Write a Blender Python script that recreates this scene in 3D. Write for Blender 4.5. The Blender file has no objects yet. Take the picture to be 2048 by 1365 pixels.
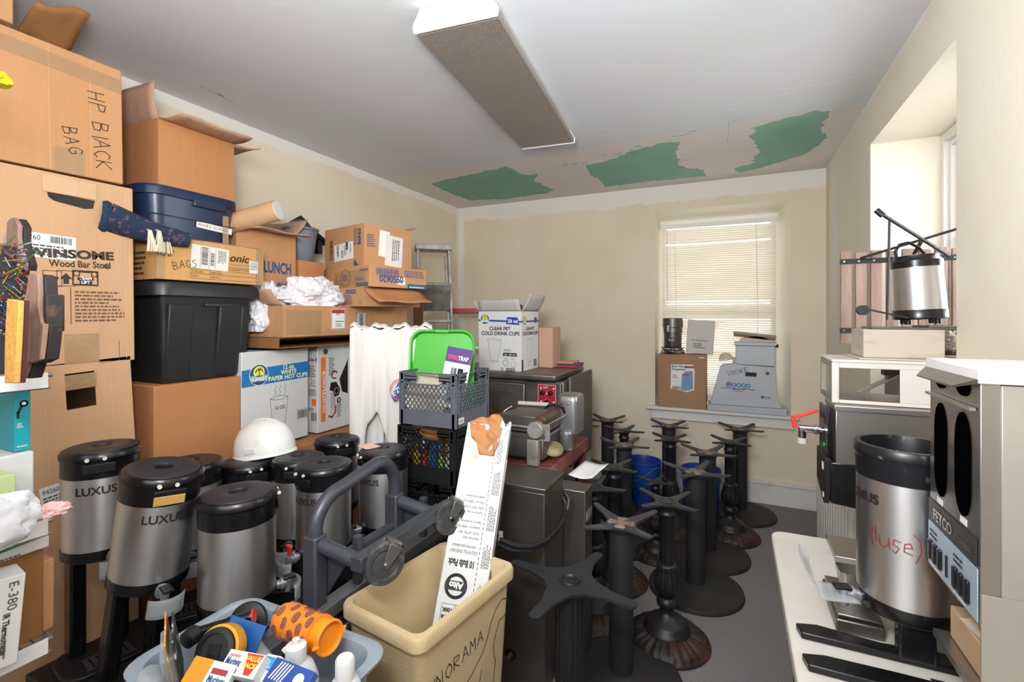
import bpy, math, random
from mathutils import Matrix, Vector, Euler, noise
SC = bpy.context.scene
COL = SC.collection
R = math.radians
random.seed(7)

# ---------------- camera ----------------
cd = bpy.data.cameras.new('camera'); cam = bpy.data.objects.new('camera', cd); COL.objects.link(cam)
SC.camera = cam
FPX = 955.0
cd.sensor_width = 36.0; cd.lens = 36.0 * FPX / 2048.0
cd.shift_y = -(633 - 682.5) / 2048.0 * -1.0
cd.clip_start = 0.02; cd.clip_end = 60
YAW = math.atan2(1466 - 1024, FPX)
EYE = 1.6
cam.location = (0, 0, EYE); cam.rotation_euler = (R(90), 0, YAW)
CA, SA = math.cos(YAW), math.sin(YAW)

# ---------------- world and lights ----------------
W = bpy.data.worlds.new('world'); SC.world = W; W.use_nodes = True
bg = W.node_tree.nodes['Background']; bg.inputs[0].default_value = (0.93, 0.97, 1.0, 1); bg.inputs[1].default_value = 0.8

def area_light(name, loc, rot, sx, sy, power, col):
    l = bpy.data.lights.new(name, 'AREA'); l.shape = 'RECTANGLE'; l.size = sx; l.size_y = sy
    l.energy = power; l.color = col
    o = bpy.data.objects.new(name, l); COL.objects.link(o); o.location = loc; o.rotation_euler = rot
    return o
# daylight through the deep window of the right wall
area_light('daylight_right_window', (1.30, 2.66, 1.95), (0, R(90), 0), 1.3, 0.9, 34, (0.97, 0.98, 1.0))
# daylight behind the blinds of the back window
area_light('daylight_back_window', (-0.14, 5.1, 1.75), (R(-90), 0, 0), 1.1, 1.7, 22, (1.0, 0.97, 0.92))
# added soft fill behind the camera, not a fixture of the room
area_light('added_fill_light', (-0.55, -1.2, 2.35), (R(66), 0, R(12)), 1.9, 1.2, 34, (0.97, 0.98, 1.0))
# added bounce light above the camera, lifts the ceiling and the back wall
area_light('added_bounce_light', (-0.25, 0.02, 2.02), (R(118), 0, R(8)), 0.4, 0.4, 62, (0.96, 0.98, 1.0))

SC.view_settings.view_transform = 'Standard'; SC.view_settings.look = 'None'
SC.view_settings.exposure = 0.12; SC.view_settings.gamma = 1.0
SC.view_settings.use_curve_mapping = False

# ---------------- measuring helper ----------------
def ray(px, py):
    u = (px - 1024) / FPX; v = (633 - py) / FPX
    return Vector((-SA + u * CA, CA + u * SA, v))
def pt(px, py, X=None, Y=None, Z=None, d=None):
    r = ray(px, py)
    if X is not None: d = X / r[0]
    if Y is not None: d = Y / r[1]
    if Z is not None: d = (Z - EYE) / r[2]
    return Vector((r[0] * d, r[1] * d, EYE + r[2] * d))

# ---------------- materials ----------------
def lin(c):
    if isinstance(c, str):
        c = [int(c[i:i + 2], 16) / 255 for i in (0, 2, 4)]
    return tuple((x / 12.92 if x <= 0.04045 else ((x + 0.055) / 1.055) ** 2.4) for x in c[:3]) + (1,)
MATS = {}
def mat(name, color='808080', rough=0.6, metal=0.0, var=0.0, vscale=8.0, color2=None, bump=0.0, bscale=60.0,
        stretch=None, alpha=None, trans=0.0, emit=0.0, coat=0.0, spec=None, thr=None, wave=0.0, wscale=60, rvar=0.0):
    if name in MATS: return MATS[name]
    m = bpy.data.materials.new(name); m.use_nodes = True; nt = m.node_tree; N = nt.nodes; L = nt.links
    b = N['Principled BSDF']
    c = lin(color)
    b.inputs['Base Color'].default_value = c; b.inputs['Roughness'].default_value = rough; b.inputs['Metallic'].default_value = metal
    if spec is not None: b.inputs['Specular IOR Level'].default_value = spec
    if coat: b.inputs['Coat Weight'].default_value = coat
    if trans: b.inputs['Transmission Weight'].default_value = trans
    if alpha is not None: b.inputs['Alpha'].default_value = alpha
    if emit: b.inputs['Emission Color'].default_value = c; b.inputs['Emission Strength'].default_value = emit
    tc = None
    def coords(st):
        t = N.new('ShaderNodeTexCoord'); mp = N.new('ShaderNodeMapping'); L.new(t.outputs['Object'], mp.inputs[0])
        if st: mp.inputs['Scale'].default_value = st
        return mp.outputs[0]
    if var or color2:
        co = coords(stretch)
        nz = N.new('ShaderNodeTexNoise'); nz.inputs['Scale'].default_value = vscale; nz.inputs['Detail'].default_value = 6
        nz.inputs['Roughness'].default_value = 0.6
        L.new(co, nz.inputs['Vector'])
        rp = N.new('ShaderNodeValToRGB')
        if color2:
            c2 = lin(color2); t0, t1 = thr or (0.42, 0.6)
            rp.color_ramp.elements[0].position = t0; rp.color_ramp.elements[1].position = t1
            rp.color_ramp.elements[0].color = c; rp.color_ramp.elements[1].color = c2
        else:
            rp.color_ramp.elements[0].position = 0.3; rp.color_ramp.elements[1].position = 0.7
            rp.color_ramp.elements[0].color = tuple(x * (1 - var) for x in c[:3]) + (1,)
            rp.color_ramp.elements[1].color = tuple(min(1, x * (1 + var * 0.6)) for x in c[:3]) + (1,)
        L.new(nz.outputs['Fac'], rp.inputs[0]); L.new(rp.outputs[0], b.inputs['Base Color'])
        if rvar:
            mr = N.new('ShaderNodeMapRange'); mr.inputs['To Min'].default_value = max(0, rough - rvar); mr.inputs['To Max'].default_value = min(1, rough + rvar)
            L.new(nz.outputs['Fac'], mr.inputs[0]); L.new(mr.outputs[0], b.inputs['Roughness'])
    if bump:
        co = coords(stretch)
        nb = N.new('ShaderNodeTexNoise'); nb.inputs['Scale'].default_value = bscale; nb.inputs['Detail'].default_value = 4
        L.new(co, nb.inputs['Vector'])
        bp = N.new('ShaderNodeBump'); bp.inputs['Strength'].default_value = bump; bp.inputs['Distance'].default_value = 0.01
        src = nb.outputs['Fac']
        L.new(src, bp.inputs['Height']); L.new(bp.outputs[0], b.inputs['Normal'])
    MATS[name] = m
    return m
def cardboard(name, color):
    m = mat(name, color, 0.75, var=0.10, vscale=3.0, bump=0.25, bscale=30, stretch=(1, 1, 0.15), spec=0.2)
    return m
M_card = cardboard('cardboard tan', 'c9a07a')
M_cardL = cardboard('cardboard light', 'd0aa86')
M_cardO = cardboard('cardboard orange brown', 'b67f53')
M_cardD = cardboard('cardboard dark brown', '94683f')
M_cardP = cardboard('cardboard inner pinkish', 'b8937c')
M_cardE = cardboard('cardboard pale enercell', 'bf8f64')
M_wbox = mat('white coated board', 'd2d3d2', 0.5, var=0.05, vscale=4)
M_tape = mat('clear packing tape', 'c4a078', 0.15, alpha=0.45, bump=0.5, bscale=40)
M_ink = mat('black ink', '231f20', 0.6)
M_inkB = mat('blue ink', '1d4f86', 0.6)
M_inkdk = mat('dark brown ink', '3a2d22', 0.7)
M_inkg = mat('grey small print', '55504c', 0.7)
M_white = mat('white paper', 'e6e6e4', 0.6, var=0.03)
M_paper = mat('shipping paper', 'dedad2', 0.6, var=0.04)
M_blk = mat('black plastic', '101013', 0.28, spec=0.5, rvar=0.08, var=0.3, vscale=6)
M_blkm = mat('black matt plastic', '151518', 0.5, var=0.25, vscale=5)
M_blkd = mat('dusty black lid', '26262a', 0.45, color2='36363a', vscale=5, thr=(0.4, 0.7))
M_steel = mat('brushed steel', 'd6d6d8', 0.36, metal=1, var=0.08, vscale=40, stretch=(1, 1, 40), bump=0.05, bscale=100)
for _n in (M_steel,):
    _nt = _n.node_tree; _tg = _nt.nodes.new('ShaderNodeTangent'); _tg.direction_type = 'RADIAL'; _tg.axis = 'Z'
    _b = _nt.nodes['Principled BSDF']; _b.inputs['Anisotropic'].default_value = 0.6; _b.inputs['Anisotropic Rotation'].default_value = 0.25; _nt.links.new(_tg.outputs[0], _b.inputs['Tangent'])
M_steelh = mat('brushed steel flat', 'b5b2ae', 0.36, metal=1, var=0.10, vscale=20, stretch=(1, 40, 40), bump=0.03, bscale=80)
M_steeld = mat('worn dark steel', '7d7974', 0.42, metal=0.9, var=0.25, vscale=5, rvar=0.1)
M_alu = mat('dull aluminium', 'aba8a4', 0.45, metal=0.5, color2='85807b', vscale=12, thr=(0.4, 0.65))
M_chrome = mat('chrome', 'd8d8da', 0.12, metal=1)
M_iron = mat('black iron', '1d1d20', 0.42, var=0.3, vscale=10, bump=0.15, bscale=200, spec=0.5)
M_ironm = mat('black powder coat', '26272a', 0.62, var=0.2, vscale=8, bump=0.2, bscale=300, spec=0.4)
M_dust = mat('dusty iron', '6b5c50', 0.85, color2='a38d7b', vscale=9, thr=(0.4, 0.6))
M_arm = mat('grey cast arm', '3a3a3d', 0.6, color2='5c544d', vscale=14, thr=(0.5, 0.75))
M_rust = mat('rust touched iron', '241d1b', 0.5, color2='553228', vscale=7, thr=(0.5, 0.72), bump=0.2, bscale=120)
M_disc = mat('black disc paint', '262527', 0.6, color2='3d2c26', vscale=3.2, thr=(0.52, 0.75), bump=0.2, bscale=260)
M_red = mat('red plastic', 'd8392b', 0.35)
M_wpl = mat('white plastic', 'dcdcda', 0.4)
M_grey = mat('grey metallic paint', '4d5058', 0.4, metal=0.5, var=0.15, vscale=8)
M_glass = mat('clear glass', 'ffffff', 0.02, trans=1.0)
M_clear = mat('clear plastic', 'cfd6da', 0.08, alpha=0.35)

# ---------------- mesh builder ----------------
def T(loc=(0, 0, 0), rot=(0, 0, 0), s=(1, 1, 1)):
    return Matrix.LocRotScale(Vector(loc), Euler([R(a) for a in rot]), Vector(s))
def frame_between(p0, p1):
    p0 = Vector(p0); p1 = Vector(p1); z = (p1 - p0)
    L = z.length; z = z.normalized()
    a = Vector((0, 0, 1)) if abs(z.z) < 0.95 else Vector((1, 0, 0))
    x = a.cross(z).normalized(); y = z.cross(x)
    m = Matrix((x, y, z)).transposed().to_4x4(); m.translation = p0
    return m, L
class MB:
    def __init__(s): s.v = []; s.f = []
    def add(s, vs, fs, M=None):
        n = len(s.v)
        for v in vs:
            v = Vector(v)
            if M is not None: v = M @ v
            s.v.append(v)
        for f in fs: s.f.append([i + n for i in f])
        return s
    def box(s, x0, x1, y0, y1, z0, z1, M=None, tx=1.0, ty=1.0):
        cx, cy = (x0 + x1) / 2, (y0 + y1) / 2; a, b = (x1 - x0) / 2, (y1 - y0) / 2
        vs = [(cx - a * tx, cy - b * ty, z0), (cx + a * tx, cy - b * ty, z0), (cx + a * tx, cy + b * ty, z0), (cx - a * tx, cy + b * ty, z0),
              (x0, y0, z1), (x1, y0, z1), (x1, y1, z1), (x0, y1, z1)]
        return s.add(vs, [(0, 3, 2, 1), (4, 5, 6, 7), (0, 1, 5, 4), (1, 2, 6, 5), (2, 3, 7, 6), (3, 0, 4, 7)], M)
    def lathe(s, prof, seg=40, M=None, mod=None, a0=0, a1=360):
        full = abs(a1 - a0) >= 359.9; n = seg if full else seg + 1
        vs = []
        for (r, z) in prof:
            for i in range(n):
                a = R(a0 + (a1 - a0) * i / seg); rr, zz = (r, z) if mod is None else mod(a, r, z)
                vs.append((rr * math.cos(a), rr * math.sin(a), zz))
        fs = []
        for j in range(len(prof) - 1):
            for i in range(seg):
                k = (i + 1) % n
                fs.append((j * n + i, j * n + k, (j + 1) * n + k, (j + 1) * n + i))
        if full:
            if prof[0][0] > 1e-5: fs.append(tuple(range(n - 1, -1, -1)))
            if prof[-1][0] > 1e-5: fs.append(tuple((len(prof) - 1) * n + i for i in range(n)))
        return s.add(vs, fs, M)
    def cyl(s, p0, p1, r, r1=None, seg=16):
        m, L = frame_between(p0, p1)
        return s.lathe([(r, 0), (r if r1 is None else r1, L)], seg, m)
    def tube(s, pts, r, seg=10, closed=False, rx=None):
        pts = [Vector(p) for p in pts]; n = len(pts); vs = []; fs = []; up = None
        for i, p in enumerate(pts):
            if closed: t = pts[(i + 1) % n] - pts[i - 1]
            else: t = pts[min(i + 1, n - 1)] - pts[max(i - 1, 0)]
            t = t.normalized()
            if up is None:
                a = Vector((0, 0, 1)) if abs(t.z) < 0.9 else Vector((1, 0, 0)); x = a.cross(t).normalized()
            else: x = (up - t * up.dot(t)).normalized()
            up = x; y = t.cross(x)
            rr = r(i / (n - 1)) if callable(r) else r
            for k in range(seg):
                a = 2 * math.pi * k / seg
                vs.append(p + x * math.cos(a) * (rx or rr) + y * math.sin(a) * rr)
        for i in range(n if closed else n - 1):
            for k in range(seg):
                k2 = (k + 1) % seg; i2 = (i + 1) % n
                fs.append((i * seg + k, i * seg + k2, i2 * seg + k2, i2 * seg + k))
        if not closed: fs.append(tuple(range(seg - 1, -1, -1))); fs.append(tuple((n - 1) * seg + k for k in range(seg)))
        return s.add(vs, fs)
    def prism(s, poly, z0, z1, M=None, scale_top=1.0):
        n = len(poly)
        vs = [(x, y, z0) for x, y in poly] + [(x * scale_top, y * scale_top, z1) for x, y in poly]
        fs = [tuple(range(n - 1, -1, -1)), tuple(range(n, 2 * n))] + [(i, (i + 1) % n, n + (i + 1) % n, n + i) for i in range(n)]
        return s.add(vs, fs, M)
    def loft(s, loops, M=None, cap0=True, cap1=True):
        n = len(loops[0]); vs = [p for l in loops for p in l]; fs = []
        for j in range(len(loops) - 1):
            for i in range(n):
                k = (i + 1) % n; fs.append((j * n + i, j * n + k, (j + 1) * n + k, (j + 1) * n + i))
        if cap0: fs.append(tuple(range(n - 1, -1, -1)))
        if cap1: fs.append(tuple((len(loops) - 1) * n + i for i in range(n)))
        return s.add(vs, fs, M)
    def grid(s, fn, nu, nv, M=None):
        vs = [fn(i / nu, j / nv) for j in range(nv + 1) for i in range(nu + 1)]
        fs = [(j * (nu + 1) + i, j * (nu + 1) + i + 1, (j + 1) * (nu + 1) + i + 1, (j + 1) * (nu + 1) + i) for j in range(nv) for i in range(nu)]
        return s.add(vs, fs, M)
    def build(s, name, m, parent=None, bevel=0, smooth=True, angle=35, thick=0, subd=0, kind=None, label=None, mtx=None):
        me = bpy.data.meshes.new(name); me.from_pydata([tuple(v) for v in s.v], [], s.f); me.update()
        me.materials.append(m)
        if smooth:
            me.polygons.foreach_set('use_smooth', [True] * len(me.polygons))
            me.set_sharp_from_angle(angle=R(angle))
        o = bpy.data.objects.new(name, me); COL.objects.link(o)
        if parent is not None: o.parent = parent
        if mtx is not None: o.matrix_local = mtx
        if thick:
            md = o.modifiers.new('solid', 'SOLIDIFY'); md.thickness = thick; md.offset = 0
        if subd:
            md = o.modifiers.new('sub', 'SUBSURF'); md.levels = subd; md.render_levels = subd
        if bevel:
            md = o.modifiers.new('bevel', 'BEVEL'); md.width = bevel; md.segments = 2; md.limit_method = 'ANGLE'; md.angle_limit = R(40)
        if kind: o['kind'] = kind
        if label: o['label'] = label
        return o
def rrect(w, h, r, seg=6, cx=0, cy=0):
    pts = []
    for (sx, sy, a) in ((1, 1, 0), (-1, 1, 90), (-1, -1, 180), (1, -1, 270)):
        for i in range(seg + 1):
            t = R(a + 90 * i / seg)
            pts.append((cx + sx * (w / 2 - r) + r * math.cos(t), cy + sy * (h / 2 - r) + r * math.sin(t)))
    return pts
def thing(name, label, cat, loc=(0, 0, 0), rz=0, group=None, rot=None):
    o = bpy.data.objects.new(name, None); COL.objects.link(o); o.empty_display_size = 0.05
    o.location = loc; o.rotation_euler = [R(a) for a in rot] if rot else (0, 0, R(rz))
    o['label'] = label; o['category'] = cat
    if group: o['group'] = group
    return o
def tag(o, label, cat, group=None):
    o['label'] = label; o['category'] = cat
    if group: o['group'] = group
    return o
def struct(o): o['kind'] = 'structure'; return o

# ---------------- text and marks on faces ----------------
def face(size, f):
    """local frame of a face of a w x d x h block standing centred on its base; returns matrix (u, v, normal) and extents"""
    w, d, h = size
    if f == '+x': o, u, v, n, e = (w / 2, -d / 2, 0), (0, 1, 0), (0, 0, 1), (1, 0, 0), (d, h)
    elif f == '-x': o, u, v, n, e = (-w / 2, d / 2, 0), (0, -1, 0), (0, 0, 1), (-1, 0, 0), (d, h)
    elif f == '-y': o, u, v, n, e = (-w / 2, -d / 2, 0), (1, 0, 0), (0, 0, 1), (0, -1, 0), (w, h)
    elif f == '+z': o, u, v, n, e = (-w / 2, -d / 2, h), (1, 0, 0), (0, 1, 0), (0, 0, 1), (w, d)
    m = Matrix((Vector(u), Vector(v), Vector(n))).transposed().to_4x4(); m.translation = Vector(o)
    return m, e
FONT = {
 'A': [[(0, 0), (.5, 1), (1, 0)], [(.2, .4), (.8, .4)]], 'B': [[(0, 0), (0, 1), (.7, .9), (.7, .6), (0, .52), (.85, .4), (.85, .1), (0, 0)]],
 'C': [[(.9, .85), (.5, 1), (.1, .7), (.1, .3), (.5, 0), (.9, .15)]], 'D': [[(0, 0), (0, 1), (.7, .8), (.9, .5), (.7, .15), (0, 0)]],
 'E': [[(.9, 1), (0, 1), (0, 0), (.9, 0)], [(0, .5), (.7, .5)]], 'F': [[(.9, 1), (0, 1), (0, 0)], [(0, .5), (.7, .5)]],
 'G': [[(.9, .85), (.5, 1), (.1, .7), (.1, .3), (.5, 0), (.9, .2), (.9, .5), (.5, .5)]], 'H': [[(0, 0), (0, 1)], [(.85, 0), (.85, 1)], [(0, .5), (.85, .5)]],
 'I': [[(.4, 0), (.4, 1)]], 'J': [[(.8, 1), (.8, .2), (.4, 0), (.1, .2)]], 'K': [[(0, 0), (0, 1)], [(.85, 1), (0, .45), (.9, 0)]],
 'L': [[(0, 1), (0, 0), (.8, 0)]], 'l': [[(.4, 1), (.4, 0)]], 'M': [[(0, 0), (.1, 1), (.5, .4), (.9, 1), (1, 0)]], 'N': [[(0, 0), (0, 1), (.85, 0), (.85, 1)]],
 'O': [[(.5, 0), (.05, .3), (.05, .7), (.5, 1), (.95, .7), (.95, .3), (.5, 0)]], 'P': [[(0, 0), (0, 1), (.8, .9), (.8, .6), (0, .5)]],
 'R': [[(0, 0), (0, 1), (.8, .9), (.8, .6), (0, .5), (.9, 0)]], 'S': [[(.85, .85), (.4, 1), (.05, .75), (.8, .35), (.5, 0), (0, .1)]],
 'T': [[(0, 1), (1, 1)], [(.5, 1), (.5, 0)]], 'U': [[(0, 1), (.05, .2), (.45, 0), (.85, .2), (.9, 1)]], 'V': [[(0, 1), (.45, 0), (.9, 1)]],
 'W': [[(0, 1), (.25, 0), (.5, .7), (.75, 0), (1, 1)]], 'o': [[(.5, 0), (.2, .2), (.2, .45), (.5, .6), (.8, .45), (.8, .2), (.5, 0)]],
 'e': [[(.2, .35), (.8, .35), (.7, .6), (.3, .6), (.1, .3), (.4, 0), (.8, .1)]], 's': [[(.8, .55), (.3, .6), (.2, .4), (.7, .2), (.5, 0), (.1, .1)]],
 'u': [[(.1, .6), (.15, .1), (.5, 0), (.8, .3), (.8, .6), (.85, 0)]], ')': [[(.2, 1.15), (.6, .8), (.6, .2), (.1, -.25)]], '1': [[(.4, 0), (.4, 1)]],
}
def strokes(parent, lines, F, w, m, name='handwriting', off=0.0012):
    mb = MB()
    for pl in lines:
        for a, b in zip(pl[:-1], pl[1:]):
            a = Vector(a); b = Vector(b); d = (b - a)
            if d.length < 1e-6: continue
            d = d.normalized(); n = Vector((-d.y, d.x)) * w / 2; a2 = a - d * w * .3; b2 = b + d * w * .3
            mb.add([F @ Vector((p.x, p.y, off)) for p in (a2 - n, b2 - n, b2 + n, a2 + n)], [(0, 1, 2, 3)])
    return mb.build(name, m, parent, smooth=False)
def handwrite(parent, s, F, u, v, h, m, rot=0, w=None, jit=0.06, cw=0.75, name='handwriting'):
    ls = []; c, sn = math.cos(R(rot)), math.sin(R(rot)); x = 0; rnd = random.Random(hash(s) % 1000 if False else len(s) * 31 + ord(s[0]))
    for ch in s:
        if ch == ' ': x += h * cw * .8; continue
        dy = rnd.uniform(-.08, .08) * h
        for pl in FONT.get(ch, []):
            q = []
            for (a, b) in pl:
                xx = x + a * h * cw * .75 + rnd.uniform(-jit, jit) * h * .5; yy = b * h + dy + rnd.uniform(-jit, jit) * h * .5
                q.append((u + xx * c - yy * sn, v + xx * sn + yy * c))
            ls.append(q)
        x += h * cw * (0.5 if ch in 'Il1' else 1.0)
    return strokes(parent, ls, F, w or h * .08, m, name)
def txt(parent, s, F, u, v, size, m, rot=0, align='LEFT', sx=1.0, bold=0.0, shear=0.0, off=0.0012, name='printed_text', extr=0.0, sp=1.0, fit=None):
    cu = bpy.data.curves.new('t', 'FONT'); cu.body = s; cu.size = size; cu.align_x = align; cu.resolution_u = 3
    cu.offset = bold; cu.shear = shear; cu.extrude = extr; cu.space_line = sp
    o = bpy.data.objects.new('t', cu); COL.objects.link(o)
    dg = bpy.context.evaluated_depsgraph_get(); dg.update()
    me = bpy.data.meshes.new_from_object(o.evaluated_get(dg)); bpy.data.objects.remove(o); bpy.data.curves.remove(cu)
    if fit and len(me.vertices):
        xs = [q.co.x for q in me.vertices]; sx = fit / max(1e-4, max(xs) - min(xs))
    me.transform(F @ T((u, v, off + extr)) @ Matrix.Rotation(R(rot), 4, 'Z') @ Matrix.Diagonal((sx, 1, 1, 1)))
    me.materials.clear(); me.materials.append(m); me.name = name
    q = bpy.data.objects.new(name, me); COL.objects.link(q); q.parent = parent
    return q
def decal(parent, F, u, v, w, h, m, name='sticker', off=0.0008, rot=0, label=None):
    mb = MB(); Q = F @ T((u, v, 0), (0, 0, rot))
    mb.box(0, w, 0, h, off * .2, off, Q)
    return mb.build(name, m, parent, smooth=False, label=label)
def barcode(parent, F, u, v, w, h, m=None, n=24, vert=False, off=0.0016, name='barcode'):
    mb = MB(); rnd = random.Random(n); x = 0
    while x < 1:
        a = rnd.uniform(.25, 1) / n
        if vert: mb.add([F @ Vector(p) for p in ((u, v + x * h, off), (u + w, v + x * h, off), (u + w, v + (x + a) * h, off), (u, v + (x + a) * h, off))], [(0, 1, 2, 3)])
        else: mb.add([F @ Vector(p) for p in ((u + x * w, v, off), (u + (x + a) * w, v, off), (u + (x + a) * w, v + h, off), (u + x * w, v + h, off))], [(0, 1, 2, 3)])
        x += a + rnd.uniform(.2, .8) / n
    return mb.build(name, m or M_ink, parent, smooth=False)
def smallprint(parent, F, u, v, w, h, n, m=None, off=0.0016, name='small_print', vert=False, seed=1):
    """rows of dashes the size of tiny lettering"""
    mb = MB(); rnd = random.Random(seed + n)
    for i in range(n):
        yy = (n - 1 - i) / n
        x = 0; end = rnd.uniform(.6, 1)
        while x < end:
            a = rnd.uniform(.03, .12)
            p = ((x, yy), (min(x + a, end), yy), (min(x + a, end), yy + .5 / n), (x, yy + .5 / n))
            if vert: q = [F @ Vector((u + b * w, v + (1 - a_) * h, off)) for a_, b in p][::-1]
            else: q = [F @ Vector((u + a_ * w, v + b * h, off)) for a_, b in p]
            mb.add(q, [(0, 1, 2, 3)]); x += a + .025
    return mb.build(name, m or M_inkg, parent, smooth=False)
def ring(parent, F, u, v, r, w, m, name='printed_ring', off=0.0014, a0=0, a1=360, seg=28):
    ls = [[(u + r * math.cos(R(a0 + (a1 - a0) * i / seg)), v + r * math.sin(R(a0 + (a1 - a0) * i / seg))) for i in range(seg + 1)]]
    return strokes(parent, ls, F, w, m, name, off)
def poly(parent, F, pts, m, name='printed_mark', off=0.0012):
    mb = MB(); mb.add([F @ Vector((x, y, off)) for x, y in pts], [tuple(range(len(pts)))])
    return mb.build(name, m, parent, smooth=False)
def disc(parent, F, u, v, r, m, name='printed_disc', off=0.0012, seg=28, a0=0, a1=360):
    return poly(parent, F, [(u + r * math.cos(R(a0 + (a1 - a0) * i / seg)), v + r * math.sin(R(a0 + (a1 - a0) * i / seg))) for i in range(seg)], m, name, off)

# ---------------- carton ----------------
def carton(label, x0, x1, y0, y1, z0, z1, m=None, rz=0, rot=None, group=None, flaps=None, cat='box', name='cardboard_box', inner=None, hole=None, open_side=None):
    w, d, h = x1 - x0, y1 - y0, z1 - z0; m = m or M_card
    t = thing(name, label, cat, ((x0 + x1) / 2, (y0 + y1) / 2, z0), rz, group, rot)
    b = MB(); k = 0.004
    if flaps or hole or open_side:
        b.box(-w / 2, w / 2, -d / 2, d / 2, 0, k)
        if open_side != '-y': b.box(-w / 2, w / 2, -d / 2, -d / 2 + k, k, h)
        b.box(-w / 2, w / 2, d / 2 - k, d / 2, k, h)
        b.box(-w / 2, -w / 2 + k, -d / 2 + k, d / 2 - k, k, h)
        if hole:
            u0, u1, v0, v1 = hole
            for (a, c, e, g) in ((0, u0, 0, 1), (u1, 1, 0, 1), (u0, u1, 0, v0), (u0, u1, v1, 1)):
                if c - a > 1e-4 and g - e > 1e-4:
                    b.box(w / 2 - k, w / 2, -d / 2 + max(k, a * d), -d / 2 + min(d - k, c * d), max(k, e * h), g * h)
        elif open_side != '+x': b.box(w / 2 - k, w / 2, -d / 2 + k, d / 2 - k, k, h)
        if not flaps: b.box(-w / 2 + k, w / 2 - k, -d / 2 + k, d / 2 - k, h - k, h)
        b.build('carton_body', m, t, smooth=False)
    else:
        b.box(-w / 2, w / 2, -d / 2, d / 2, 0, h); b.build('carton_body', m, t, bevel=0.004, smooth=True)
    for f, (ang, ln) in (flaps or {}).items():
        fb = MB(); L = (d if f[1] == 'x' else w) - .004
        # build along local: hinge on x axis, flap rising in z, tilt outward (towards -y)
        def fn(u, v, L=L, ln=ln): 
            return ((u - .5) * L * (1 - .04 * v), -.012 * math.sin(v * 2.6) * ln / .15 + .004 * math.sin(u * 9) * v, v * ln)
        A = Matrix.Rotation(R(ang), 4, 'X')
        fb.grid(fn, 8, 5, A)
        if f == '-y': Q = T((0, -d / 2 + .002, h))
        elif f == '+x': Q = T((w / 2 - .002, 0, h), (0, 0, 90))
        elif f == '+y': Q = T((0, d / 2 - .002, h), (0, 0, 180))
        else: Q = T((-w / 2 + .002, 0, h), (0, 0, -90))
        o = fb.build('flap', inner or m, t, thick=.004, smooth=True); o.matrix_local = Q
    t['_s'] = 0; del t['_s']
    return t, (w, d, h)
def tapestrip(t, S, f, u, v, w, h, name='packing_tape'):
    F, e = face(S, f); return decal(t, F, u * e[0], v * e[1], w * e[0], h * e[1], M_tape, name, off=0.0006)
def ship_label(t, F, u, v, w, h, m=None, head=None, bars=True, rot=0):
    Q = F @ T((u, v, 0), (0, 0, rot))
    decal(t, Q, 0, 0, w, h, m or M_white, 'shipping_label')
    smallprint(t, Q, w * .05, h * .08, w * .5, h * .4, 4)
    if bars: barcode(t, Q, w * .58, h * .5, w * .36, h * .38, n=16)
    if head: txt(t, head, Q, w * .06, h * .62, h * .3, M_ink, off=.0016)
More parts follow.
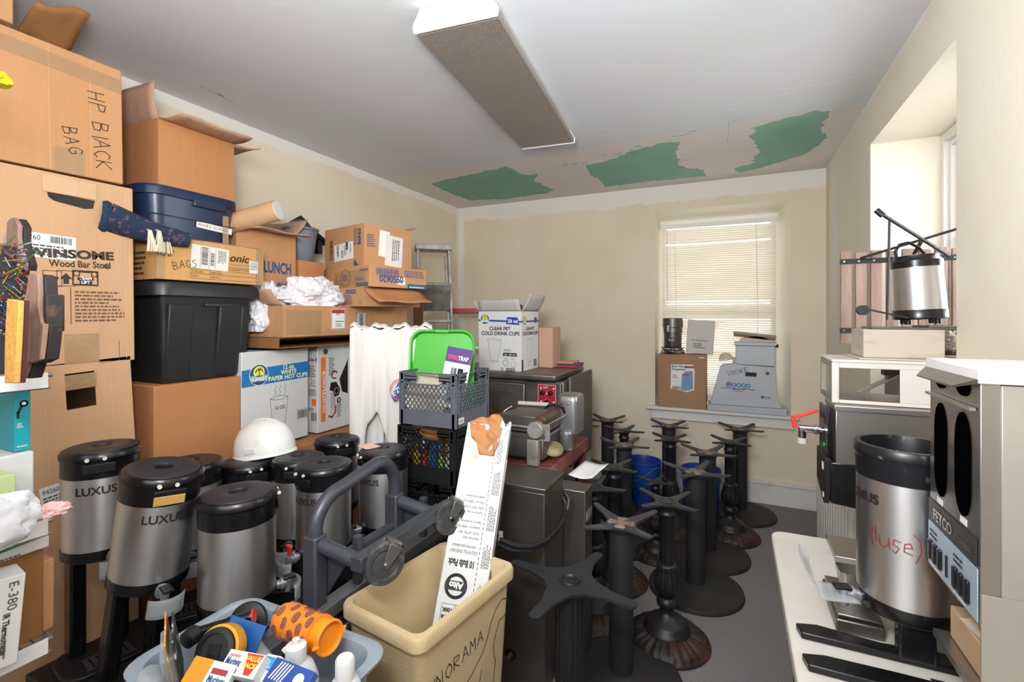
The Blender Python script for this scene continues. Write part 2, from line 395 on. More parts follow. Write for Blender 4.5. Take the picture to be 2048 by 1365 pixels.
# =============== ROOM ===============
XL, XR, YB, YF, ZC = -2.79, 0.69, 4.61, -2.0, 2.81
def wall_material(name, seed, whitebands, ca='dfd0b8', cb='e6dac5'):
    """cream paint with smeared white filler along the given bands (world coords)"""
    m = bpy.data.materials.new(name); m.use_nodes = True; nt = m.node_tree; N = nt.nodes; L = nt.links; b = N['Principled BSDF']
    b.inputs['Roughness'].default_value = 0.7; b.inputs['Specular IOR Level'].default_value = 0.25
    g = N.new('ShaderNodeNewGeometry'); sep = N.new('ShaderNodeSeparateXYZ'); L.new(g.outputs['Position'], sep.inputs[0])
    nz = N.new('ShaderNodeTexNoise'); nz.inputs['Scale'].default_value = 2.6; nz.inputs['Detail'].default_value = 8; nz.inputs['Roughness'].default_value = .65
    L.new(g.outputs['Position'], nz.inputs['Vector'])
    acc = None
    for (ax, val, width, dist) in whitebands:   # filler where |p[ax]-val| < width + noise*dist
        s = N.new('ShaderNodeMath'); s.operation = 'SUBTRACT'; L.new(sep.outputs[ax], s.inputs[0]); s.inputs[1].default_value = val
        ab = N.new('ShaderNodeMath'); ab.operation = 'ABSOLUTE'; L.new(s.outputs[0], ab.inputs[0])
        ns = N.new('ShaderNodeMath'); ns.operation = 'MULTIPLY_ADD'; L.new(nz.outputs['Fac'], ns.inputs[0]); ns.inputs[1].default_value = dist; ns.inputs[2].default_value = width - dist * .5
        c = N.new('ShaderNodeMath'); c.operation = 'SUBTRACT'; L.new(ns.outputs[0], c.inputs[0]); L.new(ab.outputs[0], c.inputs[1])
        mr = N.new('ShaderNodeMapRange'); mr.inputs['From Min'].default_value = -.008; mr.inputs['From Max'].default_value = .008; L.new(c.outputs[0], mr.inputs[0])
        if acc is None: acc = mr.outputs[0]
        else:
            mx = N.new('ShaderNodeMath'); mx.operation = 'MAXIMUM'; L.new(acc, mx.inputs[0]); L.new(mr.outputs[0], mx.inputs[1]); acc = mx.outputs[0]
    n2 = N.new('ShaderNodeTexNoise'); n2.inputs['Scale'].default_value = 1.3; n2.inputs['Detail'].default_value = 6; L.new(g.outputs['Position'], n2.inputs['Vector'])
    r2 = N.new('ShaderNodeValToRGB'); r2.color_ramp.elements[0].position = .35; r2.color_ramp.elements[1].position = .65
    r2.color_ramp.elements[0].color = lin(ca); r2.color_ramp.elements[1].color = lin(cb); L.new(n2.outputs['Fac'], r2.inputs[0])
    mix = N.new('ShaderNodeMix'); mix.data_type = 'RGBA'; L.new(r2.outputs[0], mix.inputs[6]); mix.inputs[7].default_value = lin('e5e1d8')
    if acc is not None: L.new(acc, mix.inputs[0])
    else: mix.inputs[0].default_value = 0
    # small scuffs
    n3 = N.new('ShaderNodeTexNoise'); n3.inputs['Scale'].default_value = 9; n3.inputs['Detail'].default_value = 10; n3.inputs['Roughness'].default_value = .75; L.new(g.outputs['Position'], n3.inputs['Vector'])
    r3 = N.new('ShaderNodeValToRGB'); r3.color_ramp.elements[0].position = .66; r3.color_ramp.elements[1].position = .74
    r3.color_ramp.elements[0].color = (0, 0, 0, 1); r3.color_ramp.elements[1].color = (1, 1, 1, 1); L.new(n3.outputs['Fac'], r3.inputs[0])
    mx2 = N.new('ShaderNodeMix'); mx2.data_type = 'RGBA'; L.new(mix.outputs[2], mx2.inputs[6]); mx2.inputs[7].default_value = lin('c0aa96'); 
    ms = N.new('ShaderNodeMath'); ms.operation = 'MULTIPLY'; ms.inputs[1].default_value = .35; L.new(r3.outputs[0], ms.inputs[0]); L.new(ms.outputs[0], mx2.inputs[0])
    L.new(mx2.outputs[2], b.inputs['Base Color'])
    bp = N.new('ShaderNodeBump'); bp.inputs['Strength'].default_value = .25; bp.inputs['Distance'].default_value = .02; L.new(nz.outputs['Fac'], bp.inputs['Height']); L.new(bp.outputs[0], b.inputs['Normal'])
    return m
M_wallB = wall_material('plaster back wall', 1, [(2, 2.78, .13, .22), (0, -2.79, .07, .08)])
M_wallL = wall_material('plaster left wall', 2, [(2, 2.80, .06, .12), (1, 4.62, .06, .1)])
M_wallR = wall_material('plaster right wall', 3, [(1, 4.3, .16, .5), (2, 2.85, .06, .12)], 'e3d9c4', 'e7dfcf')
M_wallN = wall_material('plaster niche', 4, [], 'e3dfd4', 'e8e5dc')
M_trim = mat('white trim paint', 'dcdad6', .45, color2='c2b8ae', vscale=4, thr=(.55, .8))
M_trimw = mat('window trim paint', 'e6e3dc', .4)

# ceiling: off white, a darker unpainted strip near the back and green tape-coat patches as painted areas
def ceiling_material():
    m = bpy.data.materials.new('ceiling paint'); m.use_nodes = True; nt = m.node_tree; N = nt.nodes; L = nt.links; b = N['Principled BSDF']
    b.inputs['Roughness'].default_value = .75; b.inputs['Specular IOR Level'].default_value = .2
    g = N.new('ShaderNodeNewGeometry'); sep = N.new('ShaderNodeSeparateXYZ'); L.new(g.outputs['Position'], sep.inputs[0])
    nz = N.new('ShaderNodeTexNoise'); nz.inputs['Scale'].default_value = 3; nz.inputs['Detail'].default_value = 8; L.new(g.outputs['Position'], nz.inputs['Vector'])
    a = N.new('ShaderNodeMath'); a.operation = 'MULTIPLY_ADD'; L.new(nz.outputs['Fac'], a.inputs[0]); a.inputs[1].default_value = .22; L.new(sep.outputs[1], a.inputs[2])
    mr = N.new('ShaderNodeMapRange'); mr.inputs['From Min'].default_value = 3.43; mr.inputs['From Max'].default_value = 3.46; L.new(a.outputs[0], mr.inputs[0])
    mix = N.new('ShaderNodeMix'); mix.data_type = 'RGBA'; L.new(mr.outputs[0], mix.inputs[0]); mix.inputs[6].default_value = lin('dcdde1'); mix.inputs[7].default_value = lin('e6ddd6')
    n3 = N.new('ShaderNodeTexNoise'); n3.inputs['Scale'].default_value = 1.2; n3.inputs['Detail'].default_value = 5; L.new(g.outputs['Position'], n3.inputs['Vector'])
    mv = N.new('ShaderNodeMix'); mv.data_type = 'RGBA'; mv.blend_type = 'MULTIPLY'; mv.inputs[0].default_value = .12; L.new(mix.outputs[2], mv.inputs[6]); L.new(n3.outputs['Color'], mv.inputs[7])
    L.new(mv.outputs[2], b.inputs['Base Color'])
    bp = N.new('ShaderNodeBump'); bp.inputs['Strength'].default_value = .3; bp.inputs['Distance'].default_value = .02; L.new(nz.outputs['Fac'], bp.inputs['Height']); L.new(bp.outputs[0], b.inputs['Normal'])
    return m
def carpet():
    m = bpy.data.materials.new('grey carpet'); m.use_nodes = True; nt = m.node_tree; N = nt.nodes; L = nt.links; b = N['Principled BSDF']
    b.inputs['Roughness'].default_value = .95; b.inputs['Specular IOR Level'].default_value = .1
    t = N.new('ShaderNodeTexCoord')
    n1 = N.new('ShaderNodeTexNoise'); n1.inputs['Scale'].default_value = 160; n1.inputs['Detail'].default_value = 3; L.new(t.outputs['Object'], n1.inputs['Vector'])
    r = N.new('ShaderNodeValToRGB'); r.color_ramp.elements[0].position = .3; r.color_ramp.elements[1].position = .7
    r.color_ramp.elements[0].color = lin('77777a'); r.color_ramp.elements[1].color = lin('9d9d9f'); L.new(n1.outputs['Fac'], r.inputs[0])
    sp = N.new('ShaderNodeTexNoise'); sp.inputs['Scale'].default_value = 38; sp.inputs['Detail'].default_value = 2; L.new(t.outputs['Object'], sp.inputs['Vector'])
    r2 = N.new('ShaderNodeValToRGB'); r2.color_ramp.elements[0].position = .73; r2.color_ramp.elements[1].position = .76
    r2.color_ramp.elements[0].color = (0, 0, 0, 1); r2.color_ramp.elements[1].color = (1, 1, 1, 1); L.new(sp.outputs['Fac'], r2.inputs[0])
    big = N.new('ShaderNodeTexNoise'); big.inputs['Scale'].default_value = 1.4; L.new(t.outputs['Object'], big.inputs['Vector'])
    mb_ = N.new('ShaderNodeMix'); mb_.data_type = 'RGBA'; L.new(big.outputs['Fac'], mb_.inputs[0]); L.new(r.outputs[0], mb_.inputs[6]); mb_.inputs[7].default_value = lin('827a76')
    mx = N.new('ShaderNodeMix'); mx.data_type = 'RGBA'; L.new(r2.outputs[0], mx.inputs[0]); L.new(mb_.outputs[2], mx.inputs[6]); mx.inputs[7].default_value = lin('b9b9b9')
    L.new(mx.outputs[2], b.inputs['Base Color'])
    bp = N.new('ShaderNodeBump'); bp.inputs['Strength'].default_value = .5; bp.inputs['Distance'].default_value = .01; L.new(n1.outputs['Fac'], bp.inputs['Height']); L.new(bp.outputs[0], b.inputs['Normal'])
    return m
M_ceil = ceiling_material()
struct(MB().box(XL - .3, XR + .7, YF - .2, YB + .6, -.1, 0).build('floor', carpet(), smooth=False))
struct(MB().box(XL - .3, XR + .7, YF - .2, YB + .6, ZC, ZC + .12).build('ceiling', M_ceil, smooth=False))
struct(MB().box(XL - .2, XL, YF, YB + .4, 0, ZC).build('wall_left', M_wallL, smooth=False))
struct(MB().box(XL - .2, XR + .7, YF - .2, YF, 0, ZC).build('wall_front', M_wallN, smooth=False))
# back wall with the window opening (flared jambs)
wx0, wx1, wz0, wz1 = -.66, .44, .77, 2.575
bw = MB()
for (a, b_, c, d_) in ((XL, wx0, 0, ZC), (wx1, XR + .7, 0, ZC), (wx0, wx1, 0, wz0), (wx0, wx1, wz1, ZC)):
    bw.box(a, b_, YB, YB + .30, c, d_)
struct(bw.build('wall_back', M_wallB, smooth=False))
# right wall with the deep niche
ny0, ny1, nz0, nz1, ndep = 2.11, 3.23, .95, 2.55, .30
rw = MB()
for (a, b_, c, d_) in ((YF, ny0, 0, ZC), (ny1, YB, 0, ZC), (ny0, ny1, 0, nz0), (ny0, ny1, nz1, ZC)):
    rw.box(XR, XR + .42, a, b_, c, d_)
struct(rw.build('wall_right', M_wallR, smooth=False))
# flared plaster reveal of the back window: right jamb splays
rv = MB()
rv.add([(wx1, YB - .001, wz0), (wx1, YB - .001, wz1), (wx1 - .085, YB + .2, wz1 - .06), (wx1 - .085, YB + .2, wz0), (wx1 + .001, YB + .29, wz0), (wx1 + .001, YB + .29, wz1)], [(0, 1, 2, 3), (3, 2, 5, 4), (1, 5, 2), (0, 3, 4)])
rv.add([(wx0, YB - .001, wz1), (wx1, YB - .001, wz1), (wx1 - .085, YB + .2, wz1 - .06), (wx0 + .02, YB + .2, wz1 - .06), (wx0, YB + .29, wz1), (wx1, YB + .29, wz1)], [(0, 3, 2, 1), (3, 4, 5, 2)])
rv.add([(wx0, YB - .001, wz0), (wx0, YB - .001, wz1), (wx0 + .02, YB + .2, wz1 - .06), (wx0 + .02, YB + .2, wz0), (wx0, YB + .29, wz0), (wx0, YB + .29, wz1)], [(0, 3, 2, 1), (3, 4, 5, 2)])
struct(rv.build('trim_1', mat('cream reveal', 'f0e8d4', .5), smooth=False))
# window 1: sash, mullion, glass, sill, apron
w1 = struct(thing('window_1', '', ''))
for k in ('label', 'category'): del w1[k]
fx0, fx1, fz0, fz1 = wx0 + .02, wx1 - .085, wz0 + .03, wz1 - .06
f = MB(); yy = YB + .2
for (a, b_, c, d_) in ((fx0, fx0 + .05, fz0, fz1), (fx1 - .05, fx1, fz0, fz1), (fx0 + .05, fx1 - .05, fz1 - .05, fz1), (fx0 + .05, fx1 - .05, fz0, fz0 + .07), (fx0 + .05, fx1 - .05, 1.60, 1.65)):
    f.box(a, b_, yy, yy + .05, c, d_)
f.build('window_frame', M_trimw, w1, bevel=.004)
MB().box(fx0 + .05, fx1 - .05, yy + .02, yy + .026, fz0 + .07, fz1 - .05).build('window_pane', M_glass, w1, smooth=False)
s = MB(); s.box(-.73, .49, YB - .075, YB + .2, .742, .772); s.box(-.69, .46, YB - .03, YB, .66, .742); s.box(-.70, .47, YB - .038, YB, .655, .672)
s.build('window_sill', M_trim, w1, bevel=.006)
# window 2: in the niche on the right
w2 = struct(thing('window_2', '', ''))
for k in ('label', 'category'): del w2[k]
xw = XR + ndep
f = MB()
def fr(x0, x1, a, b_, c, d_, t):
    f.box(x0, x1, a, a + t, c, d_); f.box(x0, x1, b_ - t, b_, c, d_); f.box(x0, x1, a + t, b_ - t, c, c + t); f.box(x0, x1, a + t, b_ - t, d_ - t, d_)
fr(xw, xw + .04, ny0 + .0, ny1 - .0, nz0, nz1, .045)
fr(xw + .02, xw + .06, ny0 + .045, ny1 - .045, nz0 + .045, nz1 - .045, .03)
fr(xw + .04, xw + .075, ny0 + .075, ny1 - .075, nz0 + .075, nz1 - .075, .045)
f.box(xw + .04, xw + .07, ny0 + .12, ny1 - .12, 1.72, 1.76)
f.build('window_frame', M_trimw, w2, bevel=.004)
MB().box(xw + .05, xw + .056, ny0 + .12, ny1 - .12, nz0 + .12, nz1 - .12).build('window_pane', M_glass, w2, smooth=False)
MB().box(XR - .02, xw, ny0, ny1, nz0 - .0, nz0 + .025).build('window_sill', M_trim, w2, bevel=.004)
# baseboards
def baseb(nm, x0, x1, y0, y1):
    b = MB(); b.box(x0, x1, y0, y1, 0, .17)
    if x1 - x0 > y1 - y0: b.box(x0, x1, y0 - .012, y1, .17, .20)
    else: b.box(x0 - .0, x1 + (.012 if x0 < 0 else 0), y0, y1, .17, .2)
    struct(b.build(nm, M_trim, bevel=.004))
baseb('baseboard_back', XL, XR, YB - .02, YB)
baseb('baseboard_left', XL, XL + .02, YF, YB - .03)
baseb('baseboard_right', XR - .02, XR, YF, YB - .03)

# ceiling patches of bare green board: ragged outlines, 1 mm skim layers
def ragged(pts, amp=.02, n=10, seed=0):
    rnd = random.Random(seed); out = []
    for i in range(len(pts)):
        a = Vector(pts[i]); b = Vector(pts[(i + 1) % len(pts)]); d = b - a; nn = max(2, int(d.length / .035)); nrm = Vector((-d.y, d.x)).normalized()
        for k in range(nn):
            j = rnd.uniform(-amp, amp) * (1 if k else .4) + (rnd.uniform(-amp, amp) * 1.8 if rnd.random() < .12 else 0)
            p = a + d * k / nn + nrm * j; out.append((p.x, p.y))
    return out
M_green = mat('green board', '7cae98', .8, color2='8ab8a4', vscale=5, thr=(.3, .7))
M_skim = mat('filler smear', 'd9cfc9', .8)
gp = [
 [(860, 368), (895, 358), (935, 350), (1015, 333), (1035, 345), (1058, 350), (1072, 347), (1075, 353), (1070, 362), (1108, 380), (1095, 386), (1010, 398), (940, 401), (905, 388)],
 [(1172, 330), (1215, 322), (1262, 303), (1330, 285), (1362, 283), (1352, 305), (1356, 328), (1372, 336), (1408, 340), (1412, 352), (1300, 362), (1210, 374), (1200, 360), (1180, 350)],
 [(1500, 256), (1560, 240), (1612, 226), (1660, 222), (1648, 240), (1645, 262), (1655, 275), (1640, 290), (1600, 312), (1540, 330), (1480, 346), (1470, 337), (1505, 327), (1518, 300), (1505, 280), (1512, 262)]]
tr = MB()
for i, g in enumerate(gp):
    P_ = [tuple(pt(x, y, Z=ZC)[:2]) for x, y in g]
    rg = ragged(P_, .014, seed=i)
    tr.prism(rg[::-1], ZC - .0016, ZC - .0004)
rnd = random.Random(5)
for (px, py, n_) in ((1160, 325, 5), (1240, 305, 7), (1285, 293, 6), (1365, 268, 5), (1350, 325, 5)):
    c = pt(px, py, Z=ZC)
    for k in range(n_):
        a = c + Vector((rnd.uniform(-.12, .12), rnd.uniform(-.03, .03), 0))
        q = [(a.x + math.cos(t) * rnd.uniform(.008, .03), a.y + math.sin(t) * rnd.uniform(.003, .008)) for t in [i_ * .9 for i_ in range(7)]]
        tr.prism(q[::-1], ZC - .0016, ZC - .0004)
struct(tr.build('trim_2', M_green, smooth=False))
# cracks and flaking ridges on the ceiling
ck = MB(); ckd = MB()
def crack(px, w, mb, seed, rep=8, z=ZC - .001):
    rnd = random.Random(seed); P_ = [pt(x, y, Z=ZC) for x, y in px]; out = []
    for a, b in zip(P_[:-1], P_[1:]):
        for k in range(rep): p = a.lerp(b, k / rep); out.append(p + Vector((rnd.uniform(-1, 1) * .004, rnd.uniform(-1, 1) * .004, 0)))
    out.append(P_[-1])
    for a, b in zip(out[:-1], out[1:]):
        d = (b - a).normalized(); n = Vector((-d.y, d.x, 0)) * w * rnd.uniform(.3, 1)
        mb.add([(v.x, v.y, z) for v in (a - n, b - n, b + n, a + n)], [(0, 3, 2, 1)])
crack([(190, 94), (215, 95), (245, 108), (300, 130), (370, 158), (400, 172)], .0014, ck, 1)
crack([(400, 172), (430, 186), (470, 207)], .0018, ckd, 2); crack([(434, 186), (447, 193)], .006, ckd, 5)
crack([(760, 352), (870, 335), (980, 322), (1060, 303)], .0018, ck, 3)
crack([(1165, 278), (1300, 255), (1400, 232), (1480, 215), (1560, 190), (1700, 155), (1790, 130)], .0035, ck, 4)
crack([(1180, 262), (1330, 240), (1500, 200)], .002, ck, 6); crack([(1560, 178), (1640, 168)], .004, ck, 7)
crack([(1456, 282), (1458, 246), (1500, 232)], .0012, ckd, 8)
struct(ck.build('trim_3', M_white, smooth=False)); struct(ckd.build('trim_4', mat('crack dark', '7a6f68', .9), smooth=False))

# ceiling light fixture
lf = thing('fluorescent_ceiling_light', 'long unlit fluorescent fixture with ribbed diffuser on the ceiling', 'ceiling light', (-1.035, 2.255, ZC - .095), 5.6)
w_, l_ = .355, 1.37
prof = [(-w_ / 2, 0), (w_ / 2, 0), (w_ / 2 + .004, .03), (w_ / 2 - .03, .093), (-w_ / 2 + .03, .093), (-w_ / 2 - .004, .03)]
b = MB()
for s_ in (-1, 1):
    b = MB(); b.prism(prof, 0, .012, T((0, s_ * l_ / 2 + (0.0 if s_ < 0 else .012), 0), (90, 0, 0))); b.build('end_cap', mat('fixture white', 'f0f0f0', .35), lf, bevel=.002)
b = MB(); b.prism([(-w_ / 2 + .03, .03), (w_ / 2 - .03, .03), (w_ / 2 - .034, .09), (-w_ / 2 + .034, .09)], -l_ / 2 + .014, l_ / 2 - .014, T((0, 0, 0), (90, 0, 0)))
b.build('housing', M_wpl, lf)
dm = bpy.data.materials.new('ribbed diffuser'); dm.use_nodes = True; N = dm.node_tree.nodes; L = dm.node_tree.links; bb = N['Principled BSDF']
bb.inputs['Base Color'].default_value = lin('8d847b'); bb.inputs['Roughness'].default_value = .35
t = N.new('ShaderNodeTexCoord'); wv = N.new('ShaderNodeTexWave'); wv.bands_direction = 'DIAGONAL'; wv.inputs['Scale'].default_value = 60; L.new(t.outputs['Object'], wv.inputs['Vector'])
w2_ = N.new('ShaderNodeTexWave'); w2_.bands_direction = 'X'; w2_.inputs['Scale'].default_value = 70; L.new(t.outputs['Object'], w2_.inputs['Vector'])
ad = N.new('ShaderNodeMath'); L.new(wv.outputs['Fac'], ad.inputs[0]); L.new(w2_.outputs['Fac'], ad.inputs[1])
bp = N.new('ShaderNodeBump'); bp.inputs['Strength'].default_value = .6; bp.inputs['Distance'].default_value = .003; L.new(ad.outputs[0], bp.inputs['Height']); L.new(bp.outputs[0], bb.inputs['Normal'])
b = MB(); b.prism([(-w_ / 2 + .003, .002), (w_ / 2 - .003, .002), (w_ / 2 - .001, .028), (-w_ / 2 + .001, .028)], -l_ / 2 + .013, l_ / 2 - .013, T((0, 0, 0), (90, 0, 0)))
b.build('diffuser', dm, lf)

# blinds of window 1
mbl = bpy.data.materials.new('blind slat'); mbl.use_nodes = True; N = mbl.node_tree.nodes; L = mbl.node_tree.links
bb = N['Principled BSDF']; bb.inputs['Base Color'].default_value = lin('e8e2d6'); bb.inputs['Roughness'].default_value = .45
tr_ = N.new('ShaderNodeBsdfTranslucent'); tr_.inputs[0].default_value = lin('f2e8d6'); mx = N.new('ShaderNodeMixShader'); mx.inputs[0].default_value = .22
L.new(bb.outputs[0], mx.inputs[1]); L.new(tr_.outputs[0], mx.inputs[2]); L.new(mx.outputs[0], N['Material Output'].inputs[0])
bl = thing('window_blind', 'closed cream venetian blind with a sagging slat in the back window', 'blind', (0, YB + .15, 0))
b = MB(); b.box(fx0 + .015, fx1 - .01, -.012, .03, 2.43, 2.47); b.build('head_rail', M_trimw, bl, bevel=.003)
b = MB(); sl = []
z = 2.41; i = 0; rnd = random.Random(3)
while z > .84 and i < 95:
    gap = .0195; tilt = 60 + rnd.uniform(-3, 3)
    if i == 6: gap = .034
    if i in (33, 34, 41): gap = .026; tilt = 50
    if i > 40: tilt = 50 + rnd.uniform(-6, 6)
    sk = R(.5 * math.sin(i * .23)) + (R(-.35) if 4 < i < 9 else 0)
    def fn(u, v, z=z, tilt=tilt, sk=sk, i=i):
        a = (v - .5) * .025; c = .0025 * (1 - (2 * v - 1) ** 2)
        return (fx0 + .02 + u * (fx1 - fx0 - .035), a * math.cos(R(tilt)) - c * math.sin(R(tilt)), z - a * math.sin(R(tilt)) + c * math.cos(R(tilt)) + sk * (u - .5) * .9 + .003 * math.sin(u * 5 + i * .4))
    q = MB(); q.grid(fn, 12, 4); o = q.build('slat', mbl, bl, smooth=True)
    z -= gap; i += 1
b = MB()
for x in (fx0 + .14, fx1 - .17, fx1 - .168): b.tube([(x, -.012, 2.43), (x + .012, -.014, 1.6), (x + .004, -.014, .87)], .0018, 5)
b.tube([(fx0 + .07, -.018, 2.43), (fx0 + .075, -.02, 1.7)], .0035, 6)
b.build('ladder_cord', mat('cord white', 'd8d4dc', .6), bl)
# =============== LEFT PILE OF CARTONS ===============
def corr_lines(t, F, xs, h, m=None):
    strokes(t, [[(x, .01), (x, h - .01)] for x in xs], F, .0025, m or M_card, 'fold_crease', .0006)
# supports at the floor
carton('plain brown carton on the floor under the two stool boxes', -2.72, -2.20, .70, 1.13, .012, .71, M_card)
# lower bar stool box
t, S = carton('lower tan stool box with a square hand hole and 94260 sticker', -2.72, -2.2, .735, 1.135, .715, 1.43, M_card, rot=(3, 0, 0), hole=(.475, .70, .76, .945))
F, e = face(S, '+x')
Q = F @ T((.105, .20, 0), (0, 0, 4)); decal(t, Q, 0, 0, .125, .085, M_white, 'address_sticker')
txt(t, '94260', Q, .006, .058, .024, M_ink, off=.0012, sx=.8); barcode(t, Q, .07, .058, .045, .018, n=18); smallprint(t, Q, .006, .008, .11, .045, 4); 
txt(t, 'WINSOME', F, .375, .15, .05, M_inkdk, align='RIGHT', bold=.001, fit=.20); txt(t, '®', F, .36, .197, .022, M_inkdk)
decal(t, F, .19, .615, .095, .055, M_tape, 'packing_tape'); corr_lines(t, F, [.06, .13, .33], S[2], M_cardL)
b = MB(); b.box(-.0, .002, .188, .286, .675, .713); 
# big stool box above
t, S = carton('tall tan bar stool box standing on the lower stool box', -2.72, -2.2, .58, 1.115, 1.42, 2.113, M_card, rot=(0.6, 0, 0), name='bar_stool_box')
F, e = face(S, '+x'); D = S[1]
def ux(px, py, x0=.58): p = pt(px, py, X=-2.2); return p.y - x0, p.z - 1.42
u, v = ux(54, 520); txt(t, 'WINSOME', F, u, v + .014, .042, M_inkdk, rot=2.2, fit=.262, bold=.002); u2, v2 = ux(222, 522); txt(t, '®', F, u2 - .02, v2 - .035, .03, M_inkdk)
u, v = ux(101, 533); txt(t, 'Wood Bar Stool', F, u, v, .034, M_inkdk, rot=2, fit=.185, bold=.0008)
for (pa, kind) in ((88, 0), (116, 1), (147, 2)):
    u, v = ux(pa, 541); wq = .052 if kind < 2 else .078; hq = .055
    strokes(t, [[(u, v), (u + wq, v), (u + wq, v - hq), (u, v - hq), (u, v)]], F, .0018, M_inkdk, 'handling_symbol')
    if kind == 0:
        disc(t, F, u + .026, v - .022, .017, M_inkdk, 'handling_symbol', a0=180, a1=372); strokes(t, [[(u + .026, v - .034), (u + .026, v - .045)], [(u + .014, v - .047), (u + .038, v - .047)]], F, .003, M_inkdk, 'handling_symbol')
    if kind == 1:
        poly(t, F, [(u + .008, v - .03), (u + .026, v - .008), (u + .044, v - .03), (u + .034, v - .03), (u + .034, v - .048), (u + .018, v - .048), (u + .018, v - .03)], M_inkdk, 'up_arrow')
    if kind == 2:
        poly(t, F, [(u, v), (u, v - hq), (u + wq, v - hq), (u + wq, v)], M_inkdk, 'handling_symbol', .001)
        poly(t, F, [(u + .022, v - .008), (u + .022, v - .034), (u + .056, v - .034), (u + .056, v - .008)], M_card, 'handling_symbol', .0014)
        for q in (.012, .066):
            disc(t, F, u + q, v - .012, .007, M_card, 'handling_symbol', .0014); poly(t, F, [(u + q - .007, v - .022), (u + q - .009, v - .050), (u + q + .009, v - .050), (u + q + .007, v - .022)], M_card, 'handling_symbol', .0014)
        txt(t, 'TEAM\nLIFT', F, u + .039, v - .034, .015, M_white, align='CENTER', bold=.0006, off=.0018, sp=.95)
        strokes(t, [[(u + .018, v - .030), (u + .06, v - .030)], [(u + .025, v - .045), (u + .055, v - .045)]], F, .0125, M_inkdk, 'handling_symbol', .0016)
u, v = ux(143, 576); strokes(t, [[(u, v), (u, v - .135)]], F, .002, M_inkdk, 'printed_rule'); smallprint(t, F, u + .012, v - .125, .17, .12, 9, mat('print brown grey', '6a5340', .7))
u, v = ux(32, 462); Q = F @ T((u, v - .08, 0), (0, 0, -2)); decal(t, Q, 0, 0, .165, .085, M_white, 'address_sticker')
txt(t, '94260', Q, .012, .06, .025, M_ink, sx=.85); barcode(t, Q, .09, .055, .06, .024, n=18); smallprint(t, Q, .01, .008, .14, .042, 4)
u, v = ux(129, 675); decal(t, F, u, v - .1, .105, .11, M_tape, 'packing_tape')
u, v = ux(98, 380); 
poly(t, F, [(u, v - .005), (u + .14, v - .012), (u + .134, v - .042), (u + .11, v - .048), (u + .02, v - .036), (u + .004, v - .025)], M_blk, 'hand_hole')
b = MB(); b.box(u - .012, u + .146, v - .008, v + .052, .001, .004, F); b.build('torn_hand_hole_flap', M_cardL, t, bevel=.001)
corr_lines(t, F, [.02, .035, .05, .06, .075, D - .03, D - .015], S[2], M_cardL)
u, v = ux(200, 727); strokes(t, [[(u, v), (D - .055, v + .005), (D - .055, v + .08)]], F, .0015, M_inkdk, 'printed_rule')
# HP BLACK BAG carton
t, S = carton('large brown carton marked HP BLACK BAG in black marker', -2.76, -2.2, .50, 1.075, 2.12, 2.57, M_cardE, rot=(0.8, 0, 0))
F, e = face(S, '+x')
handwrite(t, 'HP BlACK', F, .462, .325, .052, M_ink, rot=-85, w=.0030, cw=.78); handwrite(t, 'BAG', F, .385, .165, .044, M_ink, rot=-80, w=.0028, cw=.78)
decal(t, F, .0, .375, .57, .055, M_tape, 'packing_tape', rot=-2); decal(t, F, .36, 0, .09, .09, M_tape, 'packing_tape'); corr_lines(t, F, [.19, .35, .47], S[2])
t, S = carton('brown carton at the ceiling on top of the left stack', -2.76, -2.2, .22, .755, 2.585, 2.79, M_cardE)
b = MB()
def fn(u, v): return (-2.32 + u * .16, .80 + v * .15, 2.60 + .075 * u + .05 * v * u + .01 * math.sin(7 * v + 3 * u))
b.grid(fn, 6, 6); tag(b.build('cardboard_scrap', M_cardD, thick=.005), 'torn brown cardboard scrap lying on the HP BLACK BAG carton under the ceiling', 'cardboard scrap')

# ---- second stack ----
carton('brown carton standing on the floor in the second stack', -2.74, -2.24, 1.19, 1.57, .012, .80, M_cardO)
carton('orange-brown carton directly under the black tote', -2.74, -2.2, 1.185, 1.572, .805, 1.305, M_cardO)
def tote(label, x0, x1, y0, y1, z0, z1, m, lid_h, over, rad, taper, ribs, name='storage_tote', rz=0):
    w, d, h = x1 - x0, y1 - y0, z1 - z0
    t = thing(name, label, 'storage tote', ((x0 + x1) / 2, (y0 + y1) / 2, z0), rz)
    body = MB(); N_ = 9
    loops = []
    for k in range(N_ + 1):
        q = k / N_; s = taper + (1 - taper) * q; zz = q * (h - lid_h)
        if ribs and q > .86: s += .02
        loops.append([(x, y, zz) for x, y in rrect(w * s, d * s, rad)])
    body.loft(loops); body.build('tote_body', m, t, angle=50)
    lid = MB()
    o = over
    loops = [[(x, y, z) for x, y in rrect(w + 2 * o * a, d + 2 * o * a, rad + o * a)] for a, z in ((1, h - lid_h - .012), (1, h - .012), (.92, h - .004), (.6, h))]
    lid.loft(loops); lid.build('lid', m, t, angle=40, bevel=.002)
    rb = MB()
    for (yy, ww) in ribs or ():
        for k in range(1):
            s0 = taper; x_t = w / 2 + .0; x_b = w / 2 * s0
            rb.add([(x_b - .002, yy - ww / 2, .01), (x_b - .002, yy + ww / 2, .01), (x_t + .006, yy + ww / 2, h - lid_h - .05), (x_t + .006, yy - ww / 2, h - lid_h - .05),
                    (x_b + .008, yy - ww / 2 + .006, .01), (x_b + .008, yy + ww / 2 - .006, .01), (x_t + .014, yy + ww / 2 - .006, h - lid_h - .05), (x_t + .014, yy - ww / 2 + .006, h - lid_h - .05)],
                   [(0, 1, 2, 3), (4, 7, 6, 5), (0, 4, 5, 1), (3, 2, 6, 7), (1, 5, 6, 2), (0, 3, 7, 4)])
    if ribs: rb.build('wall_ribs', m, t, bevel=.002); 
    return t, (w, d, h)
M_tblk = mat('tote black', '232427', .38, var=.15, vscale=4)
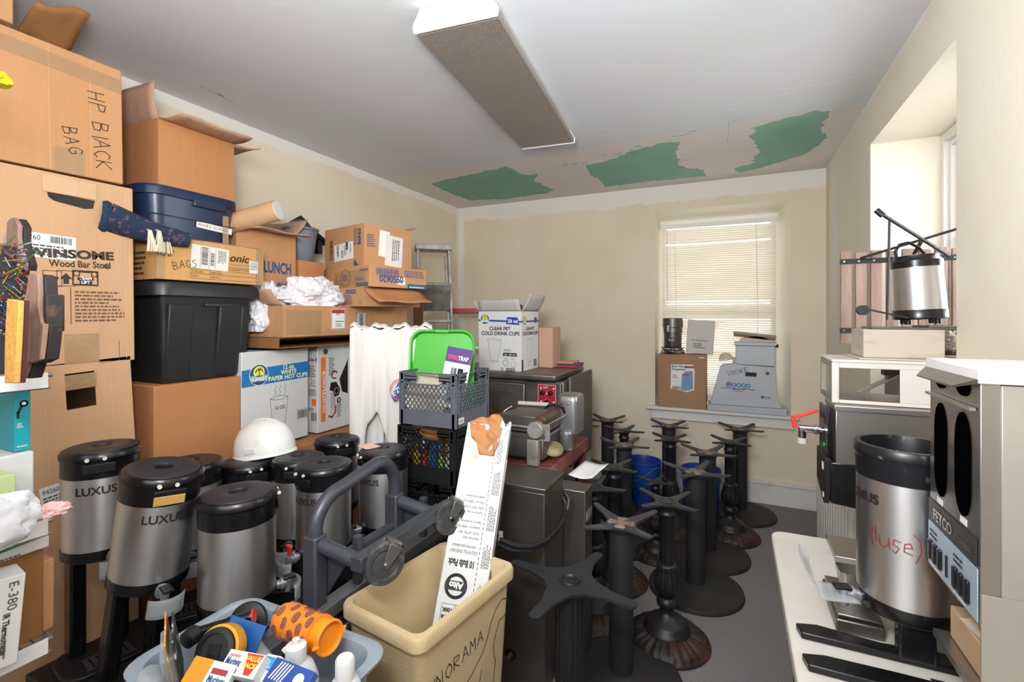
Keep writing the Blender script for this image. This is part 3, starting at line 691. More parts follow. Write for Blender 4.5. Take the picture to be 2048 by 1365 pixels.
M_tnavy = mat('tote navy', '1d2c49', .3, var=.15, vscale=4)
t, S = tote('black plastic storage tote with a flat lid under the HP BAGS carton', -2.7, -2.205, 1.215, 1.63, 1.31, 1.75, M_tblk, .05, .045, .02, .88, [(-.13, .11), (.10, .12), (.175, .05)])
MB().box(.245, .262, -.03, .14, .335, .352).build('carry_grip', M_tblk, t, bevel=.003)
t, S = tote('navy blue storage tote with a rounded lid above the HP BAGS carton', -2.72, -2.225, 1.17, 1.585, 1.935, 2.165, M_tnavy, .03, .012, .07, .9, None)
MB().box(.235, .262, -.02, .13, .165, .20).build('lid_clip', M_tnavy, t, bevel=.004)
F = Matrix.Translation((0.242, -.2075, 0)) @ face((0, 0, 1), '+x')[0]
F = T((.2405, 0, 0)) @ Matrix(((0, 0, 1, 0), (1, 0, 0, 0), (0, 1, 0, 0), (0, 0, 0, 1)))
Q = F @ T((.0, .075, .0), (0, 0, -4)); decal(t, Q, 0, .0, .17, .028, M_paper, 'masking_tape'); handwrite(t, 'MOVIES GLASES', Q, .008, .009, .012, M_ink, w=.0015, cw=.95)
decal(t, F, .125, .0, .03, .15, M_tape, 'packing_tape')

strokes(t, [[(-.2, .105), (.19, .10)]], F, .004, M_blkm, 'moulded_line')
# HP BAGS carton (open, wrapped in clear tape)
t, S = carton('crushed tan carton marked HP BAGS with a large shipping label', -2.66, -2.17, 1.185, 1.675, 1.757, 1.935, cardboard('cardboard golden', 'c99a60'), rz=-1, flaps={'-y': (62, .13), '+x': (-86, .12)}, inner=M_cardP)
F, e = face(S, '+x')
handwrite(t, 'HP', F, .03, .095, .027, M_ink, rot=8, w=.0024, cw=.9); handwrite(t, 'BAGS', F, .065, .045, .032, M_ink, rot=10, w=.0026, cw=.85)
Q = F @ T((.135, .06, 0), (0, 0, -3)); decal(t, Q, 0, 0, .17, .105, M_paper, 'shipping_label'); barcode(t, Q, .045, .02, .028, .075, n=20, vert=True); barcode(t, Q, .085, .02, .018, .055, n=16, vert=True); smallprint(t, Q, .12, .02, .04, .075, 6, vert=True); strokes(t, [[(.04, .004), (.04, .1)], [(.08, .004), (.08, .1)], [(.108, .004), (.108, .1)]], Q, .0012, M_ink, 'printed_rule', .0014)
txt(t, 'onic', F, .31, .105, .05, M_inkdk, shear=.3, bold=.0012, sx=1.15)
strokes(t, [[(.135, .054), (.45, .054), (.45, .012), (.135, .012), (.135, .054)], [(.135, .034), (.45, .034)], [(.22, .054), (.22, .012)], [(.31, .075), (.45, .075)], [(.31, .09), (.45, .09)]], F, .0014, M_inkdk, 'printed_rule')
txt(t, 'COLOR:', F, .14, .038, .014, M_inkdk); txt(t, 'QTY:', F, .14, .018, .014, M_inkdk); txt(t, 'NATURAL', F, .225, .038, .012, M_inkdk); txt(t, '300 PCS', F, .225, .018, .012, M_inkdk); txt(t, 'ECONOMY TOTE', F, .31, .061, .013, M_inkdk)
decal(t, F, .415, .055, .045, .06, M_white, 'small_label'); smallprint(t, F, .42, .06, .035, .05, 6, vert=True)
decal(t, F, .0, 0, .03, .178, M_tape, 'packing_tape'); decal(t, F, .45, .0, .035, .178, M_tape, 'packing_tape')
F, e = face(S, '-y'); smallprint(t, F, .3, .02, .12, .11, 5, M_inkdk)
# tapestry stocking poking out
t = thing('tapestry_stocking', 'navy tapestry stocking with cream tassels poking out of the HP BAGS carton', 'stocking', (-2.2, 1.13, 1.93), 0)
M_tap = mat('tapestry', '22304a', .95, color2='7a5560', vscale=45, thr=(.55, .62), bump=.6, bscale=200)
M_cuff = mat('blue chenille', '24405a', .95, var=.4, vscale=90, bump=.9, bscale=250)
b = MB(); b.tube([(.06, .16, .0), (.03, .06, .01), (.0, -.03, .035), (-.02, -.10, .055)], lambda q: .032 + .03 * q, 18); b.build('stocking_body', M_tap, t)
b = MB(); m_ = T((-.025, -.10, .055), (82, 0, -14)); b.lathe([(.044, 0), (.066, 0), (.07, .012), (.064, .026), (.044, .024), (.044, 0)], 26, m_, mod=lambda a, r, z: (r * (1 + .03 * math.sin(9 * a)), z)); b.build('cuff', M_cuff, t)
for k, (x, y) in enumerate(((.05, .0), (.065, .03), (.03, .07))):
    b = MB(); rnd = random.Random(k)
    for j in range(12):
        dx, dy = rnd.uniform(-.012, .012), rnd.uniform(-.014, .014)
        b.tube([(x - .02, y, .03), (x + .02 + dx * .4, y + dy * .4, .015), (x + .025 + dx, y + dy, -.035), (x + .025 + dx * 1.3, y + dy * 1.4, -.07)], .0022, 5)
    b.build('tassel', mat('cream yarn', 'd9cdb8', .9), t)

# open box on navy tote
carton('open brown carton with raised flaps on top of the navy tote', -2.7, -2.245, 1.225, 1.57, 2.17, 2.455, M_cardO, flaps={'-y': (2, .16), '+x': (88, .15), '+y': (78, .16), '-x': (20, .14)}, inner=M_cardP)
# white paper hot cups carton and blower carton on a brown carton
carton('wide brown carton on the floor under the hot cup and leaf blower boxes', -2.72, -2.1, 1.60, 2.48, .012, .905, M_cardO)
t, S = carton('white hot cup carton with a blue band beside the black tote', -2.65, -2.2, 1.577, 1.985, .92, 1.42, M_wbox)
F, e = face(S, '+x'); Bl = mat('print blue', '1b74b5', .45); Ye = mat('print yellow', 'f2e05a', .5); YeT = mat('print cream yellow', 'f4ecae', .5)
def sunset(t, F, u, v, r):
    disc(t, F, u, v, r * 1.06, M_white, 'sunset_logo', .0016); disc(t, F, u, v, r, mat('logo deep blue', '1a4f86', .5), 'sunset_logo', .0018)
    disc(t, F, u, v + r * .25, r * .62, Ye, 'sunset_logo', .002); poly(t, F, [(u - r * .97, v - .05 * r), (u + r * .97, v - .05 * r), (u + r * .8, v - r * .55), (u - r * .8, v - r * .55)], mat('logo sea', '7fc0dc', .5), 'sunset_logo', .0022)
    strokes(t, [[(u, v - .15 * r), (u + .04 * r, v + .25 * r), (u, v + .5 * r)], [(u, v + .5 * r), (u - .3 * r, v + .45 * r), (u - .38 * r, v + .25 * r)], [(u, v + .5 * r), (u + .3 * r, v + .5 * r), (u + .42 * r, v + .25 * r)], [(u, v + .5 * r), (u - .15 * r, v + .68 * r)], [(u, v + .5 * r), (u + .2 * r, v + .68 * r)], [(u - .3 * r, v - .12 * r), (u + .3 * r, v - .12 * r)]], F, r * .09, M_ink, 'sunset_logo', .0024)
    txt(t, 'SUNSET', F, u, v - r * .62, r * .56, YeT, align='CENTER', bold=.0008, off=.0026, sx=.92)
poly(t, F, [(0, .325), (.408, .335), (.408, .425), (0, .41)], Bl, 'printed_band')
sunset(t, F, .095, .38, .052)
txt(t, '12 oz.\nWHITE\nPAPER HOT CUPS', F, .275, .395, .032, YeT, align='CENTER', bold=.0008, off=.0018, sp=.85)
strokes(t, [[(.16, .245), (.175, .10), (.25, .10), (.27, .245)], [(.16, .245), (.20, .255), (.235, .255), (.27, .245), (.235, .235), (.19, .236), (.16, .245)]] + [[(.185 + k * .03, .26), (.195 + k * .03, .275), (.185 + k * .03, .29), (.195 + k * .03, .305), (.19 + k * .03, .318)] for k in range(3)], F, .0018, M_ink, 'cup_drawing')
txt(t, '12 OZ.', F, .185, .185, .024, M_ink, bold=.0005); barcode(t, F, .335, .11, .06, .045, n=20); strokes(t, [[(.33, .105), (.4, .105), (.4, .16), (.33, .16), (.33, .105)]], F, .001, M_ink, 'printed_rule')
txt(t, '1000', F, .07, .06, .022, M_ink)
t, S = carton('white and orange leaf blower carton beside the hot cup carton', -2.65, -2.2, 2.052, 2.42, .915, 1.43, M_wbox, name='leaf_blower_box')
F, e = face(S, '+x'); Or = mat('print orange', 'ee7a22', .5)
decal(t, F, .025, .06, .035, .38, Or, 'orange_band'); txt(t, 'BLOW·MULCH·VAC', F, .036, .36, .03, M_white, rot=-90, bold=.0008, off=.0014, sx=.95)
disc(t, F, .06, .475, .018, mat('print brown', '5c3424', .5)); ring(t, F, .06, .475, .01, .003, M_cardL, off=.0018)
smallprint(t, F, .085, .33, .05, .11, 10); smallprint(t, F, .10, .10, .015, .12, 8, M_red, vert=True); smallprint(t, F, .12, .10, .015, .14, 8, vert=True); smallprint(t, F, .15, .07, .04, .11, 12)
poly(t, F, [(.09, .24), (.10, .285), (.145, .285), (.16, .26), (.175, .24), (.165, .20), (.13, .195), (.12, .23)], M_blkm, 'blower_picture'); disc(t, F, .145, .23, .028, M_blkm, 'blower_picture', .0014); ring(t, F, .145, .23, .018, .004, M_wbox, off=.002)
ring(t, F, .13, .33, .022, .007, M_red, a0=20, a1=300); poly(t, F, [(.17, .3), (.22, .38), (.24, .42), (.24, .2), (.19, .22)], M_blkm, 'blower_picture')
strokes(t, [[(.085, .085), (.11, .075), (.135, .1), (.14, .14)]], F, .012, mat('print brick', 'b5492c', .5), 'blower_picture'); ring(t, F, .165, .17, .014, .006, M_blkm)
F, e = face(S, '-y'); u0 = e[0] - .12
txt(t, 'VAC', F, e[0] - .005, .48, .03, mat('print orange red', 'd9582a', .5), align='RIGHT', bold=.001); txt(t, '3-in-3', F, e[0] - .005, .42, .03, M_ink, align='RIGHT', bold=.001)
smallprint(t, F, e[0] - .07, .33, .065, .07, 6); smallprint(t, F, e[0] - .07, .22, .065, .04, 4); decal(t, F, e[0] - .045, .16, .035, .04, Or, 'orange_mark'); barcode(t, F, e[0] - .05, .07, .04, .05, n=12); smallprint(t, F, e[0] - .07, .13, .06, .02, 2)
strokes(t, [[(e[0] - .06, .28), (e[0] - .04, .30), (e[0] - .05, .32)], [(e[0] - .03, .28), (e[0] - .025, .31)], [(e[0] - .065, .278), (e[0] - .01, .275)]], F, .003, mat('print brown', '5c3424', .5), 'chair_picture')

# ---- third stack: long flat cartons ----
t, S = carton('flat brown carton with an open dark slot, under the long label carton', -2.68, -2.09, 1.70, 2.78, 1.435, 1.49, M_cardD, open_side='+x')
t, S = carton('long tan carton with a red striped shipping label below the plastic bags', -2.66, -2.08, 1.715, 2.74, 1.492, 1.655, M_cardE, flaps={'-y': (35, .10), '+x': (-97, .1), '-x': (-97, .1)}, inner=M_cardP)
F, e = face(S, '+x'); Q = F @ T((.32, .03, 0)); decal(t, Q, 0, 0, .115, .125, M_clear, 'document_pouch'); decal(t, Q, .01, .008, .095, .10, M_white, 'shipping_label', off=.0012); decal(t, Q, .01, .095, .095, .02, mat('print red', 'c22a24', .5), 'red_strip', off=.0014); smallprint(t, Q, .04, .085, .04, .015, 2); strokes(t, [[(.035, .048), (.1, .048)]], Q, .004, M_ink, 'printed_rule', .0018); smallprint(t, Q, .035, .018, .06, .022, 3, off=.0018)
decal(t, F, .02, .01, .23, .13, M_tape, 'packing_tape'); decal(t, F, .52, .03, .10, .11, M_tape, 'packing_tape'); decal(t, F, .53, .04, .075, .09, M_white, 'torn_label'); barcode(t, F, .55, .05, .03, .07, n=20, vert=True)
# rotated cartons
def rotbox(label, corner, rz, a, b_, z0, z1, m, **k):
    """near corner at corner, first face running b_ along rotated +y, second face running a along rotated -x"""
    c, s = math.cos(R(rz)), math.sin(R(rz))
    cx = corner[0] + (-a / 2) * c - (b_ / 2) * s; cy = corner[1] + (-a / 2) * s + (b_ / 2) * c
    return carton(label, cx - a / 2, cx + a / 2, cy - b_ / 2, cy + b_ / 2, z0, z1, m, rz=rz, **k)
M_teal = mat('print dark teal', '1f5f78', .5)
t, S = rotbox('tan carton with one drooping flap below the 0950620 carton', (-1.93, 2.13), -14, .52, .42, 1.658, 1.768, M_cardE, flaps={'+x': (118, .17), '-y': (-88, .05)}, inner=M_cardO)
F, e = face(S, '-y'); txt(t, '0950620', F, e[0] - .175, .075, .036, M_inkB, sx=.85, bold=.0012); smallprint(t, F, e[0] - .19, .012, .10, .06, 7, M_inkB); ring(t, F, e[0] - .03, .022, .012, .002, M_inkB)
t, S = rotbox('shallow tan carton printed 0950620 under the 59498 carton', (-1.90, 2.15), -14, .60, .43, 1.772, 1.898, M_cardE)
F, e = face(S, '+x'); FU = F @ T((e[0], e[1], 0), (0, 0, 180))
txt(t, '0950620', FU, e[0] - .20 - .04, .055, .058, M_inkB, sx=.85, bold=.002); barcode(t, F, .05, .075, .15, .035, n=30, m=M_inkB); strokes(t, [[(.045, .07), (.205, .07), (.205, .115), (.045, .115), (.045, .07)]], F, .002, M_inkB, 'printed_rule')
decal(t, F, .20, .02, .058, .045, M_white, 'sticker'); txt(t, '09506', FU, e[0] - .255, .076, .016, M_ink, off=.0016); decal(t, F, .275, .0, .155, .028, M_teal, 'teal_band'); smallprint(t, F, .25, .07, .17, .045, 4, M_inkB); smallprint(t, F, .29, .006, .12, .014, 1, M_white)
F, e = face(S, '-y'); FU = F @ T((e[0], e[1], 0), (0, 0, 180)); ring(t, F, e[0] - .245, .06, .05, .0025, M_ink, 'marker_circle'); smallprint(t, F, e[0] - .275, .045, .06, .04, 4, M_inkB); decal(t, F, e[0] - .135, .004, .12, .024, M_teal, 'teal_band'); smallprint(t, F, e[0] - .14, .04, .12, .02, 2, M_inkB); txt(t, 'DISPENSER', FU, .01, .02, .018, M_inkB, bold=.0005); decal(t, F, e[0] - .36, .01, .32, .09, M_tape, 'packing_tape')
t, S = rotbox('tan carton printed 59498 on top of the shallow 0950620 carton', (-1.985, 2.20), -13, .42, .36, 1.90, 2.155, M_cardE, flaps={'+y': (62, .06)}, inner=M_cardE)
MB().box(-.2, .2, -.17, .17, .245, .25).build('closed_top', M_cardE, t, smooth=False)
F, e = face(S, '-y'); E_ = e[0]
txt(t, '59498', F, E_ - .062, .23, .045, M_inkB, rot=-90, bold=.0015, sx=.9); txt(t, 'en', F, E_ - .185, .16, .05, M_inkdk, rot=-90, bold=.002, shear=.2); barcode(t, F, E_ - .36, .06, .03, .12, n=24, vert=True, m=M_inkdk); strokes(t, [[(E_ - .365, .055), (E_ - .325, .055), (E_ - .325, .185), (E_ - .365, .185), (E_ - .365, .055)]], F, .0015, M_inkdk, 'printed_rule')
Q = F @ T((E_ - .31, .042, 0), (0, 0, 3)); decal(t, Q, 0, 0, .205, .105, M_white, 'shipping_label'); barcode(t, Q, .03, .03, .022, .065, n=16, vert=True); barcode(t, Q, .08, .015, .018, .05, n=14, vert=True); smallprint(t, Q, .11, .02, .03, .07, 4, vert=True); smallprint(t, Q, .17, .02, .02, .07, 3, vert=True)
poly(t, F, [(E_ - .10, .005), (E_ - .05, .005), (E_ - .10, .05)], M_teal); smallprint(t, F, E_ - .10, .12, .03, .11, 4, M_inkB, vert=True)
F, e = face(S, '+x'); Q = F @ T((.10, .04, .0), (0, 0, -4)); decal(t, Q, 0, .03, .075, .16, M_white, 'torn_label'); decal(t, Q, .05, -.02, .13, .19, M_paper, 'handwritten_label', off=.0014); smallprint(t, Q, .10, .0, .06, .15, 4, vert=True, off=.002); smallprint(t, F, .02, .12, .07, .08, 6, M_inkB); decal(t, F, .27, .0, .055, .21, M_cardP, 'torn_tape_mark', off=.0006)
# lunch napkins box
t, S = carton('open brown lunch napkins carton behind the crumpled white bags', -2.72, -2.3, 1.62, 1.985, 1.66, 2.07, M_cardE, rz=0, flaps={'+x': (96, .15), '-y': (5, .1), '+y': (40, .14)}, inner=M_cardP)
F, e = face(S, '+x'); txt(t, 'LUNCH', F, e[0] - .03, .18, .085, M_inkB, align='RIGHT', bold=.003, sx=.62); txt(t, 'NAPKINS', F, e[0] + .01, .065, .085, M_inkB, align='RIGHT', bold=.003, sx=.6)
carton('small tan carton tucked behind the lunch napkins carton', -2.7, -2.3, 2.01, 2.2, 1.66, 1.93, M_cardO)
# mailing tube
a_ = Vector((-2.50, 1.52, 2.02)); b_ = pt(556, 421, d=2.42); t = thing('mailing_tube', 'brown mailing tube with a white end cap above the lunch napkins carton', 'mailing tube', a_)
MB().cyl((0, 0, 0), b_ - a_, .051, seg=32).build('tube', M_card, t); d_ = (b_ - a_).normalized()
MB().cyl(b_ - a_, b_ - a_ + d_ * .003, .048, seg=32).build('end_cap', M_wpl, t)
# grey tub and dark padded thing
c = pt(588, 530, X=-2.42); t = thing('grey_plastic_tub', 'round grey plastic tub behind the lunch napkins carton flap', 'tub', (-2.44, 2.14, 1.935))
b = MB(); b.lathe([(.07, 0), (.075, .01), (.098, .19), (.108, .195), (.11, .205), (.104, .21), (.094, .2), (.07, .015), (.0, .012)], 36); b.build('tub_body', mat('bluish grey plastic', '6c7680', .4), t)
t = thing('padded_black_case', 'creased black padded case lying against the left wall', 'case', (-2.6, 2.2, 2.08), 8)
def fn(u, v):
    a = u * 2 * math.pi; e = .8 + .2 * abs(math.cos(2 * a)); n = noise.noise(Vector((u * 6, v * 4, 1))) * .03
    r = math.sin(math.pi * min(max(v, .02), .98)) ** .5
    return (.13 * math.cos(a) * e * r + n, .23 * math.sin(a) * e * r + n, .2 * v - .08 + n + .05 * math.sin(2.2 * u * math.pi))
b = MB(); b.grid(fn, 28, 12); b.build('padded_shell', mat('crumpled black nylon', '26272a', .5, bump=1, bscale=25, color2='45464a', vscale=12, thr=(.5, .7)), t)
b = MB(); b.box(-.02, .08, .03, .26, .12, .145, T((0, 0, 0), (-22, 0, 0))); b.box(.0, .06, .2, .24, -.05, .06); b.build('frame_strap', M_blkm, t, bevel=.006)

# crumpled white bags
def bag(label, loc, sx, sy, sz, seed, m, rz=0, amp=.35, name='plastic_bag'):
    b = MB(); o = Vector((seed * 3.1, seed * 1.7, 0))
    def fn(u, v):
        th = u * 2 * math.pi; ph = v * math.pi
        p = Vector((math.sin(ph) * math.cos(th), math.sin(ph) * math.sin(th), math.cos(ph)))
        n = noise.noise(p * 2.2 + o) * amp + abs(noise.noise(p * 5 + o)) * amp * .55 + abs(noise.noise(p * 10 + o)) * amp * .25
        q = p * (.85 + n)
        z = q.z if q.z > -.55 else -.55
        return (q.x * sx, q.y * sy, (z + .55) * sz)
    b.grid(fn, 90, 48); ob = b.build(name, m, angle=22); ob.location = loc; ob.rotation_euler = (0, 0, R(rz)); return tag(ob, label, 'plastic bag')
M_bag = mat('white plastic film', 'e6e4e8', .35, color2='f0c4c0', vscale=6, thr=(.6, .72), bump=.3, bscale=30)
M_bag2 = mat('grey white plastic film', 'dcdde2', .35, bump=.3, bscale=30)
bag('crumpled white plastic bag with a pink print in the middle of the carton pile', (-2.22, 2.02, 1.645), .15, .22, .12, 1, M_bag)
bag('limp white plastic bag hanging beside the black tote', (-2.27, 1.76, 1.52), .10, .11, .17, 4, M_bag2)

# hard hat
t = thing('hard_hat', 'scuffed white hard hat in front of the hot cup carton', 'hard hat', (-1.93, 1.50, .985), 0, rot=(3, 8, -160))
b = MB(); b.lathe([(.118, 0), (.117, .03), (.110, .07), (.09, .108), (.058, .134), (.02, .146), (0, .147)], 48, T(s=(1.12, .94, 1)), mod=lambda a, r, z: (r * (1 - .01 * math.cos(4 * a)), z + .004 * (abs(math.sin(a)) < .16) * (r < .11)))
b.build('shell', mat('scuffed white', 'e6e5e2', .35, color2='b5b1ab', vscale=18, thr=(.62, .8)), t)
b = MB()
def fn(u, v):
    a = u * 2 * math.pi; ex = .012 + .05 * max(0, math.cos(a)) ** 2; r = .112 + v * ex
    return (r * 1.12 * math.cos(a), r * .94 * math.sin(a), .006 - v * .02 * (1 + max(0, math.cos(a))))
b.grid(fn, 60, 4); b.build('brim', MATS['scuffed white'], t, thick=.003)
for s_ in (-1, 1): MB().box(-.025, .025, s_ * .106, s_ * .114, .01, .035).build('slot', M_wpl, t, bevel=.003)
b = MB(); b.tube([(.07 * math.cos(a), .085 * math.sin(a), -.004) for a in [i * .5 for i in range(13)]], .005, 6, closed=True); b.build('suspension', M_blkm, t)
# =============== COFFEE SERVERS ===============
def ctxt(parent, s, r, ang, z, size, m, name='printed_text', bold=0.0, rot=0, tilt=0, M=None):
    F0 = Matrix.Identity(4); o = txt(parent, s, F0, 0, 0, size, m, bold=bold, align='CENTER', name=name, off=0, rot=rot)
    for v in o.data.vertices:
        x, y = v.co.x, v.co.y; a = R(ang) + x / r
        v.co = (M or Matrix.Identity(4)) @ Vector(((r + .0008) * math.cos(a), (r + .0008) * math.sin(a), z + y))
    return o
M_fauc = mat('smoked spigot', '9d9fa4', .3, metal=.6)
def faucet(par, r, ang, z, red=False, guard=True):
    A = T((0, 0, z), (0, 0, ang))
    b = MB(); b.cyl((r - .01, 0, 0), (r + .03, 0, 0), .015, seg=18); b.cyl((r + .012, 0, 0), (r + .022, 0, 0), .021, seg=20); b.cyl((r + .035, 0, -.03), (r + .035, 0, .015), .010, .014, seg=16)
    v = [A @ q for q in b.v]; b.v = v; f = b.build('faucet', M_fauc, par, bevel=.001)
    b = MB()
    if red: b.tube([A @ Vector(p) for p in ((r + .035, -.004, .015), (r + .035, -.012, .05), (r + .035, .012, .05), (r + .035, .004, .015))], .0045, 8); b.box(r + .028, r + .042, -.016, .016, .045, .056, A)
    else: b.box(r + .02, r + .06, -.014, .014, .014, .022, A)
    b.build('faucet_lever', M_red if red else M_blk, f, bevel=.002, label='red faucet lever' if red else None)
    if guard:
        g = MB(); 
        def fn(u, v): a = R(-70 + 140 * u); return (r + .035 + .05 * math.cos(a) * .8, .05 * math.sin(a), -.05 + .055 * v)
        g.grid(fn, 12, 3, A); g.build('faucet_guard', M_clear, par, thick=.003)
def server(label, x, y, z, H=.6, r=.107, fa=-40, red=False, la=None, lean=None, text='LUXUS', cover=None, steel_h=.235, guard=True, recess=None, handle=False, group='insulated coffee servers on the left', open_top=False, base=True, legs=True, rz=0):
    t = thing('coffee_server', label, 'coffee server', (x, y, z), 0, group, lean)
    zt = H; zl = H - .085; zs = zl - steel_h; zc = zs - .035
    if base:
        b = MB(); o = rrect(2 * r * .95, 2 * r * 1.15, r * .6); b.prism([(p[0] + r * .25, p[1]) for p in o], 0, .022, T((0, 0, 0), (0, 0, fa))); b.build('stand_base', M_blkm, t, bevel=.004)
        g = MB(); A = T((0, 0, .023), (0, 0, fa)); 
        for k in range(-3, 4): g.box(r * .35, r * 1.0, k * .018 - .006, k * .018 + .006, 0, .004, A)
        g.box(r * .3, r * .36, -.065, .065, 0, .004, A); g.box(r * .99, r * 1.05, -.065, .065, 0, .004, A); g.build('drip_grate', mat('grate grey', '55565a', .4, metal=.6), t)
    if legs:
        for s_ in (-1, 1):
            b = MB(); A = T((0, 0, 0), (0, 0, fa))
            b.box(-r * .75, -r * .1, s_ * r * .55 - .022, s_ * r * .55 + .022, .02 if base else 0, zc, A); b.build('stand_leg', M_blk, t, bevel=.008)
    b = MB(); b.lathe([(r * .97, zc), (r * 1.0, zc + .005), (r * 1.0, zs)], 48); b.build('collar', M_blk, t)
    b = MB(); b.lathe([(r * .985, zs), (r * .985, zl)], 56); b.build('steel_body', M_steel, t)
    if open_top:
        b = MB(); b.lathe([(r * .99, zl), (r * 1.01, zl + .05), (r * .99, zl + .052), (r * .99, zl + .058), (r * 1.04, zl + .06), (r * 1.04, zl + .078), (r * 1.0, zl + .085), (r * .9, zl + .085), (r * .86, zl + .06), (r * .84, zl + .03), (0, zl + .03)], 56); b.build('open_rim', mat('scaled black', '131318', .35, color2='77777c', vscale=30, thr=(.62, .8)), t)
    else:
        b = MB(); b.lathe([(r * .99, zl), (r * 1.0, zl + .055), (r * 1.04, zl + .06), (r * 1.04, zl + .072), (r * .98, zl + .082), (r * .92, zl + .083)], 56); rg = b.build('lid_ring', M_blk, t)
        b = MB(); b.lathe([(r * .92, zl + .078), (r * .90, zl + .086), (r * .82, zl + .088), (r * .30, zl + .091), (r * .25, zl + .088), (r * .22, zl + .074), (0, zl + .073)], 56); b.build('lid', M_blkd, t)
        A = T((0, 0, 0), (0, 0, recess if recess is not None else fa))
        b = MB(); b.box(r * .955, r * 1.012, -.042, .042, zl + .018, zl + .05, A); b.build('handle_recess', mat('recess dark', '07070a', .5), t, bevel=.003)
        for s_ in (-1, 1): MB().cyl(A @ Vector((r * .98, s_ * .022 - .008, zl + .066)), A @ Vector((r * 1.07, s_ * .022 - .008, zl + .066)), .006, seg=10).build('lid_catch', M_wpl, t)
    if handle:
        b = MB(); A = T((0, 0, 0), (0, 0, handle if handle is not True else 0)); b.tube([A @ Vector((0, r * .75 * math.cos(a), zt - .015 + .085 * math.sin(a) ** .8 if math.sin(a) > 0 else zt - .015)) for a in [math.pi * k / 12 for k in range(13)]], .006, 8, rx=.011); b.build('carry_handle', M_blkm, t)
    faucet(t, r, fa, zc + .015, red, guard)
    if text: ctxt(t, text, r * .99, la if la is not None else fa, zl - .05, .036, M_ink, bold=.0008)
    if cover == 'amber':
        A = T((0, 0, 0), (0, 0, recess if recess is not None else fa)); MB().box(r * 1.0, r * 1.03, -.04, .04, zl + .006, zl + .034, A).build('amber_gauge', mat('amber plastic', 'c49a52', .3), t, bevel=.003)
    if cover == 'paper':
        MB().box(-r * .9, -r * .1, -r * .75, -r * .1, zl + .092, zl + .0935, T((0, 0, 0), (0, 0, -20))).build('taped_note', mat('pink paper', 'e9bfae', .7), t, smooth=False)
    if cover == 'tape':
        MB().box(-r * .3, r * .5, -r * .12, r * .25, zl + .0915, zl + .0925, T((0, 0, 0), (0, 0, 20))).build('old_tape', M_tape, t, smooth=False)
    return t
ZP = .44
t = thing('low_black_table', 'low black table carrying the coffee servers in front of the cartons', 'table', (-1.62, 1.40, .012))
MB().box(-.46, .40, -.66, .50, ZP - .042, ZP - .012).build('table_top', M_blkm, t, bevel=.005)
for sx in (-.44, .38):
    for sy in (-.62, .46): MB().box(sx - .02, sx + .02, sy - .02, sy + .02, 0, ZP - .042).build('leg', M_blkm, t)
server('upright server at the far left beside the 94260 sticker', -1.965, .896, ZP, H=.715, fa=-10, la=-33, recess=-28)
server('leaning server with an amber gauge on its lid', -1.725, .87, ZP + .002, H=.69, fa=-12, la=-22, recess=-18, cover='amber', lean=(-3, 8, 0))
server('large server in the front row with its lid turned', pt(476, 985, d=1.55).x, pt(476, 985, d=1.55).y, ZP, H=.59, fa=60, recess=60, text=None, r=.113)
server('server half hidden behind the leaning one', pt(383, 935, d=1.92).x, pt(383, 935, d=1.92).y, ZP, H=.58, fa=-30, text=None)
server('server with old tape on its dusty lid in the middle row', pt(497, 925, d=2.09).x, pt(497, 925, d=2.09).y, ZP, H=.53, fa=-20, recess=-18, text=None, cover='tape')
server('server directly below the white hard hat', pt(597, 905, d=2.10).x, pt(597, 905, d=2.10).y, ZP, H=.545, fa=-60, recess=-50, text=None)
server('server at the back below the leaf blower box', pt(674, 882, d=2.46).x, pt(674, 882, d=2.46).y, ZP, H=.535, fa=-40, recess=-28, text=None)
server('server with black lettering and a red faucet behind the hand truck loop', pt(648, 925, d=1.94).x, pt(648, 925, d=1.94).y, ZP, H=.565, fa=-105, red=True, recess=-92, la=-88)
server('server with a pink note taped on its lid next to the milk crates', pt(768, 895, d=2.17).x, pt(768, 895, d=2.17).y, ZP, H=.56, fa=-120, recess=-118, la=-92, cover='paper', guard=False)
b = MB(); b.box(-.07, .07, -.05, .05, 0, .09); t = thing('power_tool_case', 'black and yellow tool case lying under the servers', 'tool case', (-1.30, 1.09, ZP + .001), 20)
b.build('case_body', M_blkm, t, bevel=.01); MB().box(-.072, .072, -.052, .052, .03, .05).build('yellow_band', mat('tool yellow', 'e0a01c', .5), t)

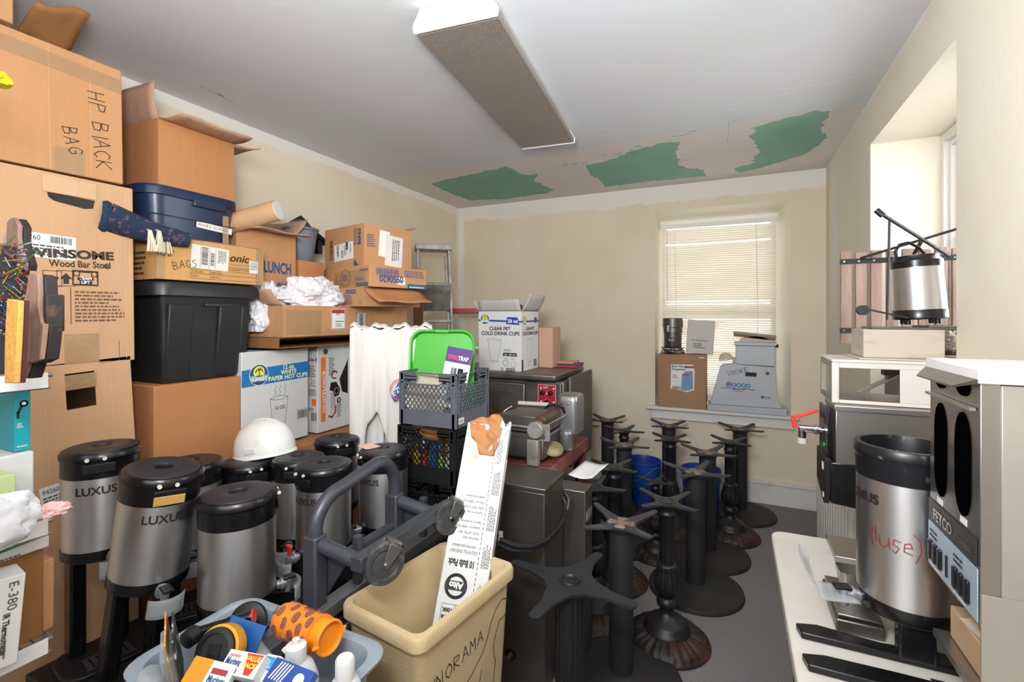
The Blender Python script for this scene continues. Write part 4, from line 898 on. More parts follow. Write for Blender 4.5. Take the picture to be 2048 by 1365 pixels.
# =============== MILK CRATES ===============
def crate(label, x, y, z, m, h=.262, rz=0):
    w = .33; t = thing('milk_crate', label, 'milk crate', (x, y, z), rz, 'stacked milk crates')
    b = MB(); b.box(-w / 2 + .006, w / 2 - .006, -w / 2 + .006, w / 2 - .006, 0, .008)
    def side(A):
        for z0, z1, th in ((0, .07, .006), (.152, .158, .009), (.222, .262 * 1, .004), (.205, .212, .009), (.222, .227, .011), (.238, .243, .011), (.255, .262, .012), (.07, .076, .009)):
            if z0 >= .205 and z0 < .25:
                for (a, c) in ((-w / 2, -.055 - (.262 - z0) * .3), (.055 + (.262 - z0) * .3, w / 2)): b.box(a, c, -w / 2, -w / 2 + th, z0, z1, A)
            else: b.box(-w / 2, w / 2, -w / 2 - (th - .006) * .6, -w / 2 + .006, z0, z1, A)
        for xx in (-w / 2, -w / 2 + .022, w / 2 - .028, w / 2 - .006): b.box(xx, xx + .006, -w / 2 - .005, -w / 2 + .006, 0, h, A)
        for xx in (-w / 2, w / 2 - .024): b.box(xx, xx + .024, -w / 2, -w / 2 + .004, 0, h, A)
        x0, x1, z0, z1 = -w / 2 + .024, w / 2 - .024, .076, .206
        for sgn in (-1, 1):
            c = -.35
            while c < .35:
                pts = []
                # line x = c + sgn*(z-z0)*.75
                a = Vector((c, z0)); e = Vector((c + sgn * (z1 - z0) * .78, z1))
                def clip(p, q):
                    p, q = p.copy(), q.copy()
                    for _ in range(2):
                        if p.x < x0: p = p + (q - p) * ((x0 - p.x) / (q.x - p.x)) if q.x > x0 else None
                        if p is None: return None
                        if p.x > x1: p = p + (q - p) * ((x1 - p.x) / (q.x - p.x)) if q.x < x1 else None
                        if p is None: return None
                        p, q = q, p
                    return p, q
                r_ = clip(a, e)
                if r_:
                    p, q = r_; d = (q - p)
                    if d.length > .01:
                        n = Vector((-d.y, d.x)).normalized() * .0022
                        P4 = [p - n, q - n, q + n, p + n]
                        vs = [(v.x, -w / 2 - .002, v.y) for v in P4] + [(v.x, -w / 2 + .003, v.y) for v in P4]
                        b.add(vs, [(0, 1, 2, 3), (7, 6, 5, 4), (0, 4, 5, 1), (1, 5, 6, 2), (2, 6, 7, 3), (3, 7, 4, 0)], A)
                c += .026
    for a in (0, 90, 180, 270): side(T((0, 0, 0), (0, 0, a)))
    b.build('crate_shell', m, t, smooth=False)
    h_ = MB(); h_.box(-.07, .07, -w / 2 - .009, -w / 2 - .003, .200, .207); h_.build('handle_lip', m, t)
    return t
M_cg = mat('crate grey', '5f636b', .5, var=.1); M_cb = mat('crate black', '1b1b1e', .45, var=.2)
cx, cy = -1.363, 2.118
tg = crate('grey milk crate on top of the crate stack, holding a green tray', cx, cy, 1.06, M_cg)
F, e = face((.33, .33, .262), '+x'); F = T((.008, 0, 0)) @ F; decal(tg, F, .01, .02, .05, .03, M_paper, 'sticker'); txt(tg, 'WEI', F, .014, .027, .02, M_ink, off=.0014)
crate('black milk crate full of colourful odds and ends under the grey crate', cx + .005, cy - .02, .795, M_cb)
crate('black milk crate third from the top of the crate stack', cx + .01, cy - .01, .53, M_cb)
crate('black milk crate near the floor in the crate stack', cx + .005, cy - .015, .265, M_cb)
crate('black milk crate at the bottom of the crate stack', cx, cy, 0.001, M_cb)
# odds and ends inside the black crate
rnd = random.Random(12); cols = ['d8b21c', 'c92a26', '2a5fae', '7fae3a', 'd9d4cc', '8c3b2a', 'e3c62c', '3c6f8f', 'c7c7c9', 'b33a2e', '4a8f4a', 'd8d0b8', 'e8b818']
for k in range(13):
    b = MB(); x = cx + .005 - .1 + .05 * (k % 5); y = cy - .02 - .10 + .07 * (k // 5); L_ = rnd.uniform(.10, .19); r = rnd.uniform(.014, .022)
    a, e_ = Vector((x, y, .806)), Vector((x + rnd.uniform(-.02, .02), y + rnd.uniform(-.012, .012), .806 + L_))
    b.tube([a, a.lerp(e_, .2), a.lerp(e_, .7), a.lerp(e_, .82), e_], lambda q: r * (1 if q < .7 else .5), 12)
    o = b.build('bottle', mat('odd ' + cols[k], cols[k], .35)); tag(o, ['yellow', 'red', 'blue', 'green', 'white', 'brown', 'yellow', 'blue grey', 'silver', 'red', 'dark green', 'cream', 'amber'][k] + ' small bottle standing in the black crate below the grey one, %s' % ['front left', 'front, second from left', 'front middle', 'front, second from right', 'front right', 'middle row left', 'middle row, second', 'centre', 'middle row, fourth', 'middle row right', 'back left', 'back, second', 'back middle'][k], 'bottle', 'odds and ends in the black crate')
t = thing('wicker_basket_rim', 'small oval brown basket stuck in the black crate', 'basket', (cx - .0, cy - .08, .97)); b = MB(); b.lathe([(.03, 0), (.055, .03), (.06, .06), (.055, .06), (.03, .008), (0, .006)], 24, T((0, 0, 0), (25, 0, 0), (1.4, .8, 1))); b.build('basket_body', M_cardD, t)
# green tray
t = thing('green_plastic_tray', 'bright green plastic tray standing upright in the grey crate', 'tray', (cx - .02, cy - .02, 1.075), rot=(-6, 0, 19))
M_gt = mat('lime green plastic', '46b034', .4)
H_ = .455; W_ = .35; loops = []
for (sw, y) in ((1.0, 0), (1.0, -.006), (.965, -.004), (.93, .022)):
    loops.append([(x * sw, y, H_ / 2 + zz * sw) for x, zz in rrect(W_, H_, .07, 8)])
b = MB(); b.loft(loops, cap0=False, cap1=False); b.build('tray_rim', M_gt, t, thick=.003, angle=30)
MB().prism([(x, z + H_ / 2) for x, z in rrect(W_ * .935, H_ * .935, .065, 8)], .020, .024, Matrix(((1, 0, 0, 0), (0, 0, 1, 0), (0, 1, 0, 0), (0, 0, 0, 1)))).build('tray_bottom', M_gt, t, angle=30)
MB().box(-.035, .035, -.008, .0, H_ - .014, H_ - .002).build('grip_tab', M_gt, t, bevel=.002)
# plates
for k in range(4):
    b = MB(); b.lathe([(0, 0), (.09, .002), (.112, .016), (.113, .018), (.09, .005), (0, .003)], 40)
    o = b.build('plate', mat('stoneware cream', 'cfc4ae', .4, color2='8f8a70', vscale=6, thr=(.5, .7)))
    o.location = (cx - .04, cy - .105 + .022 * k, 1.195); o.rotation_euler = (R(82), R(0), R(15)); tag(o, ['front', 'second', 'third', 'rearmost'][k] + ' cream patterned plate standing on edge in the grey crate', 'plate', 'plates in the grey crate')
# blister pack
t = thing('insect_trap_package', 'purple and white package leaning in the grey crate before the green tray', 'package', (cx + .085, cy - .095, 1.145), rot=(-4, 10, 19))
MB().box(-.065, .065, -.004, .004, 0, .30).build('card_backing', M_white, t, smooth=False); F, e = face((.13, .008, .3), '-y')
decal(t, F, 0, .225, .13, .075, mat('print purple', '4b2478', .5), 'purple_header'); txt(t, 'DYNA', F, .012, .24, .03, mat('print pink', 'dd3a6a', .5), bold=.001, fit=.05); txt(t, 'TRAP', F, .063, .24, .03, M_white, bold=.001, fit=.052)
smallprint(t, F, .085, .06, .04, .12, 8); decal(t, F, .006, .11, .02, .05, MATS['print purple'], 'purple_mark'); decal(t, F, .04, .11, .018, .09, mat('print cyan', '3aa0d0', .5), 'blue_mark')
for x in (-.012, .022): MB().cyl((x, -.014, .03), (x, -.014, .2), .013, seg=14).build('refill_tube', M_fauc if x < 0 else M_blkm, t)

# =============== FOLDED CANOPY ===============
t = thing('folded_canopy', 'white canopy cloth with a blue printed logo hanging over folded white poles', 'canopy', (-1.70, 2.085, .45), 31)
M_cloth = mat('white canvas', 'dedbd4', .8, var=.03, vscale=3)
top_z = 1.085
def fold(u, sgn): return .018 * math.sin(u * 23 + 1) + .012 * math.sin(u * 41) 
def fn(u, v):   # u along width, v down
    x = -.20 + .43 * u; bot = [(0, .93), (.10, .90), (.16, .60), (.30, .52), (.42, .60), (.55, .78), (.70, .96), (.80, .98), (.88, .80), (1, .45)]
    for (a, q), (c, w_) in zip(bot[:-1], bot[1:]):
        if a <= u <= c: L_ = q + (w_ - q) * (u - a) / (c - a)
    amp = .35 + v
    y = -.055 - .015 * math.sin(v * 3) + (.013 * math.sin(u * 17 + 1.5 * math.sin(u * 5 + 1) + v * 1.8) + .010 * noise.noise(Vector((u * 14, v * 1.6, 2)))) * amp
    return (x + .02 * v * math.sin(u * 9), y, top_z - L_ * v * .86 + .008 * math.sin(u * 30) * (1 - v))
b = MB(); b.grid(fn, 90, 30); b.build('front_cloth', M_cloth, t, thick=.003, angle=60)
def fn2(u, v):
    x = -.20 + .43 * u; y = -.055 + .12 * v; return (x, y + .004 * math.sin(u * 21), top_z + .018 * math.sin(math.pi * v) + .010 * math.sin(u * 21 + 1) + .006 * math.sin(u * 50))
b = MB(); b.grid(fn2, 60, 8); b.build('top_cloth', M_cloth, t, thick=.003, angle=60)
def fn3(u, v):
    return (-.2 + .43 * u, .02 + .014 * math.sin(u * 19) , top_z - .72 * v - .1 * u * v)
b = MB(); b.grid(fn3, 50, 12); b.build('rear_cloth', M_cloth, t, thick=.003, angle=60)
for x in (-.16, -.06, .04, .17):
    MB().box(x, x + .03, -.015, .01, 0, top_z - .01).build('pole', M_wpl, t, bevel=.002)
M_ez = mat('logo navy blue', '1f4f8f', .6); M_ezr = mat('logo coral', 'd9755f', .6)
F = Matrix(((1, 0, 0, .03), (0, 0, -1, -.112), (0, 1, 0, .70), (0, 0, 0, 1))) @ T((0, 0, 0), (0, 0, 12))
ring(t, F, .055, .055, .055, .005, M_ezr); ring(t, F, .055, .055, .046, .002, M_ezr)
poly(t, F, [(.0, .03), (.055, .10), (.11, .095), (.06, .0), (.05, .02), (.01, .0)], M_ez); txt(t, 'E·ZUP', F, .012, .028, .036, M_white, rot=28, bold=.001, off=.002, fit=.085)

# =============== HAND TRUCK ===============
t = thing('hand_truck', 'dark grey hand truck with a looped handle and two swivel casters', 'hand truck', (-1.12, 1.24, 0))
r = .0215; X0, Ya, Yb_ = 0, -.205, .16; zt = 1.06; rr = .10
def loop():
    p = [(0, Ya, .95)]
    for k in range(9): a = R(180 - 90 * k / 8); p.append((0, Ya + rr + rr * math.cos(a), zt - rr + rr * math.sin(a)))
    for k in range(9): a = R(90 - 90 * k / 8); p.append((0, Yb_ - rr + rr * math.cos(a), zt + .03 - rr + rr * math.sin(a)))
    p.append((0, Yb_, .95)); return p
MB().tube(loop(), r, 16).build('handle_loop', M_grey, t)
for y in (Ya, Yb_):
    MB().box(-.026, .026, y - .024, y + .024, .12, .955).build('upright', M_grey, t, bevel=.006)
    MB().cyl((.0, y + .005, .93), (.15, y + .01, .905), .022, seg=18).build('peg', M_grey, t, bevel=.002)
    b = MB(); b.prism([(0, 0), (.11, .0), (0, -.16)], -.004, .004, Matrix(((1, 0, 0, 0), (0, 0, 1, y + .03), (0, 1, 0, .90), (0, 0, 0, 1)))); b.build('gusset', M_grey, t)
MB().box(.145, .185, Ya - .01, Yb_ + .05, .885, .925).build('caster_bar', M_grey, t, bevel=.003)
MB().cyl((0, Ya, .84), (0, Yb_, .84), .018, seg=16).build('crossbar', M_grey, t)
MB().cyl((0, Ya, .60), (0, Yb_, .60), .018, seg=16).build('crossbar', M_grey, t)
b = MB(); b.box(-.0, .05, Ya - .22, Yb_ + .38, .71, .75); b.box(.0, .012, Ya - .22, Yb_ + .38, .66, .71); b.build('side_rail', mat('worn grey paint', '6a6a6d', .45, metal=.4, var=.3, vscale=10), t, bevel=.003)
for y in (Ya - .01, Yb_ - .02):
    MB().box(.02, .045, y + .14, y + .165, .70, .90).build('strut', M_grey, t, bevel=.003)
MB().box(-.30, .03, Ya - .03, Yb_ + .03, .12, .135).build('toe_plate', M_grey, t, bevel=.003)
for y in (Ya - .05, Yb_ + .03): MB().cyl((-.10, y, .105), (-.10, y + .04, .105), .104, seg=28).build('road_wheel', M_blkm, t, bevel=.01)
for y in (Ya + .05, Yb_ + .035):
    c = Vector((.20, y + .015, .885))
    wq = MB(); A = Matrix.Translation(c) @ T((0, 0, 0), (0, 90, -38)) 
    A = T(tuple(c)) @ T((0, 0, 0), (0, 0, -30)) @ T((0, 0, 0), (0, 90, 0))
    wq.lathe([(.012, -.016), (.040, -.013), (.043, -.018), (.057, -.018), (.061, -.009), (.061, .009), (.057, .018), (.043, .018), (.040, .013), (.012, .016)], 40, A)
    w_ = wq.build('caster_wheel', mat('worn black rubber', '3c3c3f', .55, color2='66645e', vscale=25, thr=(.5, .7)), t)
    MB().cyl(A @ Vector((0, 0, -.026)), A @ Vector((0, 0, .03)), .007, seg=12).build('axle', M_chrome, w_)
    for zz in (-.024, .024):
        b = MB(); b.prism([(-.058, -.022), (-.058, .022), (.0, .011), (.008, 0), (.0, -.011)], zz - .0015, zz + .0015, A @ T((0, 0, 0), (0, 0, -32))); b.build('fork', mat('zinc', '9a9a98', .35, metal=.9), t, bevel=.001)
    MB().lathe([(.024, .058), (.026, .066), (.02, .07)], 20, A @ T((0, 0, 0), (0, 0, -32)) @ T((0, 0, 0), (0, -90, 0))).build('swivel', MATS['zinc'], t)

# =============== BEIGE BIN, LAMP BOX, GREY TUB ===============
M_bei = mat('beige plastic', 'd2bd94', .5, color2='c2a97e', vscale=3, thr=(.4, .7), bump=.15, bscale=150)
t = thing('beige_slim_bin', 'tall narrow beige bin with a dinosaur doodle and DINORAMA in marker', 'bin', (-.857, 1.266, 0), -8.3)
def sq(w, h, r_, z): return [(x, y, z) for x, y in rrect(w, h, r_)]
W0, L0 = .322, .47
b = MB(); o_ = [sq(W0 * .72, L0 * .78, .03, 0), sq(W0 - .03, L0 - .035, .03, .69), sq(W0 - .028, L0 - .03, .03, .715), sq(W0, L0, .035, .722), sq(W0 + .002, L0 + .002, .036, .752), sq(W0 - .006, L0 - .006, .034, .76), sq(W0 - .04, L0 - .04, .03, .76), sq(W0 - .05, L0 - .05, .03, .74), sq(W0 * .70, L0 * .76, .03, .012)]
b.loft(o_); b.build('bin_shell', M_bei, t, angle=50)
# marker drawing on the +x side; the wall tapers, follow it
wtop, wbot = (W0 - .03) / 2, W0 * .72 / 2; ta = math.atan2(wtop - wbot, .69)
F = T((wbot, -L0 / 2, 0)) @ Matrix(((0, math.sin(ta), math.cos(ta), 0), (1, 0, 0, 0), (0, math.cos(ta), -math.sin(ta), 0), (0, 0, 0, 1)))
handwrite(t, 'DINORAMA', F, .035, .57, .040, M_ink, rot=4, w=.0028, cw=.92); handwrite(t, 'Co', F, .12, .515, .038, M_ink, rot=2, w=.0028, cw=.8); handwrite(t, 'INI', F, .18, .40, .045, M_ink, rot=8, w=.0028, cw=.9)
strokes(t, [[(.43, .66), (.40, .672), (.365, .655), (.34, .62), (.325, .585), (.30, .55), (.27, .53), (.23, .505), (.19, .47), (.14, .45), (.08, .44)], [(.43, .66), (.445, .64), (.445, .62), (.42, .605), (.39, .607), (.375, .58), (.36, .54), (.365, .51), (.375, .48), (.37, .44), (.365, .38)], [(.435, .625), (.428, .617)], [(.30, .50), (.29, .46), (.292, .43)]], F, .0028, M_ink, 'dinosaur_doodle')
# lamp box
bo = Vector((-.823, 1.165, .05)); tp = Vector((-.87, 1.69, 1.208)); zc_ = (tp - bo).normalized(); xc = Vector((.93, .37, 0)); xc = (xc - zc_ * xc.dot(zc_)).normalized(); yc = zc_.cross(xc)
A = Matrix((xc, yc, zc_)).transposed().to_4x4(); A.translation = bo
t = thing('lamp_tube_box', 'long white 10 bulb carton with a torn top leaning in the beige bin', 'box', (0, 0, 0)); t.matrix_world = A
Lb = 1.235; wb, db = .165, .085
MB().box(-wb / 2, wb / 2, -db / 2, db / 2, 0, Lb - .01).build('carton_body', M_wbox, t, bevel=.003)
MB().box(wb / 2 + .001, wb / 2 + .006, -db / 2 + .005, db / 2, 0, Lb - .13).build('dark_side_strip', mat('dark metal strip', '4a4443', .4, metal=.5), t)
b = MB(); rnd = random.Random(4); outl = [(-.075, .0), (-.06, -.055), (-.035, -.075), (-.02, -.115), (.035, -.115), (.048, -.06), (.052, -.01), (.05, .03), (.03, .055), (.0, .045), (-.02, .03), (-.05, .025)]
def fn(u, v):
    a = u * 2 * math.pi; k = u * len(outl); i = int(k) % len(outl); f_ = k - int(k); p = Vector(outl[i]).lerp(Vector(outl[(i + 1) % len(outl)]), f_); c = Vector((-.01, -.03)); q = c + (p - c) * v
    n = noise.noise(Vector((q.x * 45, q.y * 30, 3))) * .02 + .004 * math.sin(q.y * 150 + q.x * 60)
    return (q.x, -db / 2 - .006 - n * (1 if v > .1 else .5) + (.0 if q.y < -.01 else (q.y + .01) * .7), Lb - .01 + q.y)
b.grid(fn, 60, 12); b.build('torn_brown_cardboard', M_cardO, t, thick=.002, angle=25)
b = MB()
def fn(u, v): return (.045 + .04 * u, -db / 2 - .003 + .02 * math.sin(v * 3) * u - .004, Lb - .03 + .03 * v + .012 * math.sin(u * 9))
b.grid(fn, 8, 6); b.build('torn_flap', M_wbox, t, thick=.002)
F0 = T((-wb / 2, -db / 2, 0)) @ Matrix(((1, 0, 0, 0), (0, 0, -1, 0), (0, 1, 0, 0), (0, 0, 0, 1)))
FU = F0 @ T((wb, Lb + .09, 0), (0, 0, 180))  # upside down frame: (0,0) is the top-right corner, v runs down
def U(s, v, sz, m=M_ink, fit=None, u=.02, **k): txt(t, s, FU, u, v, sz, m, fit=fit, **k)
# distance from the top along the box
strokes(t, [[(.045, v), (.045, v + .008)] for v in [.11 + k * .016 for k in range(1, 60)]], FU, .002, M_ink, 'perforation_print')
for k, v in enumerate((.26, .38, .50, .62, .74)): smallprint(t, FU, .008, v, .028, .09, 5, vert=True, seed=k)
txt(t, 'FLUORESCENT', FU, .018, .24, .026, M_ink, rot=-90, fit=.09)
rows = [(.36, '• Amigable al medio ambiente™', .075), (.378, '• Mejor vida - 30,000* Horas', .08), (.396, '  BUENO  MEJOR  EXCELENTE', .075), (.414, '• Reproduce los colores realmente', .09), (.445, '• Better for the environment™', .085), (.463, '• Extended Life - 30,000* Hours', .09), (.481, '  GOOD   BETTER   BEST', .075), (.499, '• Shows true colors', .06)]
for v, s_, f_ in rows: U(s_, v, .012, fit=f_, u=.052)
U('VENTA POR CAJAS CERRADAS', .525, .012, fit=.085, u=.06); U('SOLD IN FULL CASES ONLY', .542, .015, fit=.098, u=.052); U('10 Bulb Pack', .574, .03, fit=.092, u=.055, bold=.0012)
ring(t, FU, .108, .655, .034, .010, M_ink, 'round_logo'); decal(t, FU, .072, .640, .072, .028, M_ink, 'logo_band', off=.0016); txt(t, 'Alto', FU, .108, .644, .027, M_white, align='CENTER', bold=.0012, off=.002)
strokes(t, [[(.055, .71), (.145, .71), (.145, .80), (.055, .80), (.055, .71)], [(.10, .71), (.10, .80)], [(.055, .745), (.145, .745)]], FU, .0012, M_ink, 'printed_table')
for k, s_ in enumerate(('4100K', '78', '30,000*', '2850')): txt(t, s_, FU, .141, .722 + k * .021, .016, M_ink, align='RIGHT', bold=.0008)
smallprint(t, FU, .06, .72, .035, .075, 6); txt(t, '48', FU, .115, .85, .03, M_ink, bold=.0014, align='RIGHT'); txt(t, 'Inch', FU, .12, .85, .018, M_ink); txt(t, '32', FU, .115, .89, .034, M_ink, bold=.0014, align='RIGHT'); txt(t, 'Watts', FU, .12, .89, .018, M_ink)
disc(t, F0, .05, Lb - .135, .010, mat('stain', 'd9b58a', .8), 'water_stain')
# grey tub with bathroom things
M_tub = mat('blue grey plastic', '99a4ae', .4, var=.04)
t = thing('grey_tub', 'light grey bus tub full of bottles and packets in the foreground', 'tub', (-1.01, .765, .62), 0)
W1, L1 = .52, .33
b = MB(); hT = .18; loops = [sq(W1 * .86, L1 * .82, .05, 0), sq(W1 - .05, L1 - .05, .055, hT - .03), sq(W1 - .045, L1 - .045, .055, hT - .012), sq(W1 + .0, L1 + .0, .06, hT - .012), sq(W1 + .004, L1 + .004, .06, hT - .004), sq(W1 - .004, L1 - .004, .06, hT), sq(W1 - .05, L1 - .05, .055, hT - .003), sq(W1 - .06, L1 - .06, .055, hT - .02), sq(W1 * .84, L1 * .80, .05, .006)]
b.loft(loops); b.build('tub_shell', M_tub, t, angle=50)
carton('brown carton on the floor carrying the grey tub', -1.24, -.79, .62, .92, .012, .612, M_cardD)
# things in the tub (tub floor at .626)
def bottle(label, p, prof, m, capprof, mc, rot=(0, 0, 0), pump=False, nm='bottle', sc=1):
    o = thing(nm, label, 'bottle', p, rot=rot); b = MB(); b.lathe([(a * sc, z * sc) for a, z in prof], 32); b.build('bottle_body', m, o)
    b = MB(); b.lathe([(a * sc, z * sc) for a, z in capprof], 28); c = b.build('cap', mc, o)
    if pump:
        z0 = capprof[-1][1]; b = MB(); b.tube([(.004, 0, z0), (0, 0, z0 + .012), (-.012, 0, z0 + .018), (-.05, 0, z0 + .012)], lambda q: .010 - .004 * q, 12, rx=.013); b.build('pump_spout', mc, o)
    return o
M_lot = mat('pale lotion plastic', 'd4d8dc', .35); M_oran = mat('orange silicone', 'f2872a', .5); M_cglass = mat('smoked bottle glass', '8a5548', .1)
c = pt(592, 1330, d=1.05)
bottle('white lotion bottle with a pump in the grey tub', (c.x, c.y, .679), [(.03, 0), (.034, .01), (.034, .09), (.026, .112), (.014, .122), (.014, .13)], M_lot, [(.016, .122), (.016, .145), (.013, .147), (.006, .148), (.006, .155)], M_wpl, rot=(0, 0, -20), pump=True, sc=1.36)
c = pt(690, 1360, d=1.0)
bottle('clear lotion bottle with a tall white cap at the right end of the grey tub', (c.x, c.y, .679), [(.03, 0), (.036, .01), (.034, .08), (.02, .115), (.014, .12)], M_lot, [(.0145, .118), (.0145, .148), (.012, .152), (0, .153)], M_wpl, sc=1.36)
c = pt(530, 1315, d=1.17)
bottle('small white bottle with a blue ribbed cap in the grey tub', (c.x, c.y + .02, .70), [(.02, 0), (.024, .01), (.024, .09), (.02, .10)], M_wpl, [(.021, .10), (.022, .104), (.020, .13), (.014, .136), (0, .137)], mat('cap blue', '1f68a8', .4), rot=(20, -25, 0), sc=1.15)
# orange sleeve bottle lying across
a_, e_ = pt(562, 1235, d=1.20), pt(680, 1285, d=1.10); fr_, L_ = frame_between(a_, e_)
t = thing('orange_water_bottle', 'glass water bottle in an orange silicone sleeve with oval holes', 'water bottle', (0, 0, 0)); t.matrix_world = fr_
rb_ = .042; LB = .17
prof = [(.0, 0), (.02, .0), (.034, .008), (.041, .03), (.038, .075), (.036, .09), (.040, .13), (.041, .145)]
MB().lathe(prof, 40).build('sleeve', M_oran, t)
for ri, z in enumerate((.030, .056, .082, .108, .132)):
    for k in range(6):
        a = R(k * 60 + (30 if ri % 2 else 0)); q = min(range(len(prof)), key=lambda i: abs(prof[i][1] - z)); rr_ = .0385 + (.002 if ri in (0, 4) else 0)
        A_ = Matrix.Rotation(a, 4, 'Z') @ T((rr_ + .0004, 0, z), (0, 90, 0)); b = MB(); b.lathe([(.0115, -.005), (.0115, .0004), (0, .0012)], 18, A_ @ Matrix.Diagonal((.8, 1.1, 1, 1))); b.build('hole', M_cglass, t)
b = MB(); b.lathe([(.037, .144), (.038, .147), (.0385, .172), (.035, .176), (.033, .170), (0, .170)], 40); cp = b.build('screw_cap', mat('orange cap', 'f59118', .4), t)
b = MB(); b.tube([(.036 * math.cos(a), .036 * math.sin(a), .176) for a in [math.pi * 2 * k / 24 for k in range(24)]], .0035, 8, closed=True); b.tube([(.036, 0, .17), (.046, 0, .176), (.036, 0, .182)], .004, 8); b.tube([(-.036, 0, .17), (-.046, 0, .176), (-.036, 0, .182)], .004, 8); b.build('cap_ring', MATS['orange cap'], cp)
# flashlight, reel, black disc
a_, e_ = pt(400, 1265, d=1.17), pt(508, 1233, d=1.20); t = thing('black_flashlight', 'black ribbed flashlight handle with a red end ring in the grey tub', 'flashlight', (0, 0, 0)); fr_, L_ = frame_between(a_, e_); t.matrix_world = fr_
MB().lathe([(.013, 0), (.013, L_ * .5)] + [(.014 + .0012 * (k % 2), L_ * (.5 + .025 * k)) for k in range(18)] + [(.013, L_ * .97)], 24).build('barrel', M_blk, t, angle=60); MB().lathe([(.012, L_ * .97), (.017, L_ * .98), (.017, L_ * 1.01), (.0, L_ * 1.01)], 24).build('end_ring', M_red, t, label='red end ring')
MB().lathe([(.012, -.03), (.02, -.025), (.022, .0), (.013, .01)], 20, T((0, 0, -.01), (0, 60, 0))).build('lamp_head', M_blkm, t)
c = pt(440, 1300, d=1.08); t = thing('yellow_tape_reel', 'round yellow and black case leaning in the grey tub', 'tape reel', c, rot=(62, 0, 18))
MB().lathe([(.0, -.025), (.047, -.025), (.05, -.02), (.05, .01), (.046, .014)], 40).build('yellow_shell', mat('tool yellow', 'e0a01c', .5), t); MB().lathe([(.046, .008), (.044, .022), (.034, .024), (.032, .02), (0, .02)], 40).build('black_cover', M_blkm, t)
MB().box(-.015, .015, -.012, .012, .02, .0225).build('moulded_mark', M_blk, t)
c = pt(497, 1245, d=1.26); b = MB(); b.lathe([(0, -.01), (.045, -.01), (.048, -.004), (.048, .008), (.042, .012), (0, .012)], 36, T((0, 0, 0), (68, 0, 25))); o = b.build('round_lid', M_blkm); o.location = c; tag(o, 'dark round lid leaning against the rear corner of the grey tub', 'lid')
# clip tool
t = thing('metal_grater', 'small chrome wire rack between the flashlight and the orange bottle', 'wire rack', pt(520, 1265, d=1.17), rot=(0, -30, 20))
for k in range(4): MB().tube([(0, k * .008, 0), (.06, k * .008, .012), (.065, k * .008, .02), (.05, k * .008, .026)], .0016, 6).build('wire', M_chrome, t)
MB().box(-.005, .003, -.004, .03, -.01, .006).build('rack_grip', M_blkm, t, bevel=.002)
# medicine boxes and packets
def packet(label, px, py, d, w, dd, h, rot, m, prints, nm='medicine_box'):
    t = thing(nm, label, 'medicine box', pt(px, py, d=d), rot=rot); MB().box(-w / 2, w / 2, -dd / 2, dd / 2, 0, h).build('box_body', m, t, bevel=.001)
    F, e = face((w, dd, h), '+z'); prints(t, F, w, dd); return t
M_wine = mat('print wine red', 'a8303a', .5); M_vred = mat('print value red', 'd8382a', .5)
def pr1(t, F, w, d):
    decal(t, F, 0, 0, w * .45, d, mat('print amber', 'f0931e', .5), 'orange_panel'); decal(t, F, w * .52, d * .55, w * .36, d * .2, M_wine, 'red_bar', off=.001); txt(t, 'Mucinex', F, w * .52, d * .25, .018, M_inkB, fit=w * .4, bold=.0004)
def pr2(t, F, w, d):
    txt(t, 'Mucinex', F, w * .06, d * .35, .022, M_inkB, fit=w * .42, bold=.0005); decal(t, F, w * .05, d * .08, w * .42, d * .18, M_wine, 'red_bar'); decal(t, F, w * .08, d * .72, w * .3, d * .1, mat('print pale pink', 'd98a8a', .5), 'pink_bar'); poly(t, F, [(w * .52, d * .95), (w * .98, d * .95), (w * .85, d * .1), (w * .7, d * .1)], M_vred, 'value_flag'); txt(t, 'VALUE\nPACK', F, w * .75, d * .66, .013, Ye, align='CENTER', bold=.0005, off=.0018)
packet('open orange and white cold medicine box in the grey tub', 425, 1355, 1.02, .10, .05, .018, (38, 5, 15), M_white, pr1)
packet('white cold medicine box with a red value pack flag in the grey tub', 497, 1340, 1.04, .095, .045, .03, (35, -3, 8), M_white, pr2)
packet('small white and cyan medicine box beside the value pack box', 545, 1345, 1.04, .045, .05, .02, (35, -8, 0), M_white, lambda t, F, w, d: (decal(t, F, .003, d * .4, w * .85, d * .5, MATS['print cyan'], 'cyan_panel'), smallprint(t, F, .006, d * .5, w * .6, d * .3, 3, M_white)))
packet('white and dark blue packet at the bottom edge of the grey tub', 585, 1362, .98, .10, .045, .02, (35, 4, 5), mat('print packet blue', '2c4f9c', .4), lambda t, F, w, d: ([strokes(t, [[(w * (.1 + .07 * k), d * .2), (w * (.2 + .07 * k), d * .9)]], F, .003, M_white) for k in range(5)], disc(t, F, w * .75, d * .5, .012, M_white)))
b = MB(); b.box(-.045, .045, -.002, .002, 0, .07); o = b.build('blue_card', mat('card blue', '1a5ca4', .5), bevel=.001); o.location = pt(470, 1310, d=1.12); o.rotation_euler = (R(-25), R(15), R(20)); tag(o, 'plain blue card tucked behind the medicine boxes in the grey tub', 'card')
for k, (px, col, lb) in enumerate(((352, 'c98a2e', 'orange printed hanging card at the left end of the grey tub'), (366, '2c3430', 'dark printed hanging card beside the orange one in the grey tub'))):
    t = thing('hanging_card', lb, 'card', pt(px, 1355, d=1.08), rot=(8, 14 - 3 * k, -30)); MB().box(-.05, .05, -.0015, .0015, 0, .14).build('card_body', mat('card ' + col, col, .5, color2='d8d8d4', vscale=25, thr=(.55, .65)), t); MB().box(-.045, .045, -.016, -.0015, .01, .10).build('blister', M_clear, t, bevel=.005)
